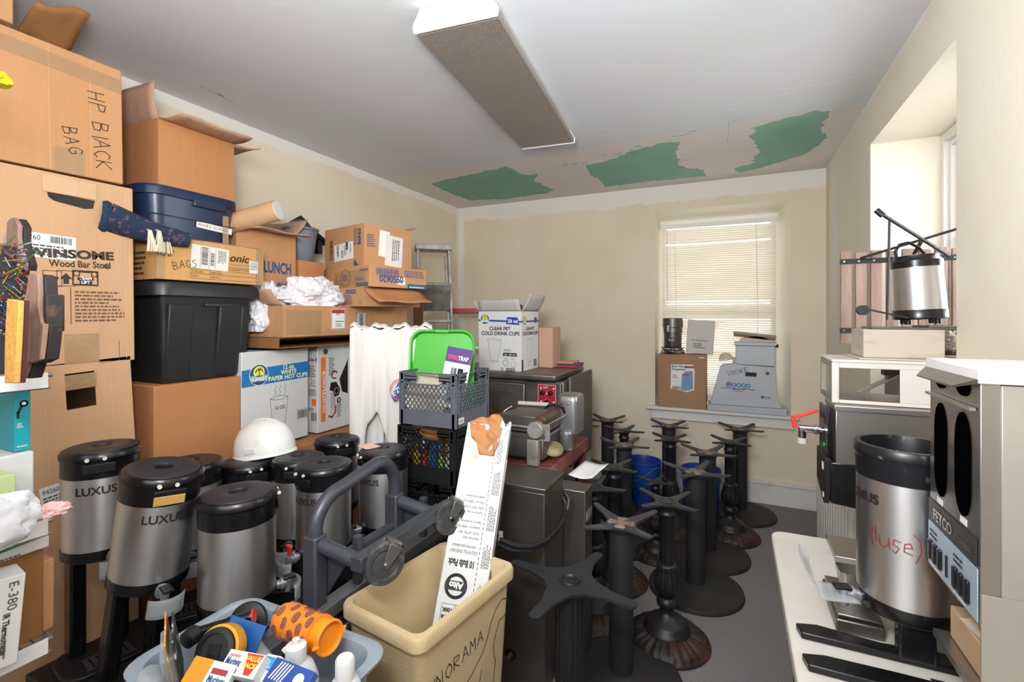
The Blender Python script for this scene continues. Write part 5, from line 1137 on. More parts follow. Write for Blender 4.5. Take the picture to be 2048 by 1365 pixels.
t = thing('clear_bottle', 'clear bottle lying at the lower left of the grey tub', 'bottle', pt(300, 1352, d=1.04), rot=(90, 0, 60)); MB().lathe([(.0, 0), (.024, .002), (.026, .02), (.026, .09), (.012, .11), (.012, .12)], 28).build('bottle_body', M_clear, t); MB().lathe([(.014, .115), (.014, .135), (0, .136)], 20).build('cap', M_wpl, t)
b = MB(); b.box(-.19, .19, -.10, .10, 0, .05); o = b.build('folded_black_cloth', M_blkm, bevel=.02); o.location = (-1.01, .765, .628); tag(o, 'dark folded cloth lining the bottom of the grey tub', 'cloth')
# =============== LADDERS ===============
def ladder(label, base, w_top, w_bot, H, lean, yaw, mrail, mcap, steps, shelf=False):
    t = thing('step_ladder', label, 'ladder', base, rot=(lean, 0, yaw))
    for s_ in (-1, 1):
        b = MB()
        for (y0, y1) in ((-.032, .032),):
            vs = []
            for z, w in ((0, w_bot), (H, w_top)): vs += [(s_ * w / 2 - .011, -.035, z), (s_ * w / 2 + .011, -.035, z), (s_ * w / 2 + .011, .035, z), (s_ * w / 2 - .011, .035, z)]
            b.add(vs, [(0, 1, 5, 4), (1, 2, 6, 5), (2, 3, 7, 6), (3, 0, 4, 7), (4, 5, 6, 7), (3, 2, 1, 0)])
        b.build('side_rail', mrail, t, bevel=.002)
        b = MB(); vs = []
        for z, w in ((.1, w_bot * .9), (H - .05, w_top * .85)): vs += [(s_ * w / 2 - .008, .045, z), (s_ * w / 2 + .008, .045, z), (s_ * w / 2 + .008, .075, z), (s_ * w / 2 - .008, .075, z)]
        b.add(vs, [(0, 1, 5, 4), (1, 2, 6, 5), (2, 3, 7, 6), (3, 0, 4, 7), (4, 5, 6, 7), (3, 2, 1, 0)]); b.build('rear_leg', mrail, t, bevel=.002)
    for k in range(1, steps):
        z = H * k / steps; w = w_bot + (w_top - w_bot) * k / steps - .022
        MB().box(-w / 2, w / 2, -.038, .038, z - .025, z).build('step', mrail, t, bevel=.002)
    MB().box(-w_top / 2 - .025, w_top / 2 + .025, -.06, .09, H - .012, H + .035).build('top_cap', mcap, t, bevel=.004)
    if shelf:
        MB().box(-w_top / 2, w_top / 2, -.012, .012, 0, .26, T((0, -.04, H - .55), (28, 0, 0))).build('folding_shelf', mrail, t, bevel=.008)
    return t
ladder('tall weathered aluminium step ladder leaning in the left rear corner', (-2.35, 3.48, .0), .27, .42, 2.20, -3, 40, M_alu, M_alu, 7, True)
M_rc = mat('ladder red', 'b3242a', .4)
t = ladder('shorter step ladder with a red top beside the tall aluminium ladder', (-2.34, 3.98, .0), .27, .40, 1.64, -2, 20, mat('bright aluminium', 'b5b3b0', .35, metal=.8), M_rc, 5)
MB().box(.02, .045, -.055, -.04, .9, 1.58, T((0, 0, 0), (0, 8, 0))).build('red_brace', M_rc, t)
t = thing('aluminium_bracket', 'bright aluminium channel leaning behind the canopy cloth', 'metal channel', (-2.27, 3.15, .0), rot=(-2, -1, 20))
MB().box(-.035, .035, -.008, .008, 0, 1.73).build('channel_web', M_chrome, t); 
for s_ in (-1, 1): MB().box(s_ * .035 - .003, s_ * .035 + .003, -.008, .02, 0, 1.73).build('channel_lip', M_chrome, t)

# =============== OVEN ===============
t = thing('convection_oven', 'worn steel convection oven with a red control panel behind the milk crates', 'oven', (-1.475, 3.28, 0.0))
W_, D_ = .93, .64
MB().box(-W_ / 2 + .02, W_ / 2 - .0, -D_ / 2 + .03, D_ / 2, .60, 1.165).build('oven_body', M_steeld, t, bevel=.006)
MB().box(-W_ / 2, W_ / 2 - .04, -D_ / 2 - .02, D_ / 2, 1.17, 1.215).build('top_deck', M_steeld, t, bevel=.012)
MB().box(W_ / 2 + .002, W_ / 2 + .02, -D_ / 2 + .12, D_ / 2 + .02, .58, 1.19).build('side_panel', mat('side steel', '706965', .55, metal=.7, var=.15), t, bevel=.004)
d = MB(); d.box(-W_ / 2 + .03, .20, -D_ / 2 - .005, -D_ / 2 + .028, .64, 1.145); dr = d.build('door', M_steeld, t, bevel=.006)
MB().box(-W_ / 2 + .10, -.07, -D_ / 2 - .009, -D_ / 2 - .0052, .74, 1.05).build('door_window', mat('oven glass', '0b0b0d', .12), dr, bevel=.003)
MB().tube([(.07, -D_ / 2 - .01, .80), (.065, -D_ / 2 - .05, .83), (.065, -D_ / 2 - .06, .92), (.075, -D_ / 2 - .055, .96), (.105, -D_ / 2 - .01, .985)], .011, 12).build('door_handle', M_chrome, dr)
Fo = T((-W_ / 2, -D_ / 2 - .006, 0)) @ Matrix(((1, 0, 0, 0), (0, 0, -1, 0), (0, 1, 0, 0), (0, 0, 0, 1)))
decal(t, Fo, .42, 1.085, .15, .035, mat('name plate', '8a8683', .3, metal=.8), 'name_plate'); txt(t, 'BLODGETT', Fo, .43, 1.092, .028, M_ink, off=.0014, fit=.13)
MB().box(.205, W_ / 2 - .01, -D_ / 2 + .0, -D_ / 2 + .03, .62, 1.16).build('control_column', M_steeld, t, bevel=.004)
MB().box(.295, .425, -D_ / 2 - .004, -D_ / 2 - .0005, .81, 1.15).build('control_panel', mat('panel red', 'a81c2c', .35), t, bevel=.002)
Fc = T((.295, -D_ / 2 - .0045, .81)) @ Matrix(((1, 0, 0, 0), (0, 0, -1, 0), (0, 1, 0, 0), (0, 0, 0, 1)))
strokes(t, [[(.004, .004), (.126, .004), (.126, .336), (.004, .336), (.004, .004)]], Fc, .002, M_white, 'printed_rule', .0004)
for (x, z, r_) in ((.038, .285, .016), (.092, .285, .016), (.066, .215, .023), (.066, .10, .024)):
    k_ = MB(); k_.cyl((.295 + x, -D_ / 2 - .004, .81 + z), (.295 + x, -D_ / 2 - .03, .81 + z), r_, r_ * .85, seg=24); kn = k_.build('knob', M_blk, t, bevel=.001)
    MB().box(.295 + x - .004, .295 + x + .004, -D_ / 2 - .032, -D_ / 2 - .030, .81 + z - .012, .81 + z + .012).build('knob_pointer', M_chrome, kn)
    strokes(t, [[(x + (r_ + .006) * math.cos(R(a)), z + (r_ + .006) * math.sin(R(a))), (x + (r_ + .009) * math.cos(R(a)), z + (r_ + .009) * math.sin(R(a)))] for a in range(-50, 240, 24)], Fc, .0015, M_white, 'dial_mark', .0004)
for x, z in ((.018, .31), (.108, .31), (.062, .275), (.02, .22), (.108, .22), (.065, .155), (.11, .01)): decal(t, Fc, x, z, .010, .010, M_white, 'printed_mark', off=.0006)
smallprint(t, Fc, .04, .315, .05, .014, 2, M_white, off=.0006); smallprint(t, Fc, .012, .15, .03, .014, 2, M_white, off=.0006)
for sx in (-1, 1):
    for sy in (-1, 1): MB().box(sx * (W_ / 2 - .04) - .02, sx * (W_ / 2 - .04) + .02, sy * (D_ / 2 - .04) - .02, sy * (D_ / 2 - .04) + .02, 0, .60).build('leg', M_steeld, t)
# cups box on the oven
t, S = carton('open white cold drink cup carton marked 20 oz on top of the oven', -1.66, -1.325, 3.02, 3.33, 1.217, 1.635, M_wbox, rz=0, flaps={'-y': (18, .085), '+x': (25, .13), '-x': (30, .1), '+y': (5, .10)}, inner=mat('grey board', 'b3b0ab', .7))
F, e = face(S, '-y'); Nb = mat('print navy', '24418f', .5)
strokes(t, [[(0, .355), (.335, .345)]], F, .012, Nb, 'blue_stripe'); sunset(t, F, .05, .362, .034); poly(t, F, [(.215, .328), (.225, .378), (.305, .375), (.32, .322)], Nb, 'size_flag', .0016); txt(t, '20 oz', F, .268, .338, .034, M_white, align='CENTER', bold=.001, off=.0022, fit=.08)
txt(t, 'CLEAR PET', F, .085, .285, .034, M_ink, bold=.001, fit=.165); txt(t, 'COLD DRINK CUPS', F, .02, .25, .036, M_ink, bold=.001, fit=.30)
strokes(t, [[(.07, .225), (.18, .222)], [(.072, .213), (.178, .21)], [(.075, .20), (.10, .06), (.15, .058), (.176, .20)], [(.1, .07), (.15, .068)], [(.07, .225), (.075, .20)], [(.18, .222), (.176, .2)]], F, .0018, M_inkg, 'cup_drawing')
poly(t, F, [(.19, .105), (.196, .128), (.295, .126), (.302, .102)], M_ink, 'size_badge'); txt(t, '16 - 24 oz.', F, .246, .11, .014, M_white, align='CENTER', off=.0018, bold=.0004, fit=.085)
ring(t, F, .213, .055, .022, .0018, M_inkg); ring(t, F, .213, .055, .017, .001, M_inkg); ring(t, F, .272, .048, .020, .0018, M_inkg, a0=0, a1=360); smallprint(t, F, .2, .14, .08, .015, 2); barcode(t, F, .215, .0, .07, .022, n=22); ring(t, F, .185, .012, .008, .003, M_ink); smallprint(t, F, .2, .085, .03, .006, 1); smallprint(t, F, .255, .085, .03, .006, 1)
F, e = face(S, '+x'); strokes(t, [[(0, .345), (.31, .35)]], F, .012, Nb, 'blue_stripe'); sunset(t, F, .05, .355, .03); txt(t, 'CLEAR PET', F, .07, .285, .03, M_ink, bold=.001, fit=.16); txt(t, 'COLD DRINK CUPS', F, .015, .25, .034, M_ink, bold=.001, fit=.28); decal(t, F, .23, .335, .05, .04, Nb, 'size_flag')
strokes(t, [[(.09, .22), (.11, .06), (.17, .06), (.18, .22), (.09, .22)]], F, .0018, M_inkg, 'cup_drawing'); decal(t, F, .0, .0, .03, .08, MATS['print purple'], 'purple_label'); barcode(t, F, .22, .02, .05, .05, n=16); ring(t, F, .12, .045, .016, .0016, M_inkg)
t = thing('steel_bowl', 'round grey bowl sticking out of the cold drink cup carton', 'bowl', (-1.51, 3.18, 1.56), rot=(0, 4, 0)); MB().lathe([(.04, 0), (.08, .05), (.102, .10), (.104, .13), (.098, .132), (.096, .10), (0, .09)], 36).build('bowl_body', mat('dull grey steel', '8f877f', .4, metal=.7), t)
b = MB(); b.box(-.055, .055, -.09, .09, 0, .30); o = b.build('flattened_carton', M_cardP, bevel=.003); o.location = (-1.265, 3.42, 1.217); tag(o, 'plain brown carton behind the cold drink cup carton on the oven', 'box')
for k, (c_, n_, x0, x1, y, z) in enumerate((('c22f35', 'red', -1.32, -1.05, 3.50, 1.217), ('2f4a86', 'blue', -1.28, -1.045, 3.505, 1.232), ('c48c4e', 'orange', -1.33, -1.08, 3.50, 1.245))):
    b = MB(); b.box(x0, x1, y - .08, y + .08, z, z + .012); o = b.build('thin_game_box', mat('thin ' + n_, c_, .5), bevel=.002); tag(o, 'thin %s cardboard folder at the rear of the oven top, %s' % (n_, ['lowest of three', 'the middle one', 'topmost of three'][k]), 'folder', 'folders on the oven')

# =============== ROLLER MACHINE ON THE RED-BROWN TABLE ===============
M_brt = mat('red brown table', '6e3a30', .5, color2='8a6050', vscale=12, thr=(.5, .7))
t = thing('red_brown_table', 'red-brown table in front of the oven carrying the roller machine', 'table', (-1.02, 2.57, 0))
MB().box(-.12, .20, -.34, .34, .77, .845).build('table_top', M_brt, t, bevel=.004)
for sx in (-.09, .17):
    for sy in (-.31, .31): MB().box(sx - .02, sx + .02, sy - .02, sy + .02, 0, .77).build('leg', M_brt, t)
t = thing('roller_machine', 'old steel roller machine with a round drum and a cast motor housing', 'kitchen machine', (-1.0, 2.50, .848))
MB().box(-.13, .13, -.24, .22, .02, .134).build('lower_housing', M_steeld, t, bevel=.008)
MB().box(-.14, .14, -.25, -.235, .13, .15).build('lower_lip', M_steeld, t)
b = MB(); b.prism([(-.22, .15), (.06, .15), (.06, .195), (.18, .205), (.18, .215), (-.22, .232)], -.14, .13, Matrix(((0, 0, 1, 0), (1, 0, 0, 0), (0, 1, 0, 0), (0, 0, 0, 1)))); b.build('upper_hopper', M_steeld, t, bevel=.004)
MB().box(.055, .115, -.285, -.245, .0, .13).build('corner_bracket', M_alu, t, bevel=.004)
for z in (.045, .09): MB().cyl((.085, -.285, z), (.085, -.29, z), .009, seg=16).build('bolt', M_alu, t)
MB().cyl((-.12, -.27, .19), (.10, -.27, .19), .006, seg=10).build('front_rod', M_alu, t)
MB().cyl((.10, -.29, .18), (.10, -.25, .18), .042, seg=32).build('drum_disc', M_alu, t, bevel=.003)
MB().box(.06, .165, -.245, -.238, .12, .205).build('bearing_plate', M_alu, t, bevel=.002)
b = MB(); b.lathe([(.022 + .006 * (k % 2), k * .012) for k in range(28)], 20, Matrix(((0, 1, 0, .105), (0, 0, 1, -.24), (1, 0, 0, .215), (0, 0, 0, 1)))); b.build('coil_roller', mat('rusty coil', '5c4a3a', .6, metal=.5), t)
MB().cyl((.13, -.2, .19), (.17, .0, .21), .004, seg=8).build('thin_rod', M_alu, t)
b = MB(); b.lathe([(0, 0), (.05, .004), (.055, .02), (.045, .03), (0, .035)], 28, T((.14, -.13, .05), (50, 0, 60), (1.15, .8, .5))); b.build('oil_dish', mat('brass grease', '8f8563', .45, metal=.4), t)
b = MB(); mh = [(x, y, z) for x, y, z in ()]
b.loft([[(x + .165, y + .10, z) for x, y in rrect(.12 * s, .16 * s, .03)] for z, s in ((.10, .96), (.14, 1), (.28, 1), (.305, .95), (.312, .86))]); b.build('motor_housing', mat('cast aluminium', '9a9a9c', .38, metal=.8, var=.12, vscale=6), t, angle=50)
MB().lathe([(.036, 0), (.04, .008), (.04, .085), (.036, .09), (.03, .10), (0, .10)], 28, T((.165, .02, .02))).build('motor_canister', MATS['cast aluminium'], t)
MB().cyl((.14, .015, .265), (.14, .02, .27), .008, seg=12).build('red_button', mat('rust red', '8c4a38', .4), t); MB().cyl((.175, .015, .265), (.175, .02, .27), .009, seg=12).build('screw', M_alu, t)
MB().tube([(.05, .0, .24), (.08, -.02, .26), (.12, -.02, .265), (.15, .0, .25), (.155, .015, .22)], .008, 8).build('power_cord', M_blkm, t)
MB().cyl((-.16, .10, .235), (.03, .10, .24), .012, seg=14).build('white_handle', mat('handle ivory', 'c9bdb0', .5), t)
b = MB()
def fn(u, v): return (-.02 + .13 * u + .05 * v, -.08 + .17 * v, -.012 * math.sin(u * 3) - .06 * (1 - v) * .6)
b.grid(fn, 6, 6); o = b.build('paper_sheet', M_white, thick=.001); o.location = (-.78, 2.52, .79); tag(o, 'bent white paper sheet sticking out at the right of the red-brown table', 'paper')

# =============== STEEL CABINETS ===============
t = thing('steel_cabinet', 'tall narrow steel cabinet with a coiled black cable behind the beige bin', 'cabinet', (-.895, 1.975, 0))
MB().box(-.185, .185, -.12, .12, .02, .86).build('cabinet_body', M_steeld, t, bevel=.003); MB().box(-.19, .19, -.125, .125, .862, .882).build('cabinet_top', M_steeld, t, bevel=.003)
cb = MB(); B0 = Vector((-.895, 1.975, 0))
for off in (0, .018): 
    cb.tube([pt(x - off * 300, y + off * 500, d=d) - B0 for x, y, d in ((1000, 1080, 1.84), (1030, 1092, 1.84), (1065, 1094, 1.86), (1095, 1080, 1.90), (1118, 1055, 1.97), (1134, 1022, 2.06), (1138, 1000, 2.08), (1130, 985, 2.09))], .010, 10)
cb.build('power_cord', M_blkm, t)
cb = MB(); pts = []
for k in range(34):
    a = k / 33 * 2.1 * math.pi; pts.append((-.06 + .27 * math.cos(a - 1.2) * (1 - .12 * k / 33), -.135 - .05 * math.cos(a * .5) ** 2 - .002 * k, .70 + .10 * math.sin(a - 1.2) - .0015 * k))
MB().box(.0, .022, -.205, -.175, .665, .70).build('cable_tie', M_wpl, t, bevel=.003)
MB().cyl((.03, -.12, .15), (.03, -.155, .15), .012, seg=14).build('pipe_stub', mat('old brass', '8a7356', .4, metal=.8), t); MB().cyl((.03, -.1195, .15), (.03, -.122, .15), .026, seg=20).build('pipe_hole', M_blkm, t)
t = thing('steel_box', 'lower steel box between the steel cabinet and the table bases', 'cabinet', (-.755, 2.185, 0)); MB().box(-.13, .145, -.075, .045, .02, .80).build('cabinet_body', M_steeld, t, bevel=.004); MB().box(.146, .149, -.06, .03, .66, .70).build('vent_slot', M_alu, t)

# =============== TABLE BASES ===============
def arms(n_hub, L_, w0, w1, dz, m, par, hub_h, name='spider', dust=None, hole=False, notch=True, rz=0):
    o = thing('x', '', '')
    bpy.data.objects.remove(o)
    b = MB(); N_ = 4; out = []
    for k in range(N_):
        a = R(rz + 45 + 90 * k); ca_, sa_ = math.cos(a), math.sin(a)
        def P(x, y): return (x * ca_ - y * sa_, x * sa_ + y * ca_)
        out += [P(n_hub * .9, -w0), P(L_ * .6, -w1 * 1.0), P(L_ - .01, -w1 * .85), P(L_, -w1 * .4), P(L_, w1 * .4), P(L_ - .01, w1 * .85), P(L_ * .6, w1), P(n_hub * .9, w0)]
        a2 = R(rz + 90 + 90 * k); out.append((n_hub * math.cos(a2), n_hub * math.sin(a2)))
    def zf(x, y): r_ = math.hypot(x, y); return dz * max(0, (r_ - n_hub)) / (L_ - n_hub)
    n = len(out); cen = [(0, 0, hub_h - .004)]
    vs = [(x, y, hub_h + zf(x, y)) for x, y in out] + [(x * .97, y * .97, hub_h - .010 + zf(x, y)) for x, y in out]
    fs = [(i, (i + 1) % n, n + (i + 1) % n, n + i)[::-1] for i in range(n)]
    b.add(vs + [(0, 0, hub_h), (0, 0, hub_h - .012)], fs + [(i, (i + 1) % n, 2 * n) for i in range(n)] + [((i + 1) % n + n, i + n, 2 * n + 1) for i in range(n)])
    s_ = b.build(name, m, par, angle=40)
    return s_
def table_base(kind, label, x, y, z=.692, rz=0, spider='flat', discr=.268, leaf=True, scale=1, tilt=None):
    t = thing('table_base', label, 'table base', (x, y, 0), 0, 'black table pedestals', rot=tilt); 
    if tilt: t.rotation_euler = [R(a) for a in tilt]
    if spider == 'wide':
        MB().lathe([(.20, 0), (.2, .012), (.12, .03), (.06, .05)], 64).build('disc_foot', M_disc, t)
        MB().lathe([(.048, .05), (.048, z - .05)], 96, mod=lambda a, r, zz: (r * (1 + .04 * math.cos(16 * a)), zz)).build('fluted_column', M_iron, t, angle=60)
    elif kind == 'plain':
        MB().lathe([(discr, 0), (discr, .012), (discr * .985, .022), (discr * .6, .032), (.075, .042), (.06, .05), (0, .05)], 72).build('disc_foot', M_disc, t)
        MB().lathe([(.053, .045), (.053, z - .03)], 40).build('column', M_ironm, t)
    else:
        def leafmod(a, r, zz):
            q = 1 + .018 * math.sin(28 * a) * (1 if .03 < r < .19 else 0); return r * q, zz + .0035 * math.sin(28 * a + 14 * r) * (1 if .06 < r < .19 else 0) + .003 * math.sin(14 * a) * (.09 < r < .185)
        MB().lathe([(.20, 0), (.204, .008), (.2, .018), (.188, .022), (.186, .028), (.172, .042), (.15, .054), (.125, .062), (.112, .066)], 168, mod=leafmod).build('leaf_foot', M_rust, t, angle=60)
        MB().lathe([(.112, .066), (.108, .08), (.10, .084), (.098, .098), (.085, .108), (.065, .12), (.045, .135), (.034, .15), (.032, .165), (.046, .18), (.05, .195), (.046, .21), (.036, .22), (.04, .232)], 48).build('turned_foot', M_iron, t, angle=60)
        MB().lathe([(.038, .23), (.054, .255), (.061, .285), (.056, .325), (.044, .362), (.049, .375), (.045, .382), (.038, .388)], 96, mod=lambda a, r, zz: (r * (1 + .05 * math.sin(16 * a) * math.sin(math.pi * (zz - .23) / .155)), zz)).build('leaf_bulb', M_iron, t, angle=60)
        MB().lathe([(.035, .385), (.035, .62), (.042, .625), (.042, .635), (.036, .64), (.036, .66), (.044, .665), (.044, .68), (0, .68)], 96, mod=lambda a, r, zz: (r * (1 + (.035 * math.cos(12 * a) if zz < .622 else 0)), zz)).build('fluted_column', M_iron, t, angle=60)
    if spider == 'dusty':
        s_ = arms(.062, .20, .030, .017, .020, M_arm, t, z, rz=rz)
        MB().lathe([(.058, z - .004), (.056, z + .002), (0, z + .002)], 32).build('dusty_hub', M_dust, t)
        MB().lathe([(.053, z - .034), (.062, z - .02), (.07, z - .004), (.066, z - .001), (0, z - .012)], 32).build('hub_dish', M_ironm, t)
        MB().box(-.008, .008, -.008, .008, z - .0, z + .008).build('hub_nut', M_dust, t)
    elif spider == 'star':
        s_ = arms(.056, .175, .026, .016, .012, mat('charcoal spider', '2f3033', .5, var=.2), t, z, rz=rz)
        MB().lathe([(.04, z + .0015), (.04, z + .004), (.03, z + .004), (.028, z + .001)], 28).build('hub_ring', M_iron, t); MB().lathe([(.032, z - .03), (.052, z - .012)], 24).build('hub_cup', M_iron, t)
    elif spider == 'wide':
        s_ = arms(.085, .24, .045, .022, -.004, M_ironm, t, z, rz=rz)
        MB().lathe([(.036, z + .001), (.034, z + .006), (.026, z + .007), (.02, z - .002), (0, z - .002)], 28).build('hub_cap', M_iron, t)
        MB().lathe([(.044, z - .06), (.06, z - .03), (.085, z - .01)], 28).build('hub_cup', M_ironm, t)
    return t
TB = [('plain', 'plain column pedestal beside the oven below the wall, left of both buckets', -1.00, 4.16, 'dusty', 8),
 ('ornate', 'ornate pedestal with a thin star top just behind the left bucket-side plain column', -.79, 3.84, 'star', 30),
 ('plain', 'plain column pedestal right in front of the left blue bucket', -.70, 3.40, 'dusty', 25),
 ('plain', 'plain column pedestal under the left end of the window sill', -.486, 4.16, 'dusty', 10),
 ('ornate', 'ornate pedestal in front of the plain one under the left end of the sill', -.42, 3.72, 'star', 12),
 ('plain', 'plain column pedestal nearest the wall below the right end of the window sill', .052, 4.28, 'dusty', 12),
 ('ornate', 'ornate pedestal in front of the plain one below the right end of the sill', -.02, 3.82, 'star', 5),
 ('plain', 'plain column pedestal in front of the right blue bucket', -.155, 3.45, 'dusty', 18),
 ('plain', 'plain column pedestal with a dusty top behind the front ornate pedestal', -.20, 2.99, 'dusty', 28),
 ('ornate', 'ornate pedestal standing clear at the front of the group on the carpet', -.296, 2.455, 'star', 12),
 ('plain', 'plain column pedestal with a very dusty top, nearest to the bottom edge of the photo', -.447, 2.11, 'dusty', 5),
 ('ornate', 'fluted pedestal with a wide flat black top beside the beige bin', -.505, 1.56, 'wide', 35),
 ('ornate', 'ornate pedestal with a star top left of the left bucket, half behind others', -.656, 2.88, 'star', 20),
 ('ornate', 'ornate pedestal with a star top next to the lower steel box', -.675, 2.50, 'star', 40),
 ('ornate', 'pedestal mostly hidden behind the right side of the oven', -1.17, 3.90, 'dusty', 20)]
for k, (kd, lb, x, y, sp, rz) in enumerate(TB):
    table_base(kd, lb, x, y, .70 if sp == 'wide' else .69, rz, sp, discr=.2 if k == 0 else .262)
t = table_base('ornate', 'low ornate pedestal standing behind the front ornate one, its top below the others', -.47, 3.30, .69, 30, 'star'); t.scale = (.75, .75, .72)
# buckets
def bucket(label, x, y):
    t = thing('blue_bucket', label, 'bucket', (x, y, 0), 0, 'blue buckets by the back wall'); m = mat('bucket blue', '1c47a0', .4)
    MB().lathe([(.125, 0), (.13, .004), (.142, .29), (.149, .292), (.149, .298), (.1425, .30), (.143, .325), (.151, .327), (.151, .333), (.144, .335), (.145, .355), (.152, .357), (.152, .372), (.146, .374), (.141, .36), (.123, .012), (0, .01)], 56).build('bucket_shell', m, t, angle=50)
    MB().tube([(.15 * math.cos(a), .15 * math.sin(a) , .345 - .13 * abs(math.sin(a + .6)) ** 1.5) for a in [R(-35) + math.pi * k / 14 - 2.2 for k in range(15)]], .0025, 6).build('wire_handle', M_alu, t)
bucket('blue plastic bucket left of the ornate pedestals by the back wall', -.70, 4.18); bucket('blue plastic bucket by the back wall below the middle of the window', -.235, 4.14)
# outlets low on the wall
for k, (x, z) in enumerate(((-1.02, .30),)):
    t = thing('wall_outlet', 'double white outlet plate low on the back wall behind the pedestals', 'outlet', (x, YB - .004, z)); MB().box(-.06, .06, -.004, .003, -.06, .06).build('cover_plate', M_wpl, t, bevel=.002)
    for zz in (-.025, .025): MB().box(-.012, .012, -.006, -.0035, zz - .012, zz + .012).build('socket', mat('socket grey', 'bdbab5', .4), t, bevel=.002)

# =============== ON THE WINDOW SILL ===============
zs = .7725
t, S = carton('brown carton with a hot water dispenser label on the window sill', -.625, -.215, YB - .065, YB + .14, zs, 1.255, cardboard('cardboard dull', 'a58363'))
F, e = face(S, '-y'); poly(t, F, [(.11, .17), (.115, .39), (.30, .395), (.315, .34), (.31, .17), (.25, .145), (.22, .155)], M_white, 'torn_label')
txt(t, 'Hot Water\nDispenser', F, .12, .365, .03, M_ink, off=.002, bold=.0006, sp=.85); decal(t, F, .235, .362, .07, .02, MATS['print red'], 'red_strip', off=.002); poly(t, F, [(.20, .16), (.21, .30), (.235, .33), (.30, .34), (.30, .18), (.26, .16)], mat('print steel blue', '6f93b8', .5), 'dispenser_picture', .002); decal(t, F, .21, .295, .06, .015, MATS['print red'], 'red_strip', off=.0024); barcode(t, F, .125, .165, .07, .03, n=18, off=.002); smallprint(t, F, .125, .27, .05, .035, 3, off=.002); decal(t, F, .35, .455, .045, .008, M_white, 'white_mark')
t = thing('steel_blender_stack', 'steel mixer with two stacked canisters on the hot water dispenser carton', 'mixer', (-.505, YB + .02, 1.258))
MB().lathe([(.10, 0), (.105, .01), (.104, .03), (.085, .045), (.08, .05)], 40).build('base', M_chrome, t)
MB().lathe([(.072, .05), (.078, .06), (.078, .185), (.082, .19), (.082, .235), (.088, .24), (.088, .32), (.084, .325), (0, .31)], 40).build('canister', M_steeld, t)
F = T((0, -.0795, 0)) @ Matrix(((1, 0, 0, 0), (0, 0, -1, 0), (0, 1, 0, 0), (0, 0, 0, 1))); disc(t, F, -.022, .126, .006, M_white); smallprint(t, F, -.012, .120, .035, .012, 1, M_white); MB().box(-.04, -.02, -.105, -.08, .20, .26).build('latch', M_chrome, t, bevel=.002); MB().tube([(.088 * math.cos(a) * 1.1, .088 * math.sin(a) * 1.1, .055 + .004 * math.sin(a * 3)) for a in [R(180 + 12 * k) for k in range(16)]], .005, 8).build('power_cord', M_blkm, t)
t, S = carton('white upright carton tilted beside the steel mixer on the window sill', -.395, -.165, YB + .03, YB + .10, 1.262, 1.565, mat('dull white board', 'c9c6be', .6), rot=(0, 4, 0)); F, e = face(S, '-y'); smallprint(t, F, .06, .05, .11, .05, 3); smallprint(t, F, .05, .115, .13, .012, 1, M_ink)
# shaved ice machine
M_ice = mat('ice machine grey', 'b9bec4', .4, var=.04, vscale=5)
t = thing('shaved_ice_machine', 'grey shaved ice machine marked SNOWIE at the right of the window sill', 'ice machine', (.105, YB + .02, zs))
MB().box(-.31, .30, -.105, .12, .0, .055).build('base_tray', M_ice, t, bevel=.006)
b = MB(); b.prism([(-.29, .056), (.27, .056), (.235, .13), (.215, .40), (-.02, .41), (-.08, .415), (-.185, .40), (-.21, .38)], -.09, .10, Matrix(((1, 0, 0, 0), (0, 0, 1, 0), (0, 1, 0, 0), (0, 0, 0, 1)))); b.build('lower_body', M_ice, t, bevel=.006)
b = MB(); b.prism([(-.085, .415), (.215, .405), (.215, .575), (-.085, .575)], -.085, .095, Matrix(((1, 0, 0, 0), (0, 0, 1, 0), (0, 1, 0, 0), (0, 0, 0, 1)))); b.build('upper_body', M_ice, t, bevel=.006)
MB().box(-.095, .225, -.095, .10, .577, .605).build('lid', M_ice, t, bevel=.005)
b = MB(); b.prism([(.12 * math.cos(R(a)) * 1.0 + .065, .05 * math.sin(R(a)) + .606) for a in range(0, 181, 12)], -.07, .08, Matrix(((1, 0, 0, 0), (0, 0, 1, 0), (0, 1, 0, 0), (0, 0, 0, 1)))); b.build('domed_cover', mat('smoky cover', 'b4aaa0', .3), t)
MB().lathe([(.058, 0), (.055, .03), (.035, .06), (.0, .068)], 28, T((-.16, 0, .44), (0, -8, 0))).build('ice_chute', mat('clear amber plastic', 'c9bcae', .2, alpha=.6), t); MB().box(-.11, -.085, -.03, .03, .42, .47).build('chute_bracket', M_chrome, t)
MB().cyl((.22, 0, .575), (.245, 0, .575), .014, seg=14).build('side_knob', M_blk, t)
F = T((-.31, -.0915, 0)) @ Matrix(((1, 0, 0, 0), (0, 0, -1, 0), (0, 1, 0, 0), (0, 0, 0, 1)))
handwrite(t, 'SNOWIE', F, .165, .315, .04, M_ink, rot=14, w=.003, cw=.8); decal(t, F, .30, .315, .085, .035, M_blk, 'display_window')
for k in range(4): poly(t, F, [(.198 + k * .037 + .016 + .019 * math.cos(R(a)) , .235 + .018 * math.sin(R(a))) for a in range(0, 360, 30)], mat('logo ice blue', '3f7fb2', .5), 'logo_letter'); disc(t, F, .214 + k * .037, .235, .007, M_white, 'logo_letter', .002)
poly(t, F, [(.15, .222), (.192, .222), (.196, .248), (.17, .262), (.148, .245)], mat('print mauve', '8a6a86', .5), 'logo_crown'); strokes(t, [[(.12, .205), (.18, .21), (.26, .2), (.31, .21), (.37, .198)], [(.2, .2), (.3, .203)]], F, .005, Nb, 'logo_underline'); smallprint(t, F, .2, .183, .09, .01, 1); decal(t, F, .42, .135, .02, .02, Nb, 'blue_sticker'); smallprint(t, F, .445, .135, .06, .022, 3); decal(t, F, .455, .335, .025, .025, M_inkg, 'tag_plate')
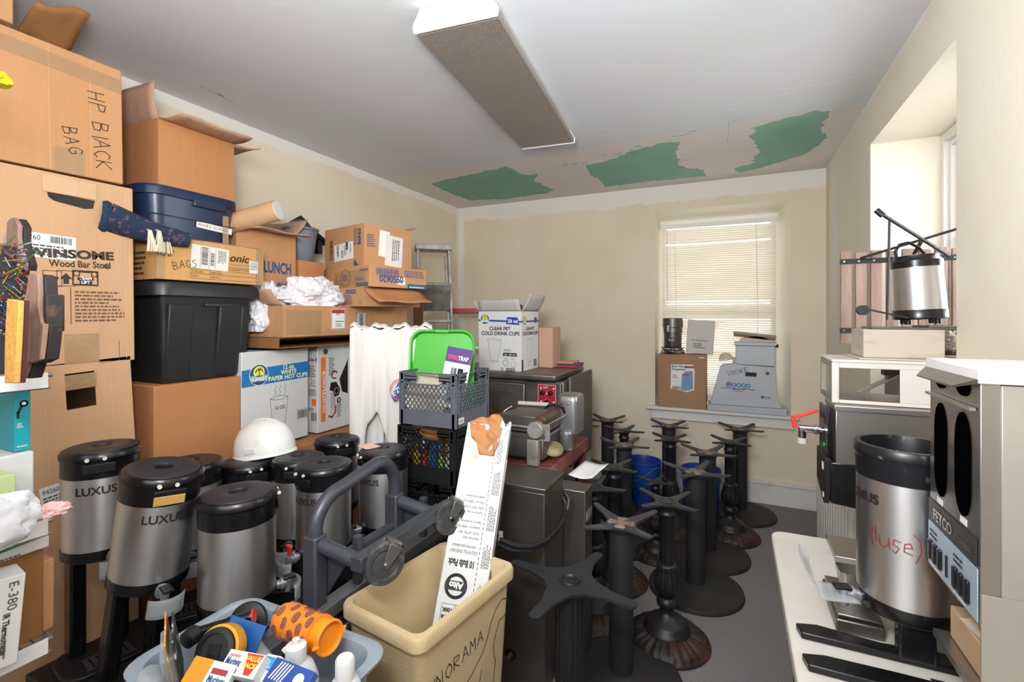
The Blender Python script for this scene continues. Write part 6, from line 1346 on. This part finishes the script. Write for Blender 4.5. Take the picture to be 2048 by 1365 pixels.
for x in (-.22, .22): MB().cyl((x, -.09, -.0), (x, -.09, .004), .012, seg=10).build('foot', M_wpl, t)
t = thing('wooden_shelf_board', 'narrow grey-brown board lying tilted on top of the shaved ice machine', 'board', (.17, YB - .0, zs + .66), rot=(0, 6, 0)); MB().box(-.17, .16, -.055, .05, 0, .02).build('board_top', mat('taupe wood', '9c8f80', .6), t, bevel=.002); MB().box(-.165, .155, -.050, -.040, -.022, 0).build('board_edge', mat('brown wood strip', '7c5c42', .6), t)
# =============== RADIATOR ===============
t = thing('radiator', 'old white cast iron radiator with flaking paint along the right wall', 'radiator', (.575, 3.22, 0))
M_rad = mat('flaking white paint', 'd5d2cb', .5, color2='3a302b', vscale=14, thr=(.71, .73), bump=.2, bscale=60)
n_ = 13
for k in range(n_):
    y = -.48 + k * .076
    b = MB(); b.loft([[(x, y + yy, z) for x, yy in rrect(.16 * s, .05, .02, 4)] for z, s in ((.06, .8), (.08, 1), (.66, 1), (.70, .9), (.715, .6))])
    b.build('section', M_rad, t, angle=50)
    if k in (0, n_ - 1):
        for x in (-.05, .05): MB().box(x - .02, x + .02, y - .02, y + .02, 0, .06).build('foot', M_rad, t)
    for x in (-.052, -.018, .018, .052):
        MB().tube([(x, y - .026, .09), (x, y - .028, .64)], .011, 8).build('rib', M_rad, t) if k == 0 else None
b = MB()
for z in (.12, .62): b.cyl((0, -.45, z), (0, .42, z), .02, seg=12)
b.build('header_pipe', M_rad, t)

# =============== WHITE TABLE ===============
ZT = .74
t = thing('white_folding_table', 'white plastic folding table along the right wall carrying the machines', 'folding table', (.41, 1.36, 0))
M_tbl = mat('table plastic', 'ddd9cf', .4, color2='c9bfae', vscale=3, thr=(.5, .8))
MB().prism(rrect(.545, 1.66, .05, 6), ZT - .045, ZT - .001).build('table_top', M_tbl, t, bevel=.006)
for y in (-.62, .62):
    for x in (-.2, .2): MB().cyl((x, y, 0), (x, y, ZT - .045), .015, seg=14).build('leg', mat('grey tube', '6a6c70', .4, metal=.6), t)
    MB().cyl((-.2, y, .25), (.2, y, .25), .010, seg=10).build('leg_brace', MATS['grey tube'], t)
t = thing('black_carton', 'black box under the near part of the white folding table', 'box', (.41, 1.28, 0)); MB().box(-.16, .16, -.13, .13, .0, .40).build('carton_body', M_blkm, t, bevel=.006)

# =============== BREWER BEHIND ===============
t = thing('coffee_brewer', 'stainless coffee brewer with a red handled hot water faucet on the white table', 'coffee brewer', (.49, 2.08, ZT))
x0, x1, y0, y1 = -.165, .175, -.085, .10
MB().box(x0 + .0, x1, y0, y1, .345, .545).build('brew_head', M_steelh, t, bevel=.004)
MB().box(x0 - .004, x1, y0 - .006, y1, .528, .55).build('top_rim', M_steelh, t, bevel=.004)
b = MB(); b.prism([(x0 - .012, .20), (x0 + .13, .185), (x0 + .13, .345), (x0 - .012, .345)], y0 + .004, y1 - .004, Matrix(((1, 0, 0, 0), (0, 0, 1, 0), (0, 1, 0, 0), (0, 0, 0, 1)))); b.build('lower_shroud', mat('dark steel shroud', '4b4a4c', .25, metal=.9), t, bevel=.003)
MB().box(x1 - .13, x1, y0, y1, .0, .344).build('rear_column', M_blkm, t, bevel=.003); MB().box(x0, x1, y0, y1, 0, .02).build('base_plate', M_steelh, t, bevel=.002)
MB().box(x0 - .022, x0 - .0125, y0 + .0, y1 - .0, .36, .53).build('control_panel', M_blk, t, bevel=.003)
b = MB(); b.prism([(y0, .36), (y1, .36), (y1, .24), (y0 + .03, .19), (y0, .24)], x0 - .03, x0 - .0125, Matrix(((0, 0, 1, 0), (1, 0, 0, 0), (0, 1, 0, 0), (0, 0, 0, 1)))); b.build('lower_panel', M_blkm, t, bevel=.002)
Fm = T((x0 - .0225, y1, 0)) @ Matrix(((0, 0, -1, 0), (-1, 0, 0, 0), (0, 1, 0, 0), (0, 0, 0, 1)))
decal(t, Fm, .03, .47, .12, .03, M_inkdk, 'name_panel'); smallprint(t, Fm, .05, .475, .07, .018, 1, M_red)
MB().cyl((x0 - .023, y0 + .05, .395), (x0 - .029, y0 + .05, .395), .010, seg=16).build('green_button', mat('green button', '1f7a3c', .3), t)
for k in range(3): MB().box(x0 - .026, x0 - .0225, y0 + .07 + k * .025, y0 + .085 + k * .025, .39, .44).build('switch', M_blkm, t)
MB().box(x0 - .033, x0 - .0305, y0 + .03, y0 + .05, .31, .335).build('white_switch', M_wpl, t); MB().box(x0 - .033, x0 - .0305, y0 + .02, y0 + .035, .215, .23).build('white_switch', M_wpl, t)
f = MB(); f.cyl((x0 - .022, 0, .44), (x0 - .10, 0, .44), .014, seg=18); f.cyl((x0 - .04, 0, .44), (x0 - .05, 0, .44), .018, seg=18); f.cyl((x0 - .09, 0, .405), (x0 - .09, 0, .445), .013, seg=16); ft = f.build('faucet', M_chrome, t, bevel=.001)
MB().cyl((x0 - .09, 0, .385), (x0 - .09, 0, .405), .017, seg=16).build('nozzle', mat('aged nozzle', 'c0c0ae', .4), ft)
b = MB(); b.box(-.008, .008, -.01, .01, 0, .04, T((x0 - .112, 0, .44), (0, -10, 0))); b.box(-.0, .085, -.011, .011, -.004, .006, T((x0 - .118, 0, .478), (0, -22, 0))); b.build('faucet_lever', M_red, ft, bevel=.002, label='red faucet lever')
# glass fronted case on top
t = thing('glass_display_case', 'white framed countertop case with a glass front on top of the brewer', 'display case', (.505, 2.155, ZT + .552), 0)
x0, x1, y0, y1, h = -.185, .18, -.13, .11, .155
M_cs = mat('case enamel', 'cfcac2', .4, var=.04)
b = MB(); b.box(x0, x1, y0, y1, h - .012, h); b.build('top_panel', M_cs, t, bevel=.004)
b = MB(); b.box(x0, x0 + .022, y0, y0 + .01, 0, h - .012); b.box(x0 + .022, x1, y0, y0 + .01, 0, .012); b.box(x0 + .022, x1, y0, y0 + .01, h - .03, h - .012); b.box(x1 - .17, x1, y0, y0 + .01, .012, h - .03); b.build('front_frame', M_cs, t, bevel=.002)
MB().box(x0 + .022, x1 - .17, y0 + .003, y0 + .006, .012, h - .03).build('glass_front', M_glass, t, smooth=False)
b = MB(); b.box(x0, x0 + .006, y0 + .01, y1, 0, .02); b.box(x0, x0 + .006, y0 + .01, y1, h - .03, h - .012); b.box(x0, x0 + .006, y1 - .02, y1, .02, h - .03); b.box(x0, x0 + .006, y0 + .01, y0 + .03, .02, h - .03); b.build('side_frame', M_steelh, t)
MB().box(x0 + .02, x1 - .01, y0 + .03, y1 - .01, .001, .01).build('bottom_tray', M_steelh, t)
MB().box(-.0, .14, -.02, .03, 0, .006, T((-.08, .0, .02), (0, -32, 0))).build('sliding_tray', M_steelh, t); MB().box(.0, .06, .02, .06, .09, .13).build('dark_bracket', M_blkm, t)
# wooden box, trays
t = thing('painted_wooden_box', 'pale painted wooden drawer box standing on the display case', 'wooden box', (.535, 2.165, ZT + .7085), 2)
M_pw = mat('painted wood', 'b9aea0', .6, color2='a08d7c', vscale=8, thr=(.5, .8), stretch=(1, 1, 4)); 
MB().box(-.115, .115, -.085, .08, .004, .105).build('box_body', M_pw, t, bevel=.004); MB().box(-.135, .16, -.12, .085, 0, .0035).build('cardboard_base', mat('pale board', 'c7b8a8', .7), t)
b = MB(); b.box(-.11, .13, -.085, .085, 0, .006); b.box(.05, .13, -.085, .085, .006, .012); o = b.build('flat_metal_tray', M_steeld, bevel=.002); o.location = (.565, 2.19, ZT + .8145); tag(o, 'thin worn metal tray lying on the painted wooden box', 'tray')
# airpot
t = thing('airpot', 'steel airpot with a black looped handle tilted on top of the right-hand stack', 'airpot', (.625, 2.225, ZT + .832), rot=(0, -3, 0)); t.scale = (1, 1, .88); r = .078
for a in (40, 130, 220, 310): MB().cyl((r * .75 * math.cos(R(a)), r * .75 * math.sin(R(a)), 0), (r * .75 * math.cos(R(a)), r * .75 * math.sin(R(a)), .025), .010, seg=12).build('foot', M_blk, t)
MB().lathe([(r * .95, .02), (r * 1.03, .025), (r * 1.03, .055), (r, .06)], 48).build('base_ring', M_blk, t); MB().lathe([(r * 1.01, .06), (r * .955, .235)], 56).build('steel_body', M_steel, t)
MB().lathe([(r * .97, .235), (r * .98, .262), (r * .85, .275), (r * .84, .285), (r * .4, .29), (0, .29)], 48).build('lid', M_blk, t)
MB().tube([(-.055, 0, .275), (-.06, 0, .31), (-.045, 0, .34), (-.02, 0, .345), (.01, 0, .32), (.03, 0, .285)], .005, 8, rx=.010).build('carry_handle', M_blkm, t)
b = MB(); b.box(-.05, .09, -.012, .012, 0, .005, T((-.02, -.05, .045), (0, 15, 0))); b.cyl((-.065, -.08, .052), (-.065, -.045, .052), .018, seg=16); o = b.build('black_metal_arm', M_blkm)
o.location = (.49, 2.16, ZT + .83); tag(o, 'black metal arm with a knob resting on the painted wooden box before the airpot', 'metal arm')
# slatted folding chair hanging on its side
t = thing('folded_slat_table', 'folded table of weathered wooden slats with black steel straps and crossed legs', 'folding table', (.735, 2.93, 1.46))
M_sl = mat('weathered slats', '8f7467', .75, color2='a48b80', vscale=6, thr=(.35, .7), stretch=(6, 6, .6), bump=.3, bscale=40)
for k in range(8):
    x = -.235 + k * .063
    hh = .47 - .008 * (k % 2)
    MB().box(x, x + .046, -.01, .01, .012 * (k % 3 == 1), hh).build('slat', M_sl, t, bevel=.002)
for z in (.405, .055):
    s_ = MB(); s_.box(-.24, .26, -.0145, -.0105, z, z + .026); s_ = s_.build('strap', M_blkm, t)
    for k in range(8): MB().cyl((-.222 + k * .062, -.0145, z + .013), (-.222 + k * .062, -.017, z + .013), .005, seg=10).build('rivet', M_chrome, s_)
def leg(p, q, r_=.010): MB().cyl(p, q, r_, seg=10).build('leg', M_blkm, t)
bs = Vector((.735, 2.93, 1.46))
def wp(px, py, Y): return tuple(pt(px, py, Y=Y) - bs)
leg(wp(1766, 430, 2.72), wp(1898, 512, 2.88), .008); leg(wp(1720, 517, 2.88), wp(1935, 452, 2.80), .006); leg(wp(1842, 484, 2.80), wp(1826, 512, 2.90), .008)
leg(wp(1779, 440, 2.74), wp(1775, 640, 2.74), .005)
MB().cyl(wp(1752, 420, 2.72), wp(1766, 432, 2.72), .013, seg=10).build('foot_cap', M_blk, t)
t = thing('crumpled_brown_paper', '', 'paper'); bpy.data.objects.remove(t)
bag('crumpled taupe fabric bundle right of the painted wooden box', (.80, 2.62, 1.455 - .01), .10, .10, .06, 9, mat('taupe fabric', '8f8478', .8), name='fabric_bundle')
b = MB(); b.box(.71, .97, 2.45, 3.05, .976, 1.44); o = b.build('grey_storage_box', mat('grey brown box', '8a8078', .7, var=.1), bevel=.004); tag(o, 'grey-brown box standing in the right window niche under the slatted table', 'box')

# =============== SERVER ON THE WHITE TABLE ===============
sx, sy = pt(1812, 1000, d=1.235).x, pt(1812, 1000, d=1.235).y
t = server('open topped coffee server with red marker writing on the white table', sx, sy, ZT, H=.53, r=.107, fa=-168, text=None, steel_h=.30, open_top=True, base=False, legs=False, group=None, guard=False)
A = T((0, 0, 0)); 
for (dx, dy) in ((-.0, -.06), (.03, .075)): MB().box(dx - .035, dx + .04, dy - .02, dy + .02, .014, .15).build('stand_leg', M_blk, t, bevel=.006)
for s_, yy in ((-1, -.19), (1, -.06)):
    b = MB(); b.prism([(-.24, yy - .01), (-.25, yy + .03), (-.20, yy + .045), (-.06, yy + .04 - s_ * .01), (.10, yy + .05), (.10, yy - .01)], 0, .018); b.build('stand_wing', M_blk, t, bevel=.003)
ctxt(t, 'LUXUS', .1065, -163, .385, .034, M_ink, bold=.001)
b0 = len(bpy.data.objects)
lines = [[(0, .6), (0, .15), (.3, 0), (.55, .2), (.6, .6), (.65, 0)], [(1.3, .55), (.9, .6), (.85, .35), (1.2, .2), (1.0, -.1), (.8, 0)], [(1.45, .3), (1.9, .35), (1.8, .6), (1.5, .5), (1.45, .1), (1.9, 0)], [(2.0, 1.1), (2.35, .8), (2.4, .2), (2.1, -.4)], [(-.5, .9), (-.6, .4), (-.5, -.1)], [(-.3, 1.0), (-.25, .2)]]
hw = strokes(t, [[(x * .035, y * .045) for x, y in l] for l in lines], Matrix.Identity(4), .0022, mat('red marker', '8e2f2c', .5), 'handwriting')
for v in hw.data.vertices:
    a = R(-134) + v.co.x / .1065; v.co = Vector((.1066 * math.cos(a), .1066 * math.sin(a), v.co.y + .285))
b = MB(); A_ = T((0, 0, 0), (0, 0, -168))
def fn(u, v):
    q = v * 2.4
    if q < 1: return tuple(A_ @ Vector((.12 + .085 * q, -.045 + .09 * u, .125)))
    a = (q - 1) / 1.4; return tuple(A_ @ Vector((.205 + .03 * math.sin(a * 1.5), -.045 + .09 * u, .125 + .10 * a)))
b.grid(fn, 6, 12); b.build('clear_faucet_guard', M_clear, t, thick=.004)
# stainless scale and small canister
t = thing('stainless_scale', 'stainless kitchen scale on the white table left of the open server', 'kitchen scale', (.315, 1.667, ZT), 0); b = MB(); b.box(-.06, .05, -.113, .11, .0, .035, tx=1.0); b.build('scale_body', M_steeld, t, bevel=.004); b = MB(); b.box(-.055, .045, -.108, .105, .04, .048); b.build('weighing_plate', M_steelh, t, bevel=.002); MB().box(-.02, .03, -.04, .04, .034, .041).build('plate_support', M_blkm, t)
t = thing('steel_container', 'small open steel container standing on the kitchen scale', 'container', (.325, 1.69, ZT + .0485), 4)
b = MB(); b.loft([[(x, y, z) for x, y in rrect(w_, w_ * .8, .012, 3)] for z, w_ in ((0, .07), (.07, .09), (.069, .084), (.004, .066))]); b.build('container_body', M_steelh, t, thick=.0, angle=40)
t = thing('second_server_stand', 'black stand leg assembly behind the open topped server on the white table', 'server stand', (.575, 1.70, ZT)); MB().box(-.04, .04, -.05, .05, .0, .36).build('stand_column', M_blk, t, bevel=.01); MB().box(-.07, .06, -.08, .08, 0, .015).build('stand_foot', M_blkm, t, bevel=.003)

# =============== DUAL BREWER IN FRONT (FETCO) ===============
t = thing('dual_coffee_brewer', 'large stainless dual brewer with two dark oval slots at the right edge', 'coffee brewer', (.545, 1.305, ZT))
x0, x1, y0, y1, hB = -.125, .14, -.125, .125, .762
z2 = .33
# front panel with slots: build as a frame around two tall rounded slots (face -x)
Fp = T((x0, y1, 0)) @ Matrix(((0, 0, -1, 0), (-1, 0, 0, 0), (0, 1, 0, 0), (0, 0, 0, 1)))   # u from far to near, v up, n -x
MB().box(x0 + .03, x1, y0, y1, z2, hB - .03).build('brewer_body', mat('steel warm', 'aaa49c', .45, metal=.45, var=.05), t, bevel=.002)
Wd = y1 - y0
def slot_poly(u0, u1, v0, v1, n=8): 
    c = (u0 + u1) / 2; a = (u1 - u0) / 2; out = []; e_ = min(a * 1.6, (v1 - v0) * .45)
    for k in range(n + 1): q = math.pi * k / n; out.append((c + a * math.cos(q), v1 - e_ + e_ * math.sin(q)))
    for k in range(n + 1): q = math.pi + math.pi * k / n; out.append((c + a * math.cos(q), v0 + e_ + e_ * math.sin(q)))
    return out
pf = MB(); pf.box(0, Wd, .275, .735, -.03, 0, Fp); pf.build('front_panel', M_steelh, t, bevel=.002)
M_slot = mat('slot dark', '050506', 1.0, spec=0)
for (a, c) in ((.03, .10), (.14, .215)):
    b = MB(); b.prism(slot_poly(a, c, .458, .668), -.0, .0015, Fp); b.build('dark_slot', M_slot, t)
    b = MB(); b.prism(slot_poly(a + .008, c - .004, .70, .734), 0, .0015, Fp); b.build('upper_slot', M_slot, t)
MB().box(.01, Wd - .01, .680, .686, .002, .012, Fp).build('hanger_rod', M_chrome, t)
b = MB(); b.prism([(-.01, .0), (Wd + .0, .0), (Wd * .55, -.03), (-.01, -.018)], 0, .05, Fp @ T((0, .72, -.04))); 
vb = MB(); vb.box(x0 - .006, x1, y0 - .01, y1 + .01, hB - .028, hB - .0); vb.build('top_cover', mat('top lit white', 'dddad6', .35), t, bevel=.003)  # white tone puts the blown-out light on the top into its colour
vb = MB(); vb.add([(x0 - .006, y0 - .008, hB - .028), (x0 - .006, y1 + .008, hB - .028), (x0 - .022, y1 + .01, hB - .045), (x0 - .022, y0 + .06, hB - .045), (x0 - .006, y0 - .008, hB - .02), (x0 - .006, y1 + .008, hB - .02), (x0 - .022, y1 + .01, hB - .041), (x0 - .022, y0 + .06, hB - .041)], [(0, 1, 2, 3), (7, 6, 5, 4), (0, 3, 7, 4), (3, 2, 6, 7), (2, 1, 5, 6), (1, 0, 4, 5)]); vb.build('drip_lip', M_steelh, t)
for u, v in ((.045, .440), (.165, .443)): decal(t, Fp, u, v, .03, .013, M_white, 'small_tag')
b = MB(); b.box(.0, Wd - .01, .385, .436, .001, .0025, Fp); b.build('name_strip', mat('strip charcoal', '3a3836', .4), t); txt(t, 'FETCO', Fp, .03, .397, .034, mat('silver print', 'c9c9cc', .3, metal=.6), bold=.0008, off=.0035, fit=.10); smallprint(t, Fp, .17, .40, .05, .02, 1, M_inkg, off=.0035)
b = MB(); b.box(.0, Wd - .004, .283, .383, .001, .003, Fp); b.build('touch_panel', mat('panel light blue', '9fb0bd', .35), t)
for k in range(2):
    for j in range(3):
        MB().box(.012 + k * .135 + j * .027, .03 + k * .135 + j * .027, .300, .345, .003, .010, Fp).build('rocker_switch', M_blk, t, bevel=.003)
    smallprint(t, Fp, .012 + k * .13, .352, .06, .022, 2, M_ink, off=.004); smallprint(t, Fp, .012 + k * .13, .286, .06, .010, 1, M_white, off=.004)
MB().box(.105, .112, .30, .345, .003, .006, Fp).build('indicator', M_ink, t)
MB().box(x0 + .19, x1, y0, y1, 0, z2).build('rear_column', mat('steel warm', 'aaa49c', .45), t, bevel=.002); MB().box(x0 + .0, x1, y0 - .006, y0 - .001, .011, z2 + .01).build('side_skirt', mat('steel warm', 'aaa49c', .45), t)
MB().box(x0, x1, y0, y1, 0, .01).build('base_plate', M_steelh, t)
MB().box(x0 + .005, x0 + .188, y0 + .001, y1, .115, .13).build('inner_shelf', M_steelh, t)
# wooden crate and papers inside
t = thing('wooden_tray', 'small wooden tray of coloured papers on the base of the dual brewer', 'tray', (.50, 1.31, ZT + .1315)); MB().box(-.05, .08, -.09, .10, 0, .07).build('tray_body', mat('light wood', 'b89a78', .6, var=.1), t, bevel=.003)
for k, (c_, a) in enumerate((('d8cdb8', 10), ('b33a2c', -12), ('d9a23a', 22), ('e6e2da', -3))): MB().box(-.045 + k * .012, .02 + k * .012, -.08 + k * .01, .05, .071 + k * .003, .073 + k * .003, T((0, 0, 0), (0, 0, a))).build('paper', mat('tray paper ' + c_, c_, .6), t)

# =============== LEFT WIRE SHELF UNIT ===============
XS, YE = -1.45, .565
t = thing('wire_shelf_unit', 'grey wire shelf unit with white price strips at the left edge of the photo', 'shelf unit', (-1.68, .15, 0))
M_wire = mat('grey wire', '8a8c92', .35, metal=.6)
for i, z in enumerate((.85, 1.127, 1.468)):
    sh = MB()
    for x in (-.22, .225): sh.cyl((x, -.40, z - .006), (x, YE - .15, z - .006), .005, seg=8)
    for y in (-.40, YE - .152): sh.cyl((-.22, y, z - .006), (.225, y, z - .006), .005, seg=8)
    for k in range(34): y = -.39 + k * .0235; sh.cyl((-.22, y, z - .002), (.225, y, z - .002), .0022, seg=6)
    for x in (-.22, .225): sh.cyl((x, -.40, z - .035), (x, YE - .152, z - .035), .003, seg=8)
    s_ = sh.build('shelf', M_wire, t)
    MB().box(.231, .234, -.40, YE - .16, z - .034, z + .001).build('price_strip', mat('strip white', 'f2f2f2', .4), s_)
for x in (-.22, .215):
    for y in (-.40, .24): MB().cyl((x, y, 0), (x, y, 1.75), .0125, seg=14).build('post', M_wire, t)
# on the shelves
def fpx(px, py, Y): p = pt(px, py, Y=Y); return (p.x, p.z)
Yp = .50
c1 = [(215, 450), (250, 443), (285, 455), (292, 600), (288, 700), (300, 760), (310, 820), (330, 830), (318, 960), (300, 1100), (240, 1130), (215, 1110), (190, 1190), (170, 1250), (115, 1250), (130, 1000), (170, 900), (185, 800), (180, 640), (200, 560)]
c2 = [(50, 320), (75, 290), (100, 280), (120, 310), (140, 350), (135, 430), (142, 480), (160, 560), (185, 640), (178, 690), (150, 640), (110, 610), (60, 620), (45, 450)]
M_cw = mat('carved wood', '7d5f52', .75, color2='9a7a6a', vscale=14, thr=(.35, .65), stretch=(3, 3, .8)); M_burn = mat('burnt wood', '241d1b', .7, color2='6b4a38', vscale=18, thr=(.55, .75))
def slab(poly_px, Y0, dep, name, lab, m, cat, zsh=1.469):
    pts = [fpx(x / 3.79, 400 + y / 3.79, Y0) for x, y in poly_px]; mz = min(p[1] for p in pts); mx = sum(p[0] for p in pts) / len(pts)
    t = thing(name, lab, cat, (mx, Y0, zsh)); dz = zsh - mz
    loc = [(x - mx, z - mz) for x, z in pts]
    MX = Matrix(((1, 0, 0, 0), (0, 0, 1, 0), (0, 1, 0, 0), (0, 0, 0, 1)))
    MB().prism(loc, 0, .009, MX).build('carved_face', m, t, bevel=.002)
    return t, loc, MX
t, loc, MX = slab(c1, .47, .02, 'carved_wooden_figure', 'jagged carved wooden figure with a burnt edge standing on the top wire shelf', M_cw, 'wooden carving')
MB().prism([(x * .98 + .004, z * .99) for x, z in loc], .0095, .03, MX).build('burnt_edge', M_burn, t, bevel=.002)
b = MB(); b.box(.035, .05, .005, .035, .10, .175); b.build('side_block', M_burn, t, bevel=.003)
t, loc, MX = slab(c2, .545, .02, 'carved_wooden_figure', 'upper left carved wooden piece behind the jagged wooden figure', M_cw, 'wooden carving'); MB().prism([(x * .96 + .003, z * .98) for x, z in loc], .0095, .024, MX).build('burnt_edge', M_burn, t, bevel=.002)
MB().box(-.03, .03, .0, .015, -.24, .01).build('rear_stem', M_burn, t); t.location.z += .24
t, loc, MX = slab([(50, 620), (140, 630), (128, 950), (110, 1260), (30, 1260), (35, 900)], .43, .02, 'orange_foam_slab', 'orange foam slab beside the carved wooden figure on the top wire shelf', mat('orange foam', 'dba24e', .9, var=.12, vscale=60, bump=.4), 'foam slab'); 
MB().prism([(x, z) for x, z in loc], .0095, .016, MX).build('dark_backing', mat('dark red foam', '4a2420', .9), t)
# tinsel
def strands(label, c, n, L_, cols, seed, name, cat):
    t = thing(name, label, cat, c); rnd = random.Random(seed)
    for ci, col in enumerate(cols):
        b = MB()
        for k in range(n):
            p = Vector((rnd.uniform(-.04, .02), rnd.uniform(-.02, .02), rnd.uniform(0, .2))); q = p + Vector((rnd.uniform(.02, .06), rnd.uniform(-.02, .02), rnd.uniform(-.03, .03)))
            b.cyl(p, q, .0012, seg=4)
        o = b.build('tinsel_strand', mat('tinsel ' + col, col, .25, metal=.5), t, kind='stuff')
    MB().box(-.05, -.01, -.015, .015, -.04 + (1.47 - c[2] + .04), .2).build('tinsel_core', mat('tinsel core', '2a2c33', .8), t)
strands('colourful metallic tinsel at the far left edge above the orange foam slab', (-1.475, .50, 1.56), 26, .1, ['2f5fa8', 'c8b040', 'c43a3a', 'd8d8e0', '3a9a5a'], 4, 'tinsel_garland', 'tinsel')
bag('small red cloth bundle at the left edge in front of the orange foam slab', (-1.35, .39, 1.47), .035, .03, .05, 6, mat('red felt', 'a01a28', .9), amp=.15, name='red_cloth')
bag('yellow feather duster tip at the left edge beside the HP BLACK BAG carton', (-1.63, .525, 2.165), .03, .035, .022, 8, mat('feather yellow', 'e8d21c', .9, bump=1, bscale=120), amp=.25, name='yellow_duster')
b = MB(); b.tube([(-1.66, .44, 1.47), (-1.65, .46, 1.9), (-1.63, .52, 2.17)], .005, 8); o = b.build('duster_stick', M_wpl); tag(o, 'thin stick of the yellow feather duster at the left edge', 'stick')
# middle shelf
t = thing('teal_product_box', 'narrow teal box with an earpiece picture on the middle wire shelf', 'box', (-1.52, .565 - .0, 1.13)); t.location = (-1.545, .53, 1.287)
w_, d_, h_ = .09, .028, .153
MB().box(-.045, .045, -.014, .014, 0, h_).build('box_body', mat('box teal', '169aa6', .45), t, bevel=.001); F2, e2 = face((.09, .028, h_), '+x')
for FF, uu in ((F2, .016),): disc(t, FF, uu, .11, .004, M_white, 'earpiece_picture', .001); ring(t, FF, uu, .11, .006, .003, M_ink, 'earpiece_picture'); strokes(t, [[(uu - .004, .104), (uu - .010, .09), (uu - .010, .078)]], FF, .005, M_ink, 'earpiece_picture'); smallprint(t, FF, .004, .055, .012, .012, 3, M_white, off=.001); smallprint(t, FF, .004, .01, .018, .005, 1, M_white, off=.001)
t, S = carton('white and blue carton lying under the teal box on the middle wire shelf', -1.66, -1.485, .40, .545, 1.1285, 1.285, M_wbox); F, e = face(S, '+x'); poly(t, F, [(.02, 0), (.14, .0), (.14, .05), (.02, .02)], Bl, 'blue_print')
b = MB(); b.box(-.03, .035, -.045, .045, 0, .13); o = b.build('pale_green_box', mat('pale green', 'b9c98f', .6), bevel=.002); o.location = (-1.447, .443, 1.1285); tag(o, 'small pale green topped box on the white and blue carton', 'box')
bd = bag('large translucent white plastic bag drooping over the middle wire shelf', (-1.365, .40, 1.128), .05, .125, .085, 2, M_bag2, amp=.14)
bd2 = bag('pink wrapped tip of the plastic bag on the middle wire shelf', (-1.365, .535, 1.16), .022, .03, .018, 3, mat('pink film', 'e9b9b8', .4, bump=.4), amp=.3, name='pink_wrapping')
# green-white carton under the middle shelf, bottom shelf items
t, S = carton('white carton with a green swoosh under the middle wire shelf', -1.66, -1.452, .36, .56, 1.060, 1.088, M_wbox); F, e = face(S, '+x'); poly(t, F, [(.03, .012), (.18, .028), (.04, .028)], mat('print green', '1f7a44', .5)); smallprint(t, F, .08, .003, .07, .008, 1)
MB().box(-.09, .09, -.095, .095, -.207, -.001).build('lower_carton', M_cardD, t, bevel=.003)
t = thing('thermometer_box', 'white and blue infrared thermometer box standing on the lowest wire shelf', 'box', (-1.452, .43, .852), rot=(-3, 4, -6)); w_, d_, h_ = .065, .13, .195
MB().box(-w_ / 2, w_ / 2, -d_ / 2, d_ / 2, 0, h_).build('box_body', M_white, t, bevel=.002); F, e = face((w_, d_, h_), '+x')
decal(t, F, 0, .0, .06, h_, mat('print sky', '7fb7dc', .5), 'blue_panel'); decal(t, F, .08, .02, .006, .14, MATS['print sky'], 'blue_stripe'); txt(t, 'E-380', F, .105, .185, .022, M_inkg, rot=-90, fit=.06); txt(t, 'IR Thermometer', F, .100, .118, .015, M_ink, rot=-90, bold=.0004, fit=.09); poly(t, F, [(.0, .03), (.03, .05), (.05, .035), (.04, .07), (.0, .08)], mat('print hand', 'c98a5a', .6), 'hand_picture'); smallprint(t, F, .105, .02, .006, .04, 1, vert=True)
carton('creased brown carton behind the thermometer box on the lowest wire shelf', -1.64, -1.475, .40, .575, .852, 1.02, M_cardE, rz=4)
